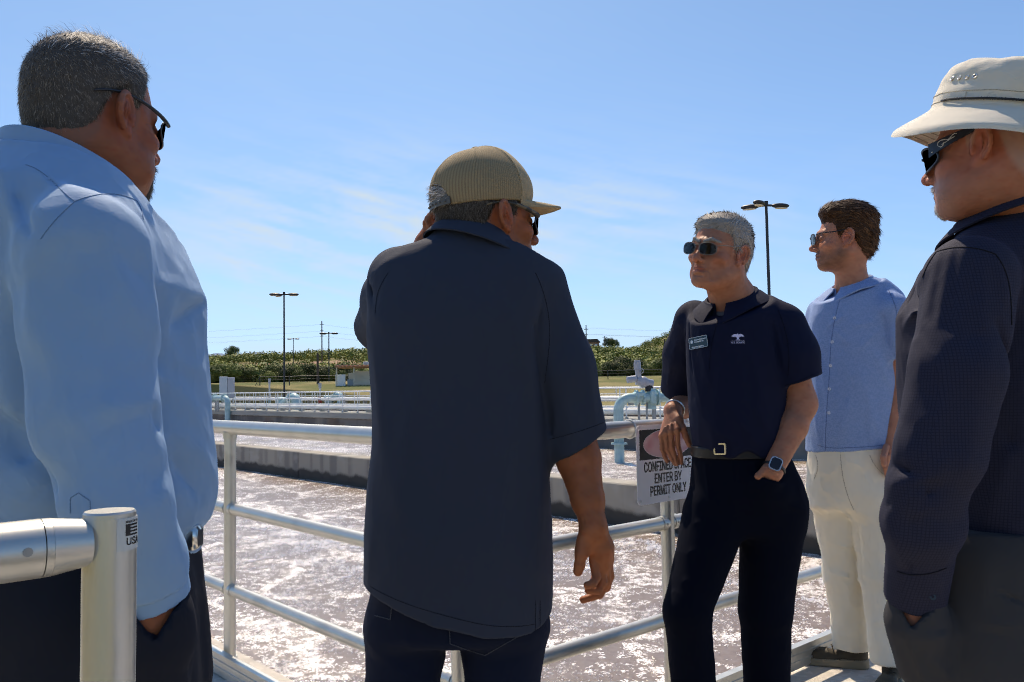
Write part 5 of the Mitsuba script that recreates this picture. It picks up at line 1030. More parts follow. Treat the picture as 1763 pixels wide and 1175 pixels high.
    npl = lambda p: (p - CC) @ EZ + 0.36 * ((p - CC) @ BY + 0.075) + 0.30 * ((p - CC)[:, 0]) - 0.012
    HX, HZ = zip(*[at(x, y, 1.78)[[0, 2]] for x, y in ((620, 1018), (700, 1053), (780, 1078), (840, 1091), (890, 1094), (930, 1084), (960, 1066))])
    def shirt0(p):
        d = smax(bl(p), npl(p), 0.008)
        hem = np.interp(p[:, 0], HX, HZ)
        d = smax(d, hem - p[:, 2], 0.004)
        d = smax(d, -smax(bl(p) + 0.008, p[:, 2] - hem - 0.05, 0.004), 0.003)
        a = smin(cone(p, shR, at(962, 640, 1.93), 0.066, 0.073), cone(p, at(962, 640, 1.93), at(994, 762, 1.93), 0.075, 0.070), 0.03)
        a = smax(a, plane(p, at(996, 763, 1.93), unit(sdir + np.array([0.22, 0, 0.1]))), 0.003); a = smax(a, -smax(cone(p, at(985, 700, 1.93), at(1005, 800, 1.93), 0.062, 0.063), -plane(p, at(984, 715, 1.93), sdir), 0.002), 0.002)
        b = chain(p, [shL, at(680, 520, 2.02), lend], [0.070, 0.068, 0.066], 0.03); b = smax(b, plane(p, lend, ldir), 0.003); b = smax(b, -smax(cone(p, lend - ldir * 0.06, lend + ldir * 0.1, 0.060, 0.062), -plane(p, lend - ldir * 0.05, ldir), 0.002), 0.002)
        return smin(smin(d, a, 0.03), b, 0.03)
    FS = seg_folds(shirt0, [(655, 470, 700, 440, 16, 7), (640, 505, 665, 560, 14, 8), (650, 600, 668, 760, 18, 5), (660, 700, 700, 900, 26, 6), (720, 640, 690, 860, 30, 6), (745, 560, 720, 700, 26, 4), (880, 540, 915, 690, 20, 5), (920, 560, 948, 745, 12, -9), (930, 520, 925, 600, 12, -5), (910, 640, 930, 900, 22, 5), (960, 560, 985, 740, 18, 5), (1000, 600, 1025, 740, 14, 4), (880, 700, 850, 1000, 36, 5), (770, 760, 745, 1040, 34, 4), (650, 900, 640, 1010, 18, 4), (900, 960, 935, 1000, 16, 4), (690, 455, 760, 425, 20, 3), (800, 480, 850, 620, 40, 3), (650, 530, 640, 480, 10, -6)], 1.4, 2.0)
    SM = seg_folds(shirt0, [(938, 505, 948, 560, 4, -2.2), (948, 560, 940, 640, 4, -2.2), (925, 470, 938, 505, 4, -2.0), (922, 1030, 924, 1092, 3.2, -4), (948, 752, 1042, 722, 3.0, -1.6), (640, 1012, 780, 1066, 3.2, -1.4), (780, 1066, 935, 1072, 3.2, -1.4)], 1.4)
    shirt = lambda p: shirt0(p) - folds(p, FS) - folds(p, SM) - wrinkle(p, (8, 8, 1.8), 0.0065, 12) - wrinkle(p, (14, 14, 5), 0.0025, 15) - wrinkle(p, (24, 24, 12), 0.0009, 19)
    S = figure_part(P + '__polo_shirt', 'm_shirt_b', shirt, *bbox([at(625, 395, 2.2), at(1050, 1115, 1.93), at(800, 700, 1.72)], 0.04), 0.0055, 0.01)
    cloth('m_seam_b', (0.012, 0.014, 0.022), 0.9)
    for q_ in ([(922, 470), (936, 505), (946, 560), (943, 620), (938, 660)], [(946, 757), (980, 748), (1015, 737), (1041, 727)], [(637, 1010), (700, 1040), (780, 1064), (840, 1077), (890, 1079), (921, 1075)], [(922, 1034), (922, 1060), (922, 1088)], [(930, 1034), (930, 1060), (930, 1084)], [(668, 470), (652, 500), (646, 540)]): seam(S, 'm_seam_b', shirt, q_, 1.4, 0.0007)
    part(S, 'collar', collar_mesh(CC, BX, BY, unit([0.02, 0.02, 1]), collar_prof(0.045, 0.042, 0.007, 0.032), 0.083, 0.076, 0.055, gap=0.15, tip=0.03), 'm_shirt_b', 50)
    # jeans
    jl = Loft(rows((960, 648, 932, 1.93, 0.13), (1020, 642, 938, 1.93, 0.145), (1080, 640, 938, 1.93, 0.145), (1130, 640, 935, 1.93, 0.118), (1200, 640, 930, 1.93, 0.10)), 2.3)
    hx = [at(702, 1085, 1.93), at(866, 1085, 1.93)]; kn = [np.array([at(690, 1000, 1.93)[0], 1.94, 0.47]), np.array([at(862, 1000, 1.93)[0], 1.93, 0.47])]; an = [np.array([k_[0], k_[1] - 0.03, 0.08]) for k_ in kn]
    cr = at(772, 1106, 1.93)
    def jeans0(p):
        d = smax(jl(p), cr[2] + 0.02 - p[:, 2], 0.03); e = None
        for h, k_, a, rh in ((hx[0], kn[0], an[0], 0.098), (hx[1], kn[1], an[1], 0.104)):
            l = smin(cone(p, h, k_, rh, 0.075), cone(p, k_, a, 0.075, 0.068), 0.03); e = l if e is None else smin(e, l, 0.02)
        d = smin(d, e, 0.035); d = smax(d, -cone(p, np.array([cr[0], cr[1] - 0.3, cr[2] - 0.012]), np.array([cr[0], cr[1] + 0.3, cr[2] - 0.012]), 0.008, 0.008), 0.015)
        return smax(smax(d, p[:, 2] - at(790, 985, 1.93)[2], 0.004), 0.045 - p[:, 2], 0.004)
    JS = seg_folds(jeans0, [(778, 1100, 803, 1122, 2.5, 1.6), (774, 1108, 835, 1129, 2.2, 2.0), (835, 1129, 898, 1092, 2.2, 2.0), (774, 1085, 774, 1108, 2.2, 2.0), (675, 1050, 672, 1068, 2.2, 2.0), (645, 1062, 672, 1068, 2.2, 2.0), (772, 1075, 772, 1104, 5, -4), (640, 1110, 700, 1160, 16, 5), (700, 1100, 760, 1120, 16, 4), (860, 1150, 930, 1120, 18, 4), (800, 1140, 870, 1165, 14, 4)], 1.4)
    jeans = lambda p: jeans0(p) - folds(p, JS) - wrinkle(p, (14, 14, 8), 0.002, 23)
    J = figure_part(P + '__jeans', 'm_jeans_b', jeans, *bbox([at(640, 980, 1.93), at(940, 1100, 1.93), an[0], an[1]], 0.13), 0.006, 0.006)
    mat('m_stitch_b', (0.05, 0.055, 0.07), 0.8)
    for q_ in ([(774, 1086), (775, 1109), (803, 1119), (835, 1129), (866, 1111), (898, 1093)], [(645, 1060), (672, 1067), (674, 1048)]): seam(J, 'm_stitch_b', jeans, q_, 1.4, 0.0011, 40, False, 'pocket_stitching')
    for a in an: shoe(P, [a[0], a[1] + 0.04, 0.0], 5, 'm_belt', 'm_black')
person_centre()
# ------------------------------------------------------------------ grey haired person in the navy polo, leaning on the railing
def person_right():
    P = thing('person', 'grey haired person in navy polo shirt and jeans, one arm on the railing', 'person')
    H = Head(at(1238, 434, 2.60), 227, 3, -9, 0.985, gaunt=0.75, nose=1.03, jowl=0.6, flat=0.004)
    tone = (0.37, 0.165, 0.095)
    cloth('m_shirt_c', (0.005, 0.0075, 0.026), 0.85, 0.05, weave(1100)); cloth('m_jeans_c', (0.0030, 0.0045, 0.011), 0.95, 0.0, spec=0.08)
    B = 2.68; hip = at(1280, 850, B); neck1 = at(1262, 515, B)
    shR, elR, wrR = at(1196, 552, 2.80), at(1188, 688, 3.04), at(1158, 708, 2.84); shL, elL, wrL = at(1350, 560, 2.62), at(1378, 695, 2.62), at(1330, 812, 2.53)
    D = 2.78
    kn = [(1166, 741, D - .012), (1155, 743, D - .006), (1146, 747, D), (1139, 752, D + .006)]
    fin = [[kn[0], (1167, 766, D + .006), (1172, 786, D + .02), (1173, 797, D + .026)], [kn[1], (1157, 772, D + .010), (1163, 790, D + .022), (1166, 799, D + .026)],
           [kn[2], (1149, 774, D + .014), (1157, 791, D + .024), (1162, 799, D + .028)], [kn[3], (1140, 773, D + .016), (1145, 788, D + .026), (1149, 795, D + .030)]]
    thumb = [(1168, 722, D + .012), (1176, 738, D - .004), (1181, 752, D + .0), (1187, 766, D + .006)]
    def skin(p):
        d = skin_core(p, H, H.w(0, -0.020, -0.06), neck1, hip, 0.060)
        a = chain(p, [shR, elR, at(1176, 698, 2.95), wrR], [0.05, 0.043, 0.044, 0.029], 0.02)
        h = None
        for k_, r in zip(kn, (0.0125, 0.0125, 0.012, 0.011)): c = cone(p, wrR, at(*k_), 0.021, r); h = c if h is None else smin(h, c, 0.008)
        for f, r in zip(fin, (0.0098, 0.0102, 0.0098, 0.0088)): h = smin(h, finger(p, [at(*q) for q in f], r * 0.93), 0.0022)
        h = smin(h, chain(p, [wrR, at(*thumb[0])], [0.022, 0.017]), 0.01); h = smin(h, finger(p, [at(*q) for q in thumb], 0.0125), 0.006)
        for k_, f in zip(kn, fin): h = smin(h, cone(p, at(k_[0] * .7 + 1157 * .3, k_[1] * .7 + 708 * .3 - 2, D - .005), at(k_[0], k_[1] - 3, k_[2] - .008), 0.004, 0.006), 0.006)
        d = smin(d, smin(a, h, 0.012), 0.02)
        b = smin(chain(p, [shL, elL], [0.05, 0.046]), chain(p, [elL, at(1363, 735, 2.59), wrL], [0.046, 0.047, 0.029]), 0.03)
        g = cone(p, wrL, at(1314, 832, 2.56), 0.027, 0.034)
        for i in range(4): g = smin(g, finger(p, [at(1304 + 8 * i, 832 + 3 * i, 2.57 + .015 * i), at(1298 + 8 * i, 862, 2.60 + .015 * i), at(1296 + 8 * i, 885, 2.62 + .015 * i)], 0.0095), 0.006)
        g = smin(g, finger(p, [at(1318, 808, 2.52), at(1306, 820, 2.52), at(1302, 834, 2.56)], 0.012), 0.006)
        return smin(d, smin(b, g, 0.015), 0.02)
    stub = lambda q: (0.3 * sstep(0.0, 0.02, hair_line(q, SHORT) + 0.012) * (q[:, 1] < 0.04), (0.30, 0.25, 0.225))
    figure_part(P + '__body', 'm_skin', skin, *bbox([H.o, hip, elR, wrL, at(*fin[1][3]), elL], 0.14), 0.0031, color=skin_color(H, tone, stub))
    HL = [(-0.13, -0.078), (-0.075, -0.075), (-0.05, -0.04), (-0.030, 0.014), (-0.004, 0.024), (0.004, -0.012), (0.024, -0.008), (0.032, 0.030), (0.044, 0.052), (0.062, 0.064), (0.078, 0.070), (0.10, 0.082)]
    def hair(p):
        q = H.loc(p); m = np.abs(q).max(1) < 0.16; d = np.full(len(p), 0.05); qq = q[m]; qs = qq.copy(); qs[:, 0] = np.abs(qs[:, 0])
        t = 0.010 * sstep(-0.004, 0.022, hair_line(qq, HL)) + 0.004 * sstep(0.05, 0.10, qq[:, 2]) + 0.009 * np.exp(-((qq[:, 1] - 0.055) / 0.03) ** 2 - ((qq[:, 2] - 0.085) / 0.03) ** 2)
        d[m] = H.cran(qs) - t + 0.003 - 0.005 * (meshkit.fbm(qq * [50, 50, 90] + meshkit.fbm(qq * 30, 2, 3)[:, None] * 2, 2, 5) - 0.5); return d * H.k
    sweep = lambda q: np.stack([0.7 + 0 * q[:, 0], -0.7 + 0 * q[:, 0], -0.45 - 0.55 * np.tanh((0.05 - q[:, 2]) / 0.02)], 1)
    cols = 0.8 * np.array([(0.30, 0.27, 0.235), (0.35, 0.32, 0.28), (0.25, 0.225, 0.19), (0.40, 0.365, 0.32), (0.28, 0.25, 0.22)])
    figure_part(P + '__hair', 'm_hair', hair, *bbox([H.o], 0.16), 0.005, extra=with_blades(H, cols, (0.26, 0.235, 0.205),
        dict(n=7000, ln=0.024, wd=0.0012, comb=sweep, seed=23, lift=0.0, jit=0.07, mask=lambda q: (hair_line(q, HL) > 0.0) * 1.0)))
    brow = lambda p: (lambda q: (smin(cone(q, (0.010, 0.097, 0.018), (0.030, 0.092, 0.026), 0.0045, 0.005), cone(q, (0.030, 0.092, 0.026), (0.050, 0.072, 0.019), 0.005, 0.003), 0.004) - 0.002 * meshkit.noise(q * 400)) * H.k)((lambda q: np.c_[np.abs(q[:, 0]), q[:, 1:]])(H.loc(p)))
    figure_part(P + '__eyebrows', 'm_hair', brow, *bbox([H.w(0, 0.08, 0.02)], 0.075), 0.003, color=lambda V, N: np.tile([0.30, 0.26, 0.22], (len(V), 1)))
    g = numbered(P + '__sunglasses')
    for sgn in (-1, 1):
        m, rim = lens_patch(H, sgn * 0.034, 0.053, 0.037, 0.117, 0.13, 0.06, -0.006, corner=2.5); part(g, 'lens', m, 'm_tint', 40, label='dark grey tinted lens'); part(g, 'rim', tube(rim, 0.0008, 6, True), 'm_wire', 40)
        part(g, 'temple', tube(spline([H.w(sgn * 0.0585, 0.101, 0.004), H.w(sgn * 0.070, 0.085, 0.008), H.w(sgn * 0.0805, 0.03, 0.014), H.w(sgn * 0.083, -0.022, 0.018), H.w(sgn * 0.080, -0.04, 0.005)], 24), 0.0012, 8), 'm_wire', 40)
    part(g, 'bridge', tube(spline([H.w(-0.0095, 0.1155, 0.003), H.w(0, 0.119, 0.006), H.w(0.0095, 0.1155, 0.003)], 8), 0.0011, 8), 'm_wire', 40)
    # polo
    bl = Loft(rows((480, 1215, 1302, 2.68, 0.075), (505, 1205, 1318, 2.68, 0.09), (525, 1193, 1342, 2.68, 0.11), (550, 1186, 1360, 2.68, 0.125), (600, 1184, 1362, 2.68, 0.135), (660, 1186, 1352, 2.68, 0.14), (720, 1190, 1346, 2.68, 0.145), (765, 1196, 1346, 2.68, 0.14), (800, 1194, 1352, 2.68, 0.13)), 2.3)
    yb = math.radians(222); BY = np.array([math.sin(yb), math.cos(yb), 0]); BX = np.array([BY[1], -BY[0], 0.0]); CC = at(1259, 515, 2.68)
    npl = lambda p: (p - CC) @ EZ + 0.48 * ((p - CC) @ BY + 0.073) - 0.012
    endR, endL = at(1172, 668, 2.98), at(1376, 652, 2.60); dR, dL = unit(elR - shR), unit(unit(elL - shL) + [0.12, 0, 0])
    def shirt0(p):
        d = smax(bl(p), npl(p), 0.008); d = smax(d, at(1270, 778, B)[2] - p[:, 2] - 0.012 * np.sin(p[:, 0] * 60), 0.012)
        a = chain(p, [shR, at(1180, 610, 2.9), endR], [0.064, 0.070, 0.068], 0.03); a = smax(a, plane(p, endR, dR), 0.003); a = smax(a, -smax(cone(p, at(1177, 640, 2.93), endR + dR * 0.08, 0.058, 0.060), -plane(p, endR - dR * 0.05, dR), 0.002), 0.002)
        b = chain(p, [shL, at(1366, 610, 2.61), endL], [0.064, 0.070, 0.066], 0.03); b = smax(b, plane(p, endL, dL), 0.003); b = smax(b, -smax(cone(p, at(1366, 620, 2.61), endL + dL * 0.08, 0.057, 0.059), -plane(p, endL - dL * 0.05, dL), 0.002), 0.002)
        d = smin(smin(d, a, 0.025), b, 0.03)
        return smax(d, -cone(p, CC + BY * 0.05 - EZ * 0.05, CC + BY * 0.10 - EZ * 0.135, 0.024, 0.006), 0.006)
    FS = seg_folds(shirt0, [(1192, 600, 1210, 700, 10, 7), (1205, 575, 1222, 660, 9, 6), (1222, 600, 1205, 760, 12, 6), (1240, 640, 1228, 770, 10, 5), (1290, 600, 1320, 720, 20, 4), (1330, 560, 1345, 640, 10, -6), (1186, 560, 1194, 640, 8, -6), (1300, 700, 1330, 760, 14, 5), (1215, 720, 1260, 760, 14, 5), (1355, 560, 1380, 640, 12, 4), (1165, 590, 1150, 660, 10, 5), (1200, 690, 1240, 770, 10, 5), (1270, 720, 1310, 772, 12, 5)], 2.0, 2.0)
    SM = seg_folds(shirt0, [(1232, 540, 1216, 640, 3, 2.2), (1242, 548, 1228, 640, 3, -2.0), (1338, 548, 1352, 600, 4, -2.2)], 2.0)
    shirt = lambda p: shirt0(p) - folds(p, FS) - folds(p, SM) - wrinkle(p, (9, 9, 4), 0.003, 32) - wrinkle(p, (28, 28, 14), 0.0008, 39)
    S = figure_part(P + '__polo_shirt', 'm_shirt_c', shirt, *bbox([at(1150, 490, 2.6), at(1405, 800, 2.7), at(1172, 690, 3.06), at(1270, 600, 2.45)], 0.05), 0.0055, 0.01)
    cloth('m_seam_c', (0.003, 0.004, 0.012), 0.9)
    for q_ in ([(1340, 535), (1352, 570), (1358, 610), (1356, 650)], [(1236, 552), (1226, 590), (1221, 640)], [(1352, 664), (1376, 656), (1400, 645)]): seam(S, 'm_seam_c', shirt, q_, 2.0, 0.0011)
    part(S, 'collar', collar_mesh(CC, BX, BY, unit([0.0, 0.0, 1]), collar_prof(0.048, 0.032, 0.009, 0.036), 0.074, 0.073, 0.070, gap=0.26, thick=0.005, tip=0.042, tip_w=0.9, open_=0.018), 'm_shirt_c', 50)
    cloth('m_under', (0.10, 0.105, 0.115), 0.9); 
    part(P, 'undershirt', mapped(trimesh.creation.icosphere(3), CC + BY * 0.035 - EZ * 0.075, BX * 0.058, BY * 0.036, EZ * 0.05), 'm_under', 40)
    # emblem and name badge lie on the cloth
    def decal(px, py, w, yaw):
        o = hit(shirt0, px, py, 2.0); e = 2e-3; g_ = np.array([float(shirt0((o + np.eye(3)[k] * e)[None])[0] - shirt0((o - np.eye(3)[k] * e)[None])[0]) for k in range(3)]); nn = unit(g_)
        x = unit(np.cross(EZ, nn)); return o, x, np.cross(nn, x), nn
    o, x, y, nn = decal(1270, 580, 0, 0)
    lift = 0.006
    wing = Polygon([(0, .004), (.004, .0072), (.010, .0078), (.016, .0040), (.0195, -.0012), (.015, .0005), (.013, -.0015), (.0105, .0002), (.0085, -.002), (.006, 0), (.0045, -.0025), (.003, -.0045), (0.0028, -.008), (.0062, -.0105), (.0058, -.0118), (0, -.009)])
    eagle = wing.union(affinity.scale(wing, -1, 1, origin=(0, 0))).union(Point(0, .0066).buffer(.0021)).union(Point(-.002, .0068).buffer(.0012))
    t = meshkit.text_mesh('U.S. SENATE', 0.0046, 0.0006, bold=True); t.apply_translation([-t.bounds[1][0] / 2, -0.0205, 0])
    bar = trimesh.creation.box(bounds=[[-.021, -.0135, 0], [.019, -.0128, .0005]])
    mat('m_thread', (0.62, 0.60, 0.78), 0.6)
    em = mapped(cat([ext(eagle, 0.0007), t, bar]), o, x, y, nn)
    sf = lambda p: shirt(p)
    def drape(m, off): 
        v, g_ = on_surface(sf, m.vertices, off); return trimesh.Trimesh(v, m.faces, process=False)
    part(S, 'emblem', drape(em, 0.0012), 'm_thread', label='pale embroidered eagle emblem with lettering below')
    o, x, y, nn = decal(1205, 590, 0, 0); c, s_ = math.cos(0.10), math.sin(0.10); x, y = c * x + s_ * y, c * y - s_ * x; o = o + nn * 0.006
    mat('m_badge', (0.008, 0.035, 0.055), 0.3); mat('m_badgeprint', (0.55, 0.62, 0.66), 0.5)
    bg = part(P, 'name_badge', mapped(ext(rrect(0.074, 0.036, 0.004), 0.0022), o - x * 0.037 - y * 0.018, x, y, nn), 'm_badge', label='small dark name badge pinned to the chest')
    pr = []
    for yy, x0, x1, hh in ((.0268, .022, .066, .0042), (.0205, .022, .058, .0042), (.0055, .010, .058, .0048)):
        xx_ = x0; r_ = random.Random(int(yy * 1e5))
        while xx_ < x1: w_ = r_.uniform(.0014, .0030); pr.append(trimesh.creation.box(bounds=[[xx_, yy - hh / 2, .0022], [xx_ + w_, yy + hh / 2 * r_.uniform(.5, 1), .0025]])); xx_ += w_ + r_.uniform(.0006, .0014)
    pr.append(trimesh.creation.cylinder(0.0055, 0.0003, sections=20).apply_translation([.0115, .0225, .0024]))
    part(bg, 'print', mapped(cat(pr), o - x * 0.037 - y * 0.018, x, y, nn), 'm_badgeprint')
    part(bg, 'edge', mapped(ext(rrect(0.074, 0.036, 0.004).difference(affinity.translate(rrect(0.0715, 0.0335, 0.003), 0.00125, 0.00125)), 0.0004), o - x * 0.037 - y * 0.018 + nn * 0.0022, x, y, nn), 'm_badgeprint')
    # jeans
    jl = Loft(rows((770, 1196, 1346, 2.68, 0.125), (800, 1194, 1362, 2.68, 0.13), (840, 1190, 1380, 2.67, 0.135), (880, 1182, 1386, 2.66, 0.118), (930, 1170, 1378, 2.65, 0.098), (990, 1160, 1366, 2.64, 0.085)), 2.3)
    hx = [at(1232, 890, 2.64), at(1330, 885, 2.66)]; kn_ = [at(1183, 1052, 2.52), at(1318, 1050, 2.64)]; an_ = [np.array([at(1200, 1300, 2.62)[0], 2.66, 0.08]), np.array([at(1318, 1300, 2.70)[0], 2.74, 0.08])]
    cr = at(1276, 938, 2.62)
    pk1 = at(1300, 820, 2.52)
    def jeans0(p):
        d = smax(jl(p), cr[2] + 0.03 - p[:, 2], 0.03); e = None
        for h, k_, a, rh, rk in ((hx[0], kn_[0], an_[0], 0.096, 0.069), (hx[1], kn_[1], an_[1], 0.102, 0.079)):
            l = smin(cone(p, h, k_, rh, rk), cone(p, k_, a, rk - 0.002, 0.066), 0.02); e = l if e is None else smin(e, l, 0.012)
        d = smin(d, e, 0.03)
        d = smin(d, cone(p, at(1322, 848, 2.58), at(1318, 885, 2.60), 0.060, 0.045), 0.03)
        d = smax(d, -cone(p, at(1352, 780, 2.50), at(1318, 826, 2.53), 0.037, 0.036), 0.006)
        hd = smin(cone(p, wrL, at(1314, 832, 2.56), 0.027, 0.036), cone(p, at(1314, 832, 2.56), at(1312, 890, 2.60), 0.042, 0.034), 0.02) - 0.008
        d = smin(d, smax(hd, plane(p, pk1, np.cross(at(1345, 833, 2.52) - pk1, unit(pk1 - CAM))), 0.003), 0.012)
        return smax(smax(d, p[:, 2] - at(1270, 764, B)[2], 0.004), 0.045 - p[:, 2], 0.004)
    JS = seg_folds(jeans0, [(1262, 790, 1262, 880, 4, 2.5), (1262, 880, 1276, 930, 4, 2), (1200, 900, 1270, 930, 12, 5), (1190, 950, 1250, 960, 12, 5), (1290, 930, 1360, 960, 12, 5), (1285, 960, 1340, 1000, 12, 5), (1160, 1020, 1220, 1060, 10, 5), (1290, 1040, 1350, 1030, 10, 5), (1160, 1090, 1225, 1070, 10, 5), (1295, 1080, 1350, 1075, 10, 5), (1375, 845, 1392, 850, 8, 5), (1222, 860, 1270, 900, 10, 4), (1215, 800, 1222, 860, 7, 5), (1300, 800, 1312, 850, 6, 5), (1358, 870, 1388, 880, 9, 5), (1180, 1000, 1225, 1020, 9, 6), (1290, 1110, 1350, 1120, 9, 5)], 2.0, 2.0)
    figure_part(P + '__jeans', 'm_jeans_c', lambda p: jeans0(p) - folds(p, JS) - wrinkle(p, (12, 12, 8), 0.0025, 43), *bbox([at(1165, 765, 2.6), at(1395, 900, 2.6), an_[0], an_[1], kn_[0]], 0.14), 0.0065, 0.008)
    def belt(p): return smax(np.abs(jl(p) - 0.004) - 0.0035, np.abs(p[:, 2] - at(1270, 776, B)[2] + 0.10 * (p[:, 0] - at(1270, 776, B)[0]) * 0) - 0.0175, 0.003)
    figure_part(P + '__belt', 'm_belt', belt, *bbox([at(1190, 765, B), at(1350, 790, B)], 0.15), 0.005)
    bo_ = hit(lambda p: jl(p) - 0.008, 1243, 773, 2.0); bx2 = unit(at(1262, 773, 2.6) - at(1225, 773, 2.66)); by2 = EZ; bn = unit(np.cross(bx2, by2)); bn = bn if bn[1] < 0 else -bn
    fr = rrect(0.044, 0.036, 0.006).difference(affinity.translate(rrect(0.033, 0.026, 0.003), 0.005, 0.005))
    part(P, 'belt_buckle', mapped(ext(fr, 0.004), bo_ - bx2 * 0.022 - by2 * 0.018 + bn * 0.008, bx2, by2, bn), 'm_steel')
    # watch on the left wrist, bracelet on the right
    wd = unit(wrL - at(1363, 735, 2.59)); wc = wrL - wd * 0.012; a_, b_, _ = frame(wd)
    W = part(P, 'watch', tube([wc + 0.031 * (math.cos(g_) * a_ + math.sin(g_) * b_) for g_ in np.linspace(0, 2 * math.pi, 33)[:-1]], 0.0055, 8, True), 'm_black', 40)
    to = unit(CAM - wc); to = unit(to - wd * (to @ wd)); side = np.cross(wd, to)
    cs = mapped(ext(rrect(0.036, 0.042, 0.011), 0.010), wc + to * 0.028 - side * 0.018 - wd * 0.021, side, wd, to)
    part(W, 'case', cs, 'm_steel', 30); part(W, 'screen', mapped(ext(rrect(0.030, 0.036, 0.009), 0.0012), wc + to * 0.038 - side * 0.015 - wd * 0.018, side, wd, to), 'm_glasslens')
    wd2 = unit(wrR - elR); a_, b_, _ = frame(wd2); wc2 = wrR - wd2 * 0.02
    part(P, 'bracelet', tube([wc2 + 0.0335 * (math.cos(g_) * a_ + math.sin(g_) * b_) for g_ in np.linspace(0, 2 * math.pi, 33)[:-1]], 0.0028, 8, True), 'm_steel', 40)
    for a in an_: shoe(P, [a[0] - 0.03, a[1] - 0.03, 0.0], 222, 'm_belt', 'm_black')
person_right()
# ------------------------------------------------------------------ young person in the pale blue shirt and cream trousers
def ground_at(px, py):
    d = at(px, py, 1) - CAM; return CAM + d * (-EYE / d[2])
def person_young():
    P = thing('person', 'young bearded person in pale blue short-sleeved shirt and cream trousers, standing by the railing', 'person')
    H = Head(at(1453, 411, 3.33), 287, 2, 0, 1.06, back=0.010)
    tone = (0.42, 0.19, 0.115)
    cloth('m_shirt_d', lambda p, n, uv: mix((0.185, 0.265, 0.465), (0.24, 0.325, 0.525), smoothstep(0.35, 0.65, noise(p.x * 330, p.y * 330, p.z * 330))), 0.8, 0.3); cloth('m_chino', lambda p, n, uv: mix((0.74, 0.68, 0.55), (0.65, 0.59, 0.465), fbm(p.x * 9, p.y * 9, p.z * 5)), 0.85, 0.2)
    B = 3.36; hip = at(1465, 800, B); neck1 = at(1468, 500, B)
    shL, elL, wrL = at(1536, 532, 3.25), at(1546, 655, 3.28), at(1534, 762, 3.24); shR, elR, wrR = at(1416, 540, 3.46), at(1402, 650, 3.52), at(1412, 760, 3.52)
    fin = [[at(1528 + 3.5 * i, 786, 3.20 + .018 * i), at(1525 + 3.5 * i, 806, 3.195 + .018 * i), at(1527 + 3.5 * i, 822 - abs(i - 1.5) * 2, 3.20 + .018 * i)] for i in range(4)]
    def skin(p):
        d = skin_core(p, H, H.w(0, -0.020, -0.06), neck1, hip, 0.056)
        d = smin(d, chain(p, [shL, elL, wrL], [0.048, 0.041, 0.028]), 0.02); d = smin(d, chain(p, [shR, elR, wrR], [0.048, 0.041, 0.028]), 0.02)
        h = cone(p, wrL, at(1532, 786, 3.225), 0.026, 0.034)
        for f in fin: h = smin(h, finger(p, f, 0.0105), 0.005)
        h = smin(h, finger(p, [at(1526, 770, 3.2), at(1521, 788, 3.17), at(1522, 800, 3.165)], 0.0125), 0.008)
        g = cone(p, wrR, at(1416, 790, 3.53), 0.026, 0.036)
        for i in range(4): g = smin(g, finger(p, [at(1410 + 4 * i, 790, 3.52 + .01 * i), at(1409 + 4 * i, 812, 3.52 + .01 * i), at(1411 + 4 * i, 828, 3.51 + .01 * i)], 0.0105), 0.006)
        return smin(smin(d, h, 0.012), g, 0.012)
    def stub(q):
        j = sstep(-0.030, -0.075, q[:, 2] - 0.45 * np.maximum(0.04 - q[:, 1], 0)) * sstep(-0.03, 0.02, q[:, 1]) * sstep(-0.135, -0.112, q[:, 2]); m = np.exp(-((q[:, 2] + 0.054) / 0.007) ** 2) * (np.abs(q[:, 0]) < 0.028) * (q[:, 1] > 0.08)
        return np.clip((0.70 * j + 0.8 * m) * (0.45 + 0.9 * meshkit.fbm(q * 90, 3, 4)), 0, 0.85), (0.12, 0.055, 0.03)
    figure_part(P + '__body', 'm_skin', skin, *bbox([H.o, hip, elR, wrL, fin[1][2], elL, wrR], 0.14), 0.0045, color=skin_color(H, tone, stub))
    HL = [(-0.13, -0.100), (-0.075, -0.098), (-0.05, -0.062), (-0.030, -0.010), (-0.012, 0.022), (0.004, 0.010), (0.010, -0.014), (0.026, -0.006), (0.034, 0.034), (0.048, 0.056), (0.066, 0.072), (0.082, 0.078), (0.10, 0.09)]
    def hair(p):
        q = H.loc(p); m = np.abs(q).max(1) < 0.18; d = np.full(len(p), 0.05); qq = q[m]; qs = qq.copy(); qs[:, 0] = np.abs(qs[:, 0])
        t = 0.011 * sstep(-0.004, 0.02, hair_line(qq, HL)) + 0.016 * sstep(0.04, 0.10, qq[:, 2]) + 0.014 * np.exp(-((qq[:, 1] - 0.062) / 0.035) ** 2 - ((qq[:, 2] - 0.10) / 0.035) ** 2) - 0.008 * sstep(-0.03, -0.09, qq[:, 2])
        d[m] = H.cran(qs) - t + 0.003 - 0.010 * (meshkit.fbm(np.stack([qq[:, 0] * 90, qq[:, 1] * 22, qq[:, 2] * 45], 1) + 3 * meshkit.noise(qq * 25)[:, None], 3, 5) - 0.5); return d * H.k
    back = lambda q: np.stack([0.15 * np.sin(q[:, 1] * 120), -1.0 + 0 * q[:, 0], -0.38 + 0.52 * np.tanh((q[:, 1] - 0.0) / 0.05)], 1)
    cols = np.array([(0.055, 0.026, 0.011), (0.09, 0.045, 0.020), (0.035, 0.017, 0.008), (0.14, 0.075, 0.036), (0.06, 0.03, 0.014)])
    figure_part(P + '__hair', 'm_hair', hair, *bbox([H.o], 0.18), 0.0045, extra=with_blades(H, cols, (0.045, 0.021, 0.010), dict(n=8000, ln=0.028, wd=0.0012, comb=back, seed=33, lift=0.03, jit=0.07, mask=lambda q: (hair_line(q, HL) > 0.0) * 1.0)))
    g = numbered(P + '__sunglasses')
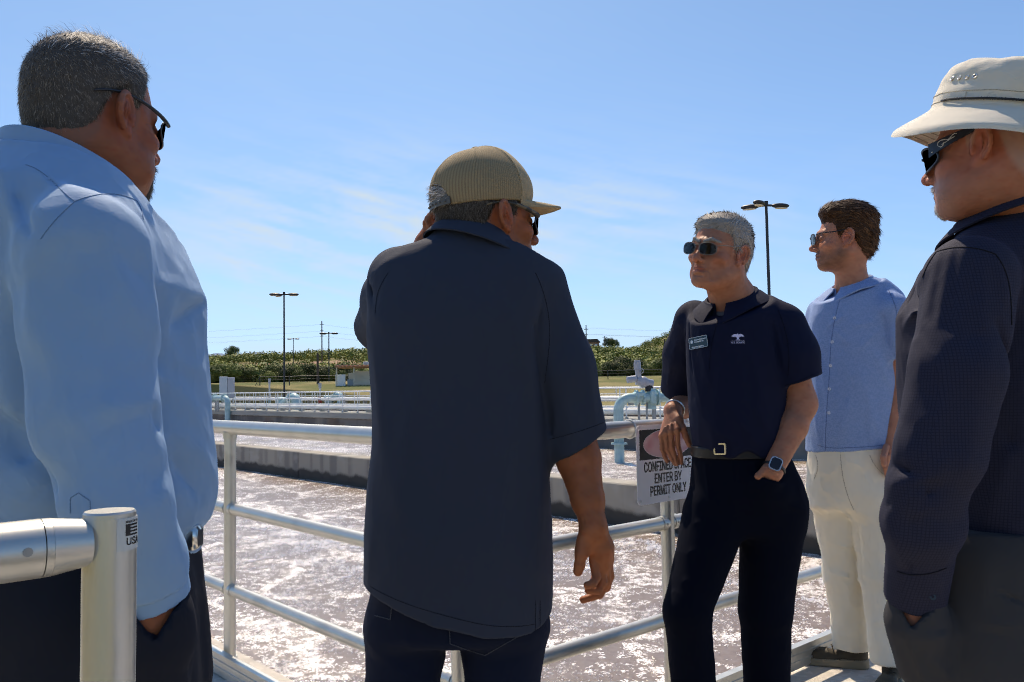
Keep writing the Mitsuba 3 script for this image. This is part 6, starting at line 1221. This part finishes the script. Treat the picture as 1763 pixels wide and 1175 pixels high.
    for sgn in (-1, 1):
        m, rim = lens_patch(H, sgn * 0.033, 0.050, 0.040, 0.116, 0.14, 0.08, -0.007, corner=3.0); part(g, 'lens', m, 'm_tint', 40); part(g, 'rim', tube(rim, 0.0019, 8, True), 'm_frame', 40)
        part(g, 'temple', tube(spline([H.w(sgn * 0.0575, 0.101, 0.008), H.w(sgn * 0.070, 0.085, 0.011), H.w(sgn * 0.0800, 0.03, 0.015), H.w(sgn * 0.083, -0.02, 0.018), H.w(sgn * 0.080, -0.045, 0.0)], 24), 0.0022, 8), 'm_frame', 40)
    part(g, 'bridge', tube(spline([H.w(-0.0085, 0.1155, 0.0), H.w(0, 0.119, 0.004), H.w(0.0085, 0.1155, 0.0)], 8), 0.002, 8), 'm_frame', 40)
    # shirt, worn out over the trousers
    yb = math.radians(246); BY = np.array([math.sin(yb), math.cos(yb), 0]); BX = np.array([BY[1], -BY[0], 0.0]); CC = at(1466, 492, B)
    bl = Loft(rows((470, 1440, 1500, B, 0.06), (490, 1420, 1530, B, 0.09), (515, 1406, 1552, B, 0.115), (555, 1398, 1556, B, 0.13), (620, 1396, 1546, B, 0.135), (700, 1395, 1540, B, 0.14), (770, 1393, 1538, B, 0.14), (800, 1393, 1538, B, 0.14)), 2.3)
    endL, dL = at(1546, 613, 3.27), unit(elL - shL); endR, dR = at(1404, 612, 3.50), unit(elR - shR)
    npl = lambda p: (p - CC) @ EZ + 0.40 * ((p - CC) @ BY + 0.07) - 0.012
    def shirt0(p):
        d = smax(bl(p), npl(p), 0.006); s = (p - at(1465, 770, B)) @ BX
        hem = at(1465, 774, B)[2] + 0.30 * np.maximum(np.abs(s) - 0.10, 0) - 0.004 * np.sin(s * 22)
        d = smax(d, hem - p[:, 2], 0.003); d = smax(d, -smax(bl(p) + 0.010, p[:, 2] - hem - 0.04, 0.004), 0.003)
        a = chain(p, [shL, at(1546, 580, 3.26), endL], [0.062, 0.066, 0.062], 0.03); a = smax(a, plane(p, endL, dL), 0.003); a = smax(a, -smax(cone(p, endL - dL * 0.05, endL + dL * 0.08, 0.053, 0.055), -plane(p, endL - dL * 0.04, dL), 0.002), 0.002)
        b = chain(p, [shR, endR], [0.062, 0.062], 0.03); b = smax(b, plane(p, endR, dR), 0.003)
        return smin(smin(d, a, 0.025), b, 0.03)
    FS = seg_folds(shirt0, [(1428, 560, 1452, 545, 8, 6), (1440, 570, 1460, 590, 8, 6), (1400, 560, 1412, 700, 10, 6), (1402, 690, 1412, 765, 10, 6), (1480, 640, 1510, 740, 16, 4), (1500, 600, 1530, 660, 12, 5), (1520, 545, 1530, 600, 9, -7), (1460, 690, 1440, 760, 14, 4), (1415, 620, 1425, 700, 10, 4), (1510, 570, 1480, 600, 12, 4), (1495, 700, 1500, 768, 14, 4), (1550, 540, 1552, 600, 8, 4), (1470, 560, 1500, 555, 10, 3)], 2.6, 2.2)
    PL = [(1446, 516), (1436, 556), (1431, 590), (1428, 640), (1424, 700), (1421, 776)]
    SM = seg_folds(shirt0, [(*PL[i], *PL[i + 1], 4.5, 2.2) for i in range(5)] + [(PL[i][0] - 4, PL[i][1], PL[i + 1][0] - 4, PL[i + 1][1], 3.0, -2.0) for i in range(5)] + [(1533, 500, 1548, 560, 4, -2)], 2.6)
    shirt = lambda p: shirt0(p) - folds(p, FS) - folds(p, SM) - wrinkle(p, (9, 9, 4), 0.0035, 52) - wrinkle(p, (30, 30, 14), 0.001, 59)
    S = figure_part(P + '__shirt', 'm_shirt_d', shirt, *bbox([at(1385, 470, B), at(1560, 790, B), at(1400, 600, 3.56), at(1465, 600, 3.18)], 0.05), 0.006, 0.01)
    part(S, 'collar', collar_mesh(CC, BX, BY, unit([0.0, 0.0, 1]), collar_prof(0.044, 0.028, 0.009, 0.038), 0.070, 0.072, 0.058, gap=0.22, thick=0.005, tip=0.045, tip_w=0.9, open_=0.020), 'm_shirt_d', 50)
    cloth('m_seam_d', (0.10, 0.15, 0.30), 0.9)
    for q_ in (PL, [(1530, 500), (1542, 530), (1545, 570)], [(1538, 612), (1546, 611), (1553, 609)], [(1400, 763), (1420, 770), (1465, 771), (1510, 768), (1534, 764)]): seam(S, 'm_seam_d', shirt, q_, 2.6, 0.0013)
    for px, py in ((1448, 510), (1437, 548), (1433, 589), (1430, 630), (1428, 670), (1427, 711)):
        o = hit(shirt, px, py, 2.8); nn = unit(CAM - o); a_, b_, _ = frame(nn); part(S, 'button', mapped(trimesh.creation.annulus(0.0022, 0.0058, 0.002, sections=14), o + nn * 0.0006, a_, b_, nn), 'm_button', 40)
    # trousers
    cr = at(1478, 880, 3.36)
    fR, fL = ground_at(1448, 1146), ground_at(1508, 1176); ank = [np.array([at(1459, 1110, 3.50)[0], 3.52, 0.10]), np.array([at(1514, 1140, 3.36)[0], 3.33, 0.10])]
    jl = Loft(rows((745, 1398, 1532, B, 0.125), (790, 1396, 1534, B, 0.135), (840, 1398, 1540, B, 0.122), (890, 1404, 1544, B, 0.10), (930, 1410, 1544, B, 0.085)), 2.3)
    hx, kn = [at(1440, 850, 3.40), at(1502, 850, 3.32)], [at(1453, 985, 3.44), at(1517, 985, 3.30)]
    def pants0(p):
        d = smax(jl(p), cr[2] + 0.02 - p[:, 2], 0.02); e = None
        for h, k_, a, in zip(hx, kn, ank): l = smin(cone(p, h, k_, 0.099, 0.074), cone(p, k_, a, 0.073, 0.068), 0.03); e = l if e is None else smin(e, l, 0.008)
        return smax(smax(smin(d, e, 0.06), p[:, 2] - at(1465, 740, B)[2], 0.004), 0.085 - p[:, 2] + 0.0 * p[:, 0], 0.006)
    FP = seg_folds(pants0, [(1404, 790, 1440, 810, 7, 4), (1402, 830, 1445, 850, 8, 5), (1448, 800, 1462, 880, 8, 6), (1440, 870, 1470, 900, 10, 6), (1425, 930, 1478, 950, 10, 5), (1430, 985, 1482, 1000, 10, 6), (1490, 960, 1540, 1000, 9, 6), (1488, 1000, 1545, 980, 9, -5), (1428, 1050, 1480, 1075, 9, 7), (1432, 1085, 1484, 1098, 8, 7), (1430, 1100, 1460, 1122, 8, 5), (1490, 1060, 1535, 1100, 9, 7), (1490, 1110, 1540, 1090, 9, 6), (1500, 1130, 1545, 1140, 8, 5), (1476, 900, 1486, 1000, 6, -5), (1500, 800, 1495, 900, 14, 4), (1520, 880, 1535, 950, 12, 4), (1455, 780, 1462, 850, 4, 3), (1465, 1020, 1440, 1040, 9, 5)], 2.6, 2.2)
    pants = lambda p: pants0(p) - folds(p, FP) - wrinkle(p, (14, 14, 9), 0.0055, 63) - wrinkle(p, (45, 45, 30), 0.0012, 64)
    cloth('m_seam_chino', (0.34, 0.30, 0.22), 0.9)
    TR = figure_part(P + '__trousers', 'm_chino', pants, *bbox([at(1400, 742, B), at(1545, 900, B), ank[0], ank[1], kn[0]], 0.14), 0.006, 0.01)
    for q_ in ([(1447, 782), (1451, 820), (1460, 855), (1470, 878)], [(1497, 784), (1510, 806), (1530, 824)], [(1404, 784), (1408, 806), (1402, 824)]): seam(TR, 'm_seam_chino', pants, q_, 2.6, 0.0012)
    mat('m_shoe', lambda p, n, uv: mix((0.060, 0.048, 0.028), (0.035, 0.028, 0.018), noise(p.x * 60, p.y * 60, p.z * 60)), 0.65); mat('m_sole', (0.22, 0.19, 0.13), 0.7)
    d = ground_at(1388, 1141) - ground_at(1484, 1149); shoe(P, fR * [1, 1, 0], math.degrees(math.atan2(d[0], d[1])), 'm_shoe', 'm_sole', 1.0)
    shoe(P, ank[1] * [1, 1, 0] + [-0.02, -0.05, 0], 212, 'm_shoe', 'm_sole', 1.0)
person_young()
# ------------------------------------------------------------------ person in the sun hat, right edge
def person_hat():
    P = thing('person', 'person in cream sun hat and dark checked shirt at the right edge, hand in pocket', 'person')
    H = Head(at(1705, 258, 1.54), 315, 0, 0, 1.0, jowl=1.15, nose=0.98)
    tone = (0.38, 0.155, 0.092)
    def check(p, n, uv):
        s = dr.select(dr.abs(n.x) > 0.75, p.y, p.x); g = smoothstep(0.55, 0.95, dr.sin(s * 1250)) + smoothstep(0.55, 0.95, dr.sin(p.z * 1250))
        return mix((0.024, 0.025, 0.047), (0.015, 0.016, 0.033), dr.clip(g, 0, 1))
    cloth('m_shirt_e', check, 0.85, 0.1); cloth('m_trousers_e', (0.042, 0.041, 0.044), 0.85, 0.05)
    sh, el, fa, wr, ce = at(1672, 478, 1.44), at(1616, 780, 1.40), at(1588, 898, 1.43), at(1582, 974, 1.47), at(1575, 1026, 1.50)
    neck1 = at(1745, 400, 1.60); hip = at(1760, 1000, 1.62); ad = unit(ce - wr)
    fing = [[at(1570 + 7 * i, 1068, 1.49 + .012 * i), at(1574 + 7 * i, 1110, 1.52 + .012 * i), at(1580 + 7 * i, 1140, 1.54 + .01 * i)] for i in range(4)]
    def skin(p):
        d = skin_core(p, H, H.w(0, -0.025, -0.06), neck1, hip, 0.064)
        d = smin(d, cone(p, H.w(0, -0.06, -0.03), at(1775, 370, 1.58), 0.05, 0.062), 0.04)
        d = smin(d, chain(p, [sh, el, wr], [0.05, 0.042, 0.028]), 0.03); h = cone(p, wr, at(1578, 1068, 1.50), 0.028, 0.036)
        for f in fing: h = smin(h, finger(p, f, 0.0105), 0.006)
        h = smin(h, finger(p, [at(1592, 1050, 1.47), at(1600, 1075, 1.48), at(1602, 1095, 1.50)], 0.012), 0.008)
        return smin(d, h, 0.015)
    stub = lambda q: (0.20 * sstep(-0.035, -0.07, q[:, 2]) * sstep(0.02, 0.07, q[:, 1]) + 0.45 * sstep(-0.01, 0.02, hair_line(q, SHORT)) * (q[:, 1] < 0.02), (0.42, 0.34, 0.30))
    figure_part(P + '__body', 'm_skin', skin, *bbox([H.o, hip, fing[0][2], el], 0.16), 0.0042, color=skin_color(H, tone, stub))
    def beard(p):
        q = H.loc(p); q = np.c_[np.abs(q[:, 0]), q[:, 1:]]; d = smin(ell(q, (0, 0.082, -0.097), (0.024, 0.016, 0.020)), cone(q, (0.003, 0.098, -0.057), (0.024, 0.087, -0.064), 0.0055, 0.005), 0.004)
        return (d - 0.002 * (meshkit.fbm(q * 200, 2, 8) - 0.4)) * H.k
    wh = np.array([(0.6, 0.56, 0.52), (0.75, 0.72, 0.68), (0.5, 0.46, 0.42)])
    figure_part(P + '__beard', 'm_hair', beard, *bbox([H.w(0, 0.08, -0.08)], 0.07), 0.0035, extra=with_blades(H, wh, (0.55, 0.5, 0.46), dict(n=2200, ln=0.006, wd=0.0004, comb=lambda q: np.stack([0 * q[:, 0], 0.3 + 0 * q[:, 0], -1 + 0 * q[:, 0]], 1), seed=46, lift=0.4)))
    # sunglasses with a cord
    g = numbered(P + '__sunglasses'); mat('m_navyframe', (0.010, 0.016, 0.034), 0.32, spec=0.5)
    for sgn in (-1, 1):
        m, rim = lens_patch(H, sgn * 0.035, 0.066, 0.042, 0.112, 0.075, 0.14, -0.008); part(g, 'lens', m, 'm_glasslens', 40); part(g, 'rim', tube(rim, 0.0022, 8, True), 'm_navyframe', 40)
        c_ = spline([H.w(sgn * 0.066, 0.084, 0.002), H.w(sgn * 0.0755, 0.060, 0.008), H.w(sgn * 0.0815, 0.015, 0.020), H.w(sgn * 0.0835, -0.014, 0.026)], 26); hgt = np.interp(np.arange(26), [0, 4, 14, 25], [0.0125, 0.0105, 0.0075, 0.0035])
        tp = m3.Manifold.batch_hull([m3.Manifold.cube([0.0032, 0.001, 2 * h_], True).translate([0, 0, 0]) for h_ in hgt[:1]]) if False else None
        sec = []
        for q_, h_ in zip(c_, hgt):
            for dx, dz in ((-1, -1), (1, -1), (1, 1), (-1, 1)): sec.append(q_ + H.x * dx * 0.0019 + H.z * dz * h_)
        f = []
        for i in range(25):
            for k in range(4): a, b = i * 4 + k, i * 4 + (k + 1) % 4; f += [[a, b, b + 4], [a, b + 4, a + 4]]
        f += [[0, 2, 1], [0, 3, 2], [100, 101, 102], [100, 102, 103]]
        t_ = part(g, 'temple', trimesh.Trimesh(np.array(sec), np.array(f), process=True), 'm_navyframe', 30)
        if sgn < 0:
            lg = [c_[8] + H.z * 0.000, c_[6] - H.z * 0.004, c_[5] + H.z * 0.003, c_[8] + H.z * 0.005, c_[10] + H.z * 0.001, c_[12] + H.z * 0.005, c_[14] + H.z * 0.004]
            part(t_, 'logo', tube(spline([q_ - H.x * 0.0024 for q_ in lg], 30), 0.0006, 6), 'm_button', 40, label='pale curved logo on the temple')
            part(t_, 'logo_line', tube([c_[7] - H.x * 0.0024 - H.z * 0.002, c_[13] - H.x * 0.0024 + H.z * 0.001], 0.0005, 6), 'm_button', 40)
            part(t_, 'hinge_pin', mapped(trimesh.creation.icosphere(1), c_[2] - H.x * 0.002 - H.z * 0.006, H.x * 0.0015, H.y * 0.0015, H.z * 0.0015), 'm_steel', 40)
    part(g, 'bridge', tube(spline([H.w(-0.010, 0.113, 0.002), H.w(0, 0.117, 0.004), H.w(0.010, 0.113, 0.002)], 8), 0.0026, 8), 'm_navyframe', 40)
    part(g, 'cord', tube(spline([H.w(-0.086, -0.012, 0.026), H.w(-0.092, -0.04, 0.014), H.w(-0.082, -0.09, 0.0), H.w(-0.04, -0.135, -0.012), H.w(0.03, -0.14, -0.015), H.w(0.08, -0.09, 0.0), H.w(0.084, -0.012, 0.026)], 50), 0.0019, 8), 'm_black', 40)
    # the hat
    t = math.radians(15); hy, hz = H.y * math.cos(t) + H.z * math.sin(t), H.z * math.cos(t) - H.y * math.sin(t); ho = H.w(0, -0.012, 0.049)
    prof = [(1.58, -0.028), (1.555, -0.021), (1.46, -0.014), (1.32, -0.006), (1.12, 0.004), (1.03, 0.010), (1.0, 0.018), (0.985, 0.040), (0.950, 0.062), (0.88, 0.082), (0.76, 0.095), (0.58, 0.102), (0.40, 0.102), (0.2, 0.099), (0.0, 0.098)]
    from scipy.interpolate import PchipInterpolator as PI
    u = np.r_[0, np.cumsum(np.hypot(np.diff([a for a, b in prof]) * 0.1, np.diff([b for a, b in prof])))]; uu = np.linspace(0, u[-1], 64); pr, pz = PI(u, [a for a, b in prof])(uu), PI(u, [b for a, b in prof])(uu)
    th = np.linspace(0, 2 * math.pi, 161)[:-1]; A_, U_ = np.meshgrid(th, np.arange(64), indexing='ij')
    r_, z_ = pr[U_], pz[U_]; ex_ = np.maximum(r_ - 1.03, 0); lx, ly = 0.094 * r_ * np.sin(A_), 0.114 * r_ * np.cos(A_)
    ex2 = ex_ * 0.1; lx, ly = np.where(r_ > 1.03, (0.094 * 1.03 + ex2) * np.sin(A_), lx), np.where(r_ > 1.03, (0.114 * 1.03 + ex2) * np.cos(A_), ly)
    nz_ = meshkit.fbm(np.stack([lx * 16, ly * 16, z_ * 16], -1), 3, 77) - 0.5; nf = meshkit.fbm(np.stack([lx * 60, ly * 60, z_ * 60], -1), 2, 78) - 0.5
    z_ = z_ - 0.009 * ex2 / 0.06 - 0.014 * ex2 / 0.06 * np.abs(np.sin(A_)) ** 2 + 0.010 * ex2 / 0.06 * np.sin(3 * A_ + 0.6)
    z_ = z_ - 0.020 * np.exp(-(lx / 0.020) ** 2) * sstep(0.07, 0.098, z_) * sstep(-0.10, 0.02, ly + 0.03) + 0.014 * nz_ * sstep(0.03, 0.1, z_) + 0.0016 * nf
    rs = 1 + 0.10 * nz_ * sstep(0.02, 0.07, z_) + 0.02 * nf * sstep(0.015, 0.03, z_) - 0.05 * np.exp(-((z_ - 0.055) / 0.012) ** 2) * np.exp(-((A_ - 5.2) / 0.5) ** 2)
    V = np.stack([lx * rs, ly * rs, z_], -1); W = ho + V[..., :1] * H.x + V[..., 1:2] * hy + V[..., 2:] * hz
    i, j = np.meshgrid(np.arange(160), np.arange(63), indexing='ij'); q = i * 64 + j; q2 = ((i + 1) % 160) * 64 + j; fc = np.vstack([np.c_[q.ravel(), q2.ravel(), (q2 + 1).ravel()], np.c_[q.ravel(), (q2 + 1).ravel(), (q + 1).ravel()]])
    ru = uu / u[-1]
    cloth('m_hat', lambda p, n, uv: mix((0.68, 0.63, 0.52), (0.60, 0.55, 0.45), fbm(p.x * 40, p.y * 40, p.z * 40)), 0.85, 0.3, weave(800)); 
    C = numbered(P + '__sun_hat'); nb = 26
    top = W.reshape(-1, 3); inner = (W[:, :nb] - hz * 0.0022).reshape(-1, 3); i, j = np.meshgrid(np.arange(160), np.arange(nb - 1), indexing='ij'); q = i * nb + j; q2 = ((i + 1) % 160) * nb + j
    fi = np.vstack([np.c_[q.ravel(), (q2 + 1).ravel(), q2.ravel()], np.c_[q.ravel(), (q + 1).ravel(), (q2 + 1).ravel()]])
    e = np.arange(160); e2 = (e + 1) % 160; rimf = np.vstack([np.c_[e * 64, e2 * nb + 10240, e2 * 64], np.c_[e * 64, e * nb + 10240, e2 * nb + 10240]])
    part(C, 'crown_and_brim', trimesh.Trimesh(np.vstack([top, inner]), np.vstack([fc, fi + 10240, rimf]), process=False), 'm_hat', 50)
    mat('m_stitch', (0.36, 0.31, 0.22), 0.9)
    for jj in (2, 5, 8, 11, 14, 17): part(C, 'stitching', tube(W[:, jj] - hz * 0.0024, 0.0007, 5, True), 'm_stitch', 40)
    jb = int(np.argmin(np.abs(pz - 0.020) + (pr > 1.2))); jt = int(np.argmin(np.abs(pz - 0.036)))
    for jj in (jb, jt): part(C, 'band_seam', tube(W[:, jj] * 1.0 + (W[:, jj] - ho) * 0.006, 0.0006, 5, True), 'm_stitch', 40)
    out = lambda a, zz: (lambda k, jj: (W[k, jj], unit((W[k, jj] - ho) - hz * ((W[k, jj] - ho) @ hz))))(int(a / (2 * math.pi) * 160) % 160, int(np.argmin(np.abs(pz - zz) + (pr > 1.2) + (np.arange(64) < jb))))
    for a in (5.42, 5.28, 5.12, 4.95):
        o, nn = out(a, 0.060); nn = unit(nn + 0.35 * hz); a_, b_, _ = frame(nn)
        part(C, 'eyelet', mapped(trimesh.creation.torus(0.0036, 0.0012, major_sections=18, minor_sections=8), o + nn * 0.0008, a_, b_, nn), 'm_steel', 40); part(C, 'eyelet_hole', mapped(trimesh.creation.cylinder(0.0031, 0.0014, sections=14), o + nn * 0.0007, a_, b_, nn), 'm_black', 40)
    kk = [out(a, 0.026) for a in np.linspace(5.42, 5.02, 9)]; tag = []
    tv = np.array([o + nn * 0.0025 + hz * dz for o, nn in kk for dz in (-0.006, 0.006)]); tv2 = tv - np.array([nn for o, nn in kk for _ in (0, 1)]) * 0.0025; f = []
    for r in range(8): a, b, c, d = 2 * r, 2 * r + 1, 2 * r + 3, 2 * r + 2; f += [[a, b, c], [a, c, d], [b, b + 18, c + 18], [b, c + 18, c], [a, d, d + 18], [a, d + 18, a + 18]]
    f += [[0, 18, 19], [0, 19, 1], [16, 17, 35], [16, 35, 34]]
    part(C, 'woven_label', trimesh.Trimesh(np.vstack([tv, tv2]), np.array(f), process=False), 'm_hat')
    part(C, 'chin_cord', tube([out(5.42, 0.014)[0] + out(5.42, 0.014)[1] * 0.003] + [out(a, 0.021)[0] + out(a, 0.021)[1] * 0.0045 for a in np.linspace(5.36, 2.6, 60)], 0.0021, 8), 'm_black', 40)
    # shirt
    yb = math.radians(318); BY = np.array([math.sin(yb), math.cos(yb), 0]); BX = np.array([BY[1], -BY[0], 0.0]); CC = at(1738, 362, 1.575)
    npl = lambda p: (p - CC) @ EZ + 0.42 * ((p - CC) @ BY + 0.09) - 0.014
    bl = Loft(rows((330, 1700, 1800, 1.60, 0.09), (372, 1672, 1840, 1.61, 0.125), (410, 1640, 1870, 1.62, 0.155), (450, 1614, 1890, 1.62, 0.17), (500, 1588, 1905, 1.62, 0.175), (545, 1566, 1912, 1.62, 0.18), (640, 1568, 1915, 1.62, 0.185), (760, 1580, 1915, 1.62, 0.19), (880, 1600, 1915, 1.62, 0.19), (950, 1612, 1912, 1.62, 0.185)), 2.3)
    def shirt0(p):
        d = smax(bl(p), npl(p), 0.008); d = smin(d, cone(p, at(1725, 425, 1.56), sh + np.array([0, 0.02, -0.01]), 0.062, 0.064), 0.05)
        d = smax(d, at(1740, 938, 1.45)[2] - p[:, 2] + 0.006 * np.sin(p[:, 0] * 50), 0.012)
        a = chain(p, [sh, at(1648, 640, 1.40), el, at(1594, 838, 1.41), fa, wr, ce], [0.068, 0.070, 0.066, 0.058, 0.062, 0.047, 0.046], 0.014); a = smax(a, plane(p, wr + ad * 0.03, ad), 0.004)
        return smin(d, a, 0.022)
    FS = seg_folds(shirt0, [(1622, 440, 1600, 540, 9, 7), (1640, 436, 1618, 560, 9, 8), (1662, 434, 1650, 580, 10, 8), (1690, 436, 1690, 560, 10, 7), (1710, 440, 1730, 520, 10, 6), (1600, 470, 1562, 560, 12, 7), (1574, 500, 1560, 590, 8, -8), (1552, 545, 1566, 610, 8, 7), (1580, 590, 1548, 690, 12, 7), (1600, 560, 1640, 600, 14, 5), (1545, 690, 1600, 720, 16, 6), (1540, 800, 1600, 830, 14, -7), (1545, 832, 1605, 820, 10, 9), (1600, 825, 1630, 790, 12, 6), (1534, 880, 1590, 850, 12, 6), (1536, 900, 1560, 970, 10, 7), (1535, 872, 1605, 846, 8, -7), (1530, 892, 1600, 872, 9, 6), (1575, 890, 1568, 985, 7, -5), (1600, 900, 1625, 960, 12, 6), (1690, 600, 1660, 800, 20, 5), (1640, 660, 1610, 760, 18, 5), (1720, 560, 1740, 760, 14, -9), (1740, 780, 1690, 920, 16, 5)], 0.9, 2.0)
    SM = seg_folds(shirt0, [(1612, 432, 1660, 426, 3, -3.2), (1660, 426, 1712, 436, 3, -3.2), (1712, 436, 1735, 480, 3, -2.6), (1735, 480, 1742, 560, 3, -2.6), (1612, 432, 1590, 470, 3, -2.4)], 0.9)
    shirt = lambda p: shirt0(p) - folds(p, FS) - folds(p, SM) - wrinkle(p, (8, 8, 4), 0.0035, 72) - wrinkle(p, (30, 30, 16), 0.0012, 79)
    S = figure_part(P + '__shirt', 'm_shirt_e', shirt, *bbox([at(1520, 320, 1.5), at(1920, 960, 1.62), at(1600, 1055, 1.5), at(1600, 700, 1.29), at(1800, 700, 1.83)], 0.04), 0.005, 0.012)
    cloth('m_seam_e', (0.010, 0.010, 0.016), 0.9)
    for q_ in ([(1612, 434), (1640, 427), (1680, 428), (1714, 438)], [(1714, 438), (1732, 470), (1740, 510), (1742, 560)], [(1612, 434), (1598, 455), (1588, 478)], [(1545, 984), (1570, 990), (1600, 988), (1630, 978)]): seam(S, 'm_seam_e', shirt, q_, 0.9, 0.0011)
    def cuff(p):
        d = smax(smax(cone(p, wr - ad * 0.01, ce, 0.0535, 0.0515), plane(p, ce, ad), 0.003), -plane(p, wr + ad * 0.002, ad), 0.003); return smax(d, -cone(p, wr, ce + ad * 0.03, 0.045, 0.045), 0.002) - 0.001 * wrinkle(p, (20, 20, 20), 1, 3)
    figure_part(S + '__cuff', 'm_shirt_e', cuff, *bbox([wr, ce], 0.09), 0.004)
    bo = hit(cuff, 1606, 1028, 0.9); nn = unit(CAM - bo); a_, b_, _ = frame(nn); part(S, 'cuff_button', mapped(trimesh.creation.annulus(0.002, 0.0055, 0.002, sections=14), bo + nn * 0.001, a_, b_, nn), 'm_frame', 40)
    part(S, 'collar', collar_mesh(CC, BX, BY, unit([0.0, -0.02, 1]), collar_prof(0.046, 0.038, 0.007, 0.030), 0.086, 0.090, 0.075, gap=0.14, tip=0.02), 'm_shirt_e', 50)
    tl = Loft(rows((900, 1618, 1905, 1.62, 0.18), (960, 1592, 1910, 1.62, 0.185), (1010, 1572, 1914, 1.62, 0.19), (1060, 1562, 1915, 1.62, 0.19), (1110, 1556, 1912, 1.62, 0.185), (1180, 1560, 1900, 1.62, 0.175), (1260, 1570, 1890, 1.62, 0.16)), 2.4)
    c0 = at(1738, 1000, 1.62); sd = np.array([0.75, 0.66, 0]) * 0.10; hips = [np.array([c0[0], c0[1], 0.84]) + s * sd for s in (1, -1)]; knees = [np.array([c0[0], c0[1], 0.47]) + s * sd * 1.1 for s in (1, -1)]; ank = [np.array([c0[0], c0[1], 0.09]) + s * sd * 1.2 for s in (1, -1)]
    pk = at(1606, 1046, 1.49), at(1567, 1090, 1.49), at(1550, 1048, 1.49)
    pv = unit(pk[1] - CAM)
    def trou0(p):
        d = smax(tl(p), 0.66 - p[:, 2], 0.05); d = smin(d, legs(p, hips, knees, ank, 0.12, 0.09, 0.08), 0.04); d = smin(d, cone(p, at(1582, 1090, 1.52), at(1590, 1150, 1.54), 0.05, 0.04), 0.03)
        d = smax(d, -cone(p, at(1584, 1040, 1.49), at(1580, 1082, 1.505), 0.050, 0.036), 0.008)
        hd = smin(cone(p, wr, at(1578, 1068, 1.50), 0.028, 0.036), cone(p, at(1578, 1068, 1.50), at(1586, 1140, 1.53), 0.040, 0.034), 0.02) - 0.009
        d = smin(d, smax(hd, np.minimum(plane(p, pk[1], np.cross(pv, pk[2] - pk[1])), plane(p, pk[1], np.cross(pk[0] - pk[1], pv))), 0.003), 0.012); return smax(smax(d, p[:, 2] - at(1740, 925, 1.45)[2], 0.004), 0.05 - p[:, 2], 0.005)
    FT = seg_folds(trou0, [(1560, 1090, 1590, 1170, 9, 7), (1590, 1100, 1763, 1070, 22, 5), (1600, 1080, 1720, 1090, 16, -5), (1720, 1020, 1762, 1036, 4, -5), (1600, 1130, 1640, 1172, 14, 5), (1700, 960, 1690, 1060, 24, 3)], 0.9)
    T_ = figure_part(P + '__trousers', 'm_trousers_e', lambda p: trou0(p) - folds(p, FT) - wrinkle(p, (10, 10, 6), 0.003, 83), [c0[0] - .30, c0[1] - .32, 0.03], [c0[0] + .30, c0[1] + .30, 0.98], 0.0075, 0.008)
    lo_ = hit(tl, 1690, 925, 0.9); part(T_, 'belt_loop', box(lo_ + np.array([0, -0.004, 0.012]), (0.010, 0.008, 0.05), None, 0.002), 'm_trousers_e')
    def belt(p): return smax(np.abs(tl(p) - 0.003) - 0.003, np.abs(p[:, 2] - at(1740, 925, 1.45)[2] + 0.018) - 0.016, 0.003)
    figure_part(P + '__belt', 'm_belt', belt, [c0[0] - .26, c0[1] - .26, 0.82], [c0[0] + .26, c0[1] + .26, 0.95], 0.006)
    for a in ank: shoe(P, [a[0], a[1] + 0.02, 0.0], 318, 'm_belt', 'm_black')
person_hat()
run_jobs()
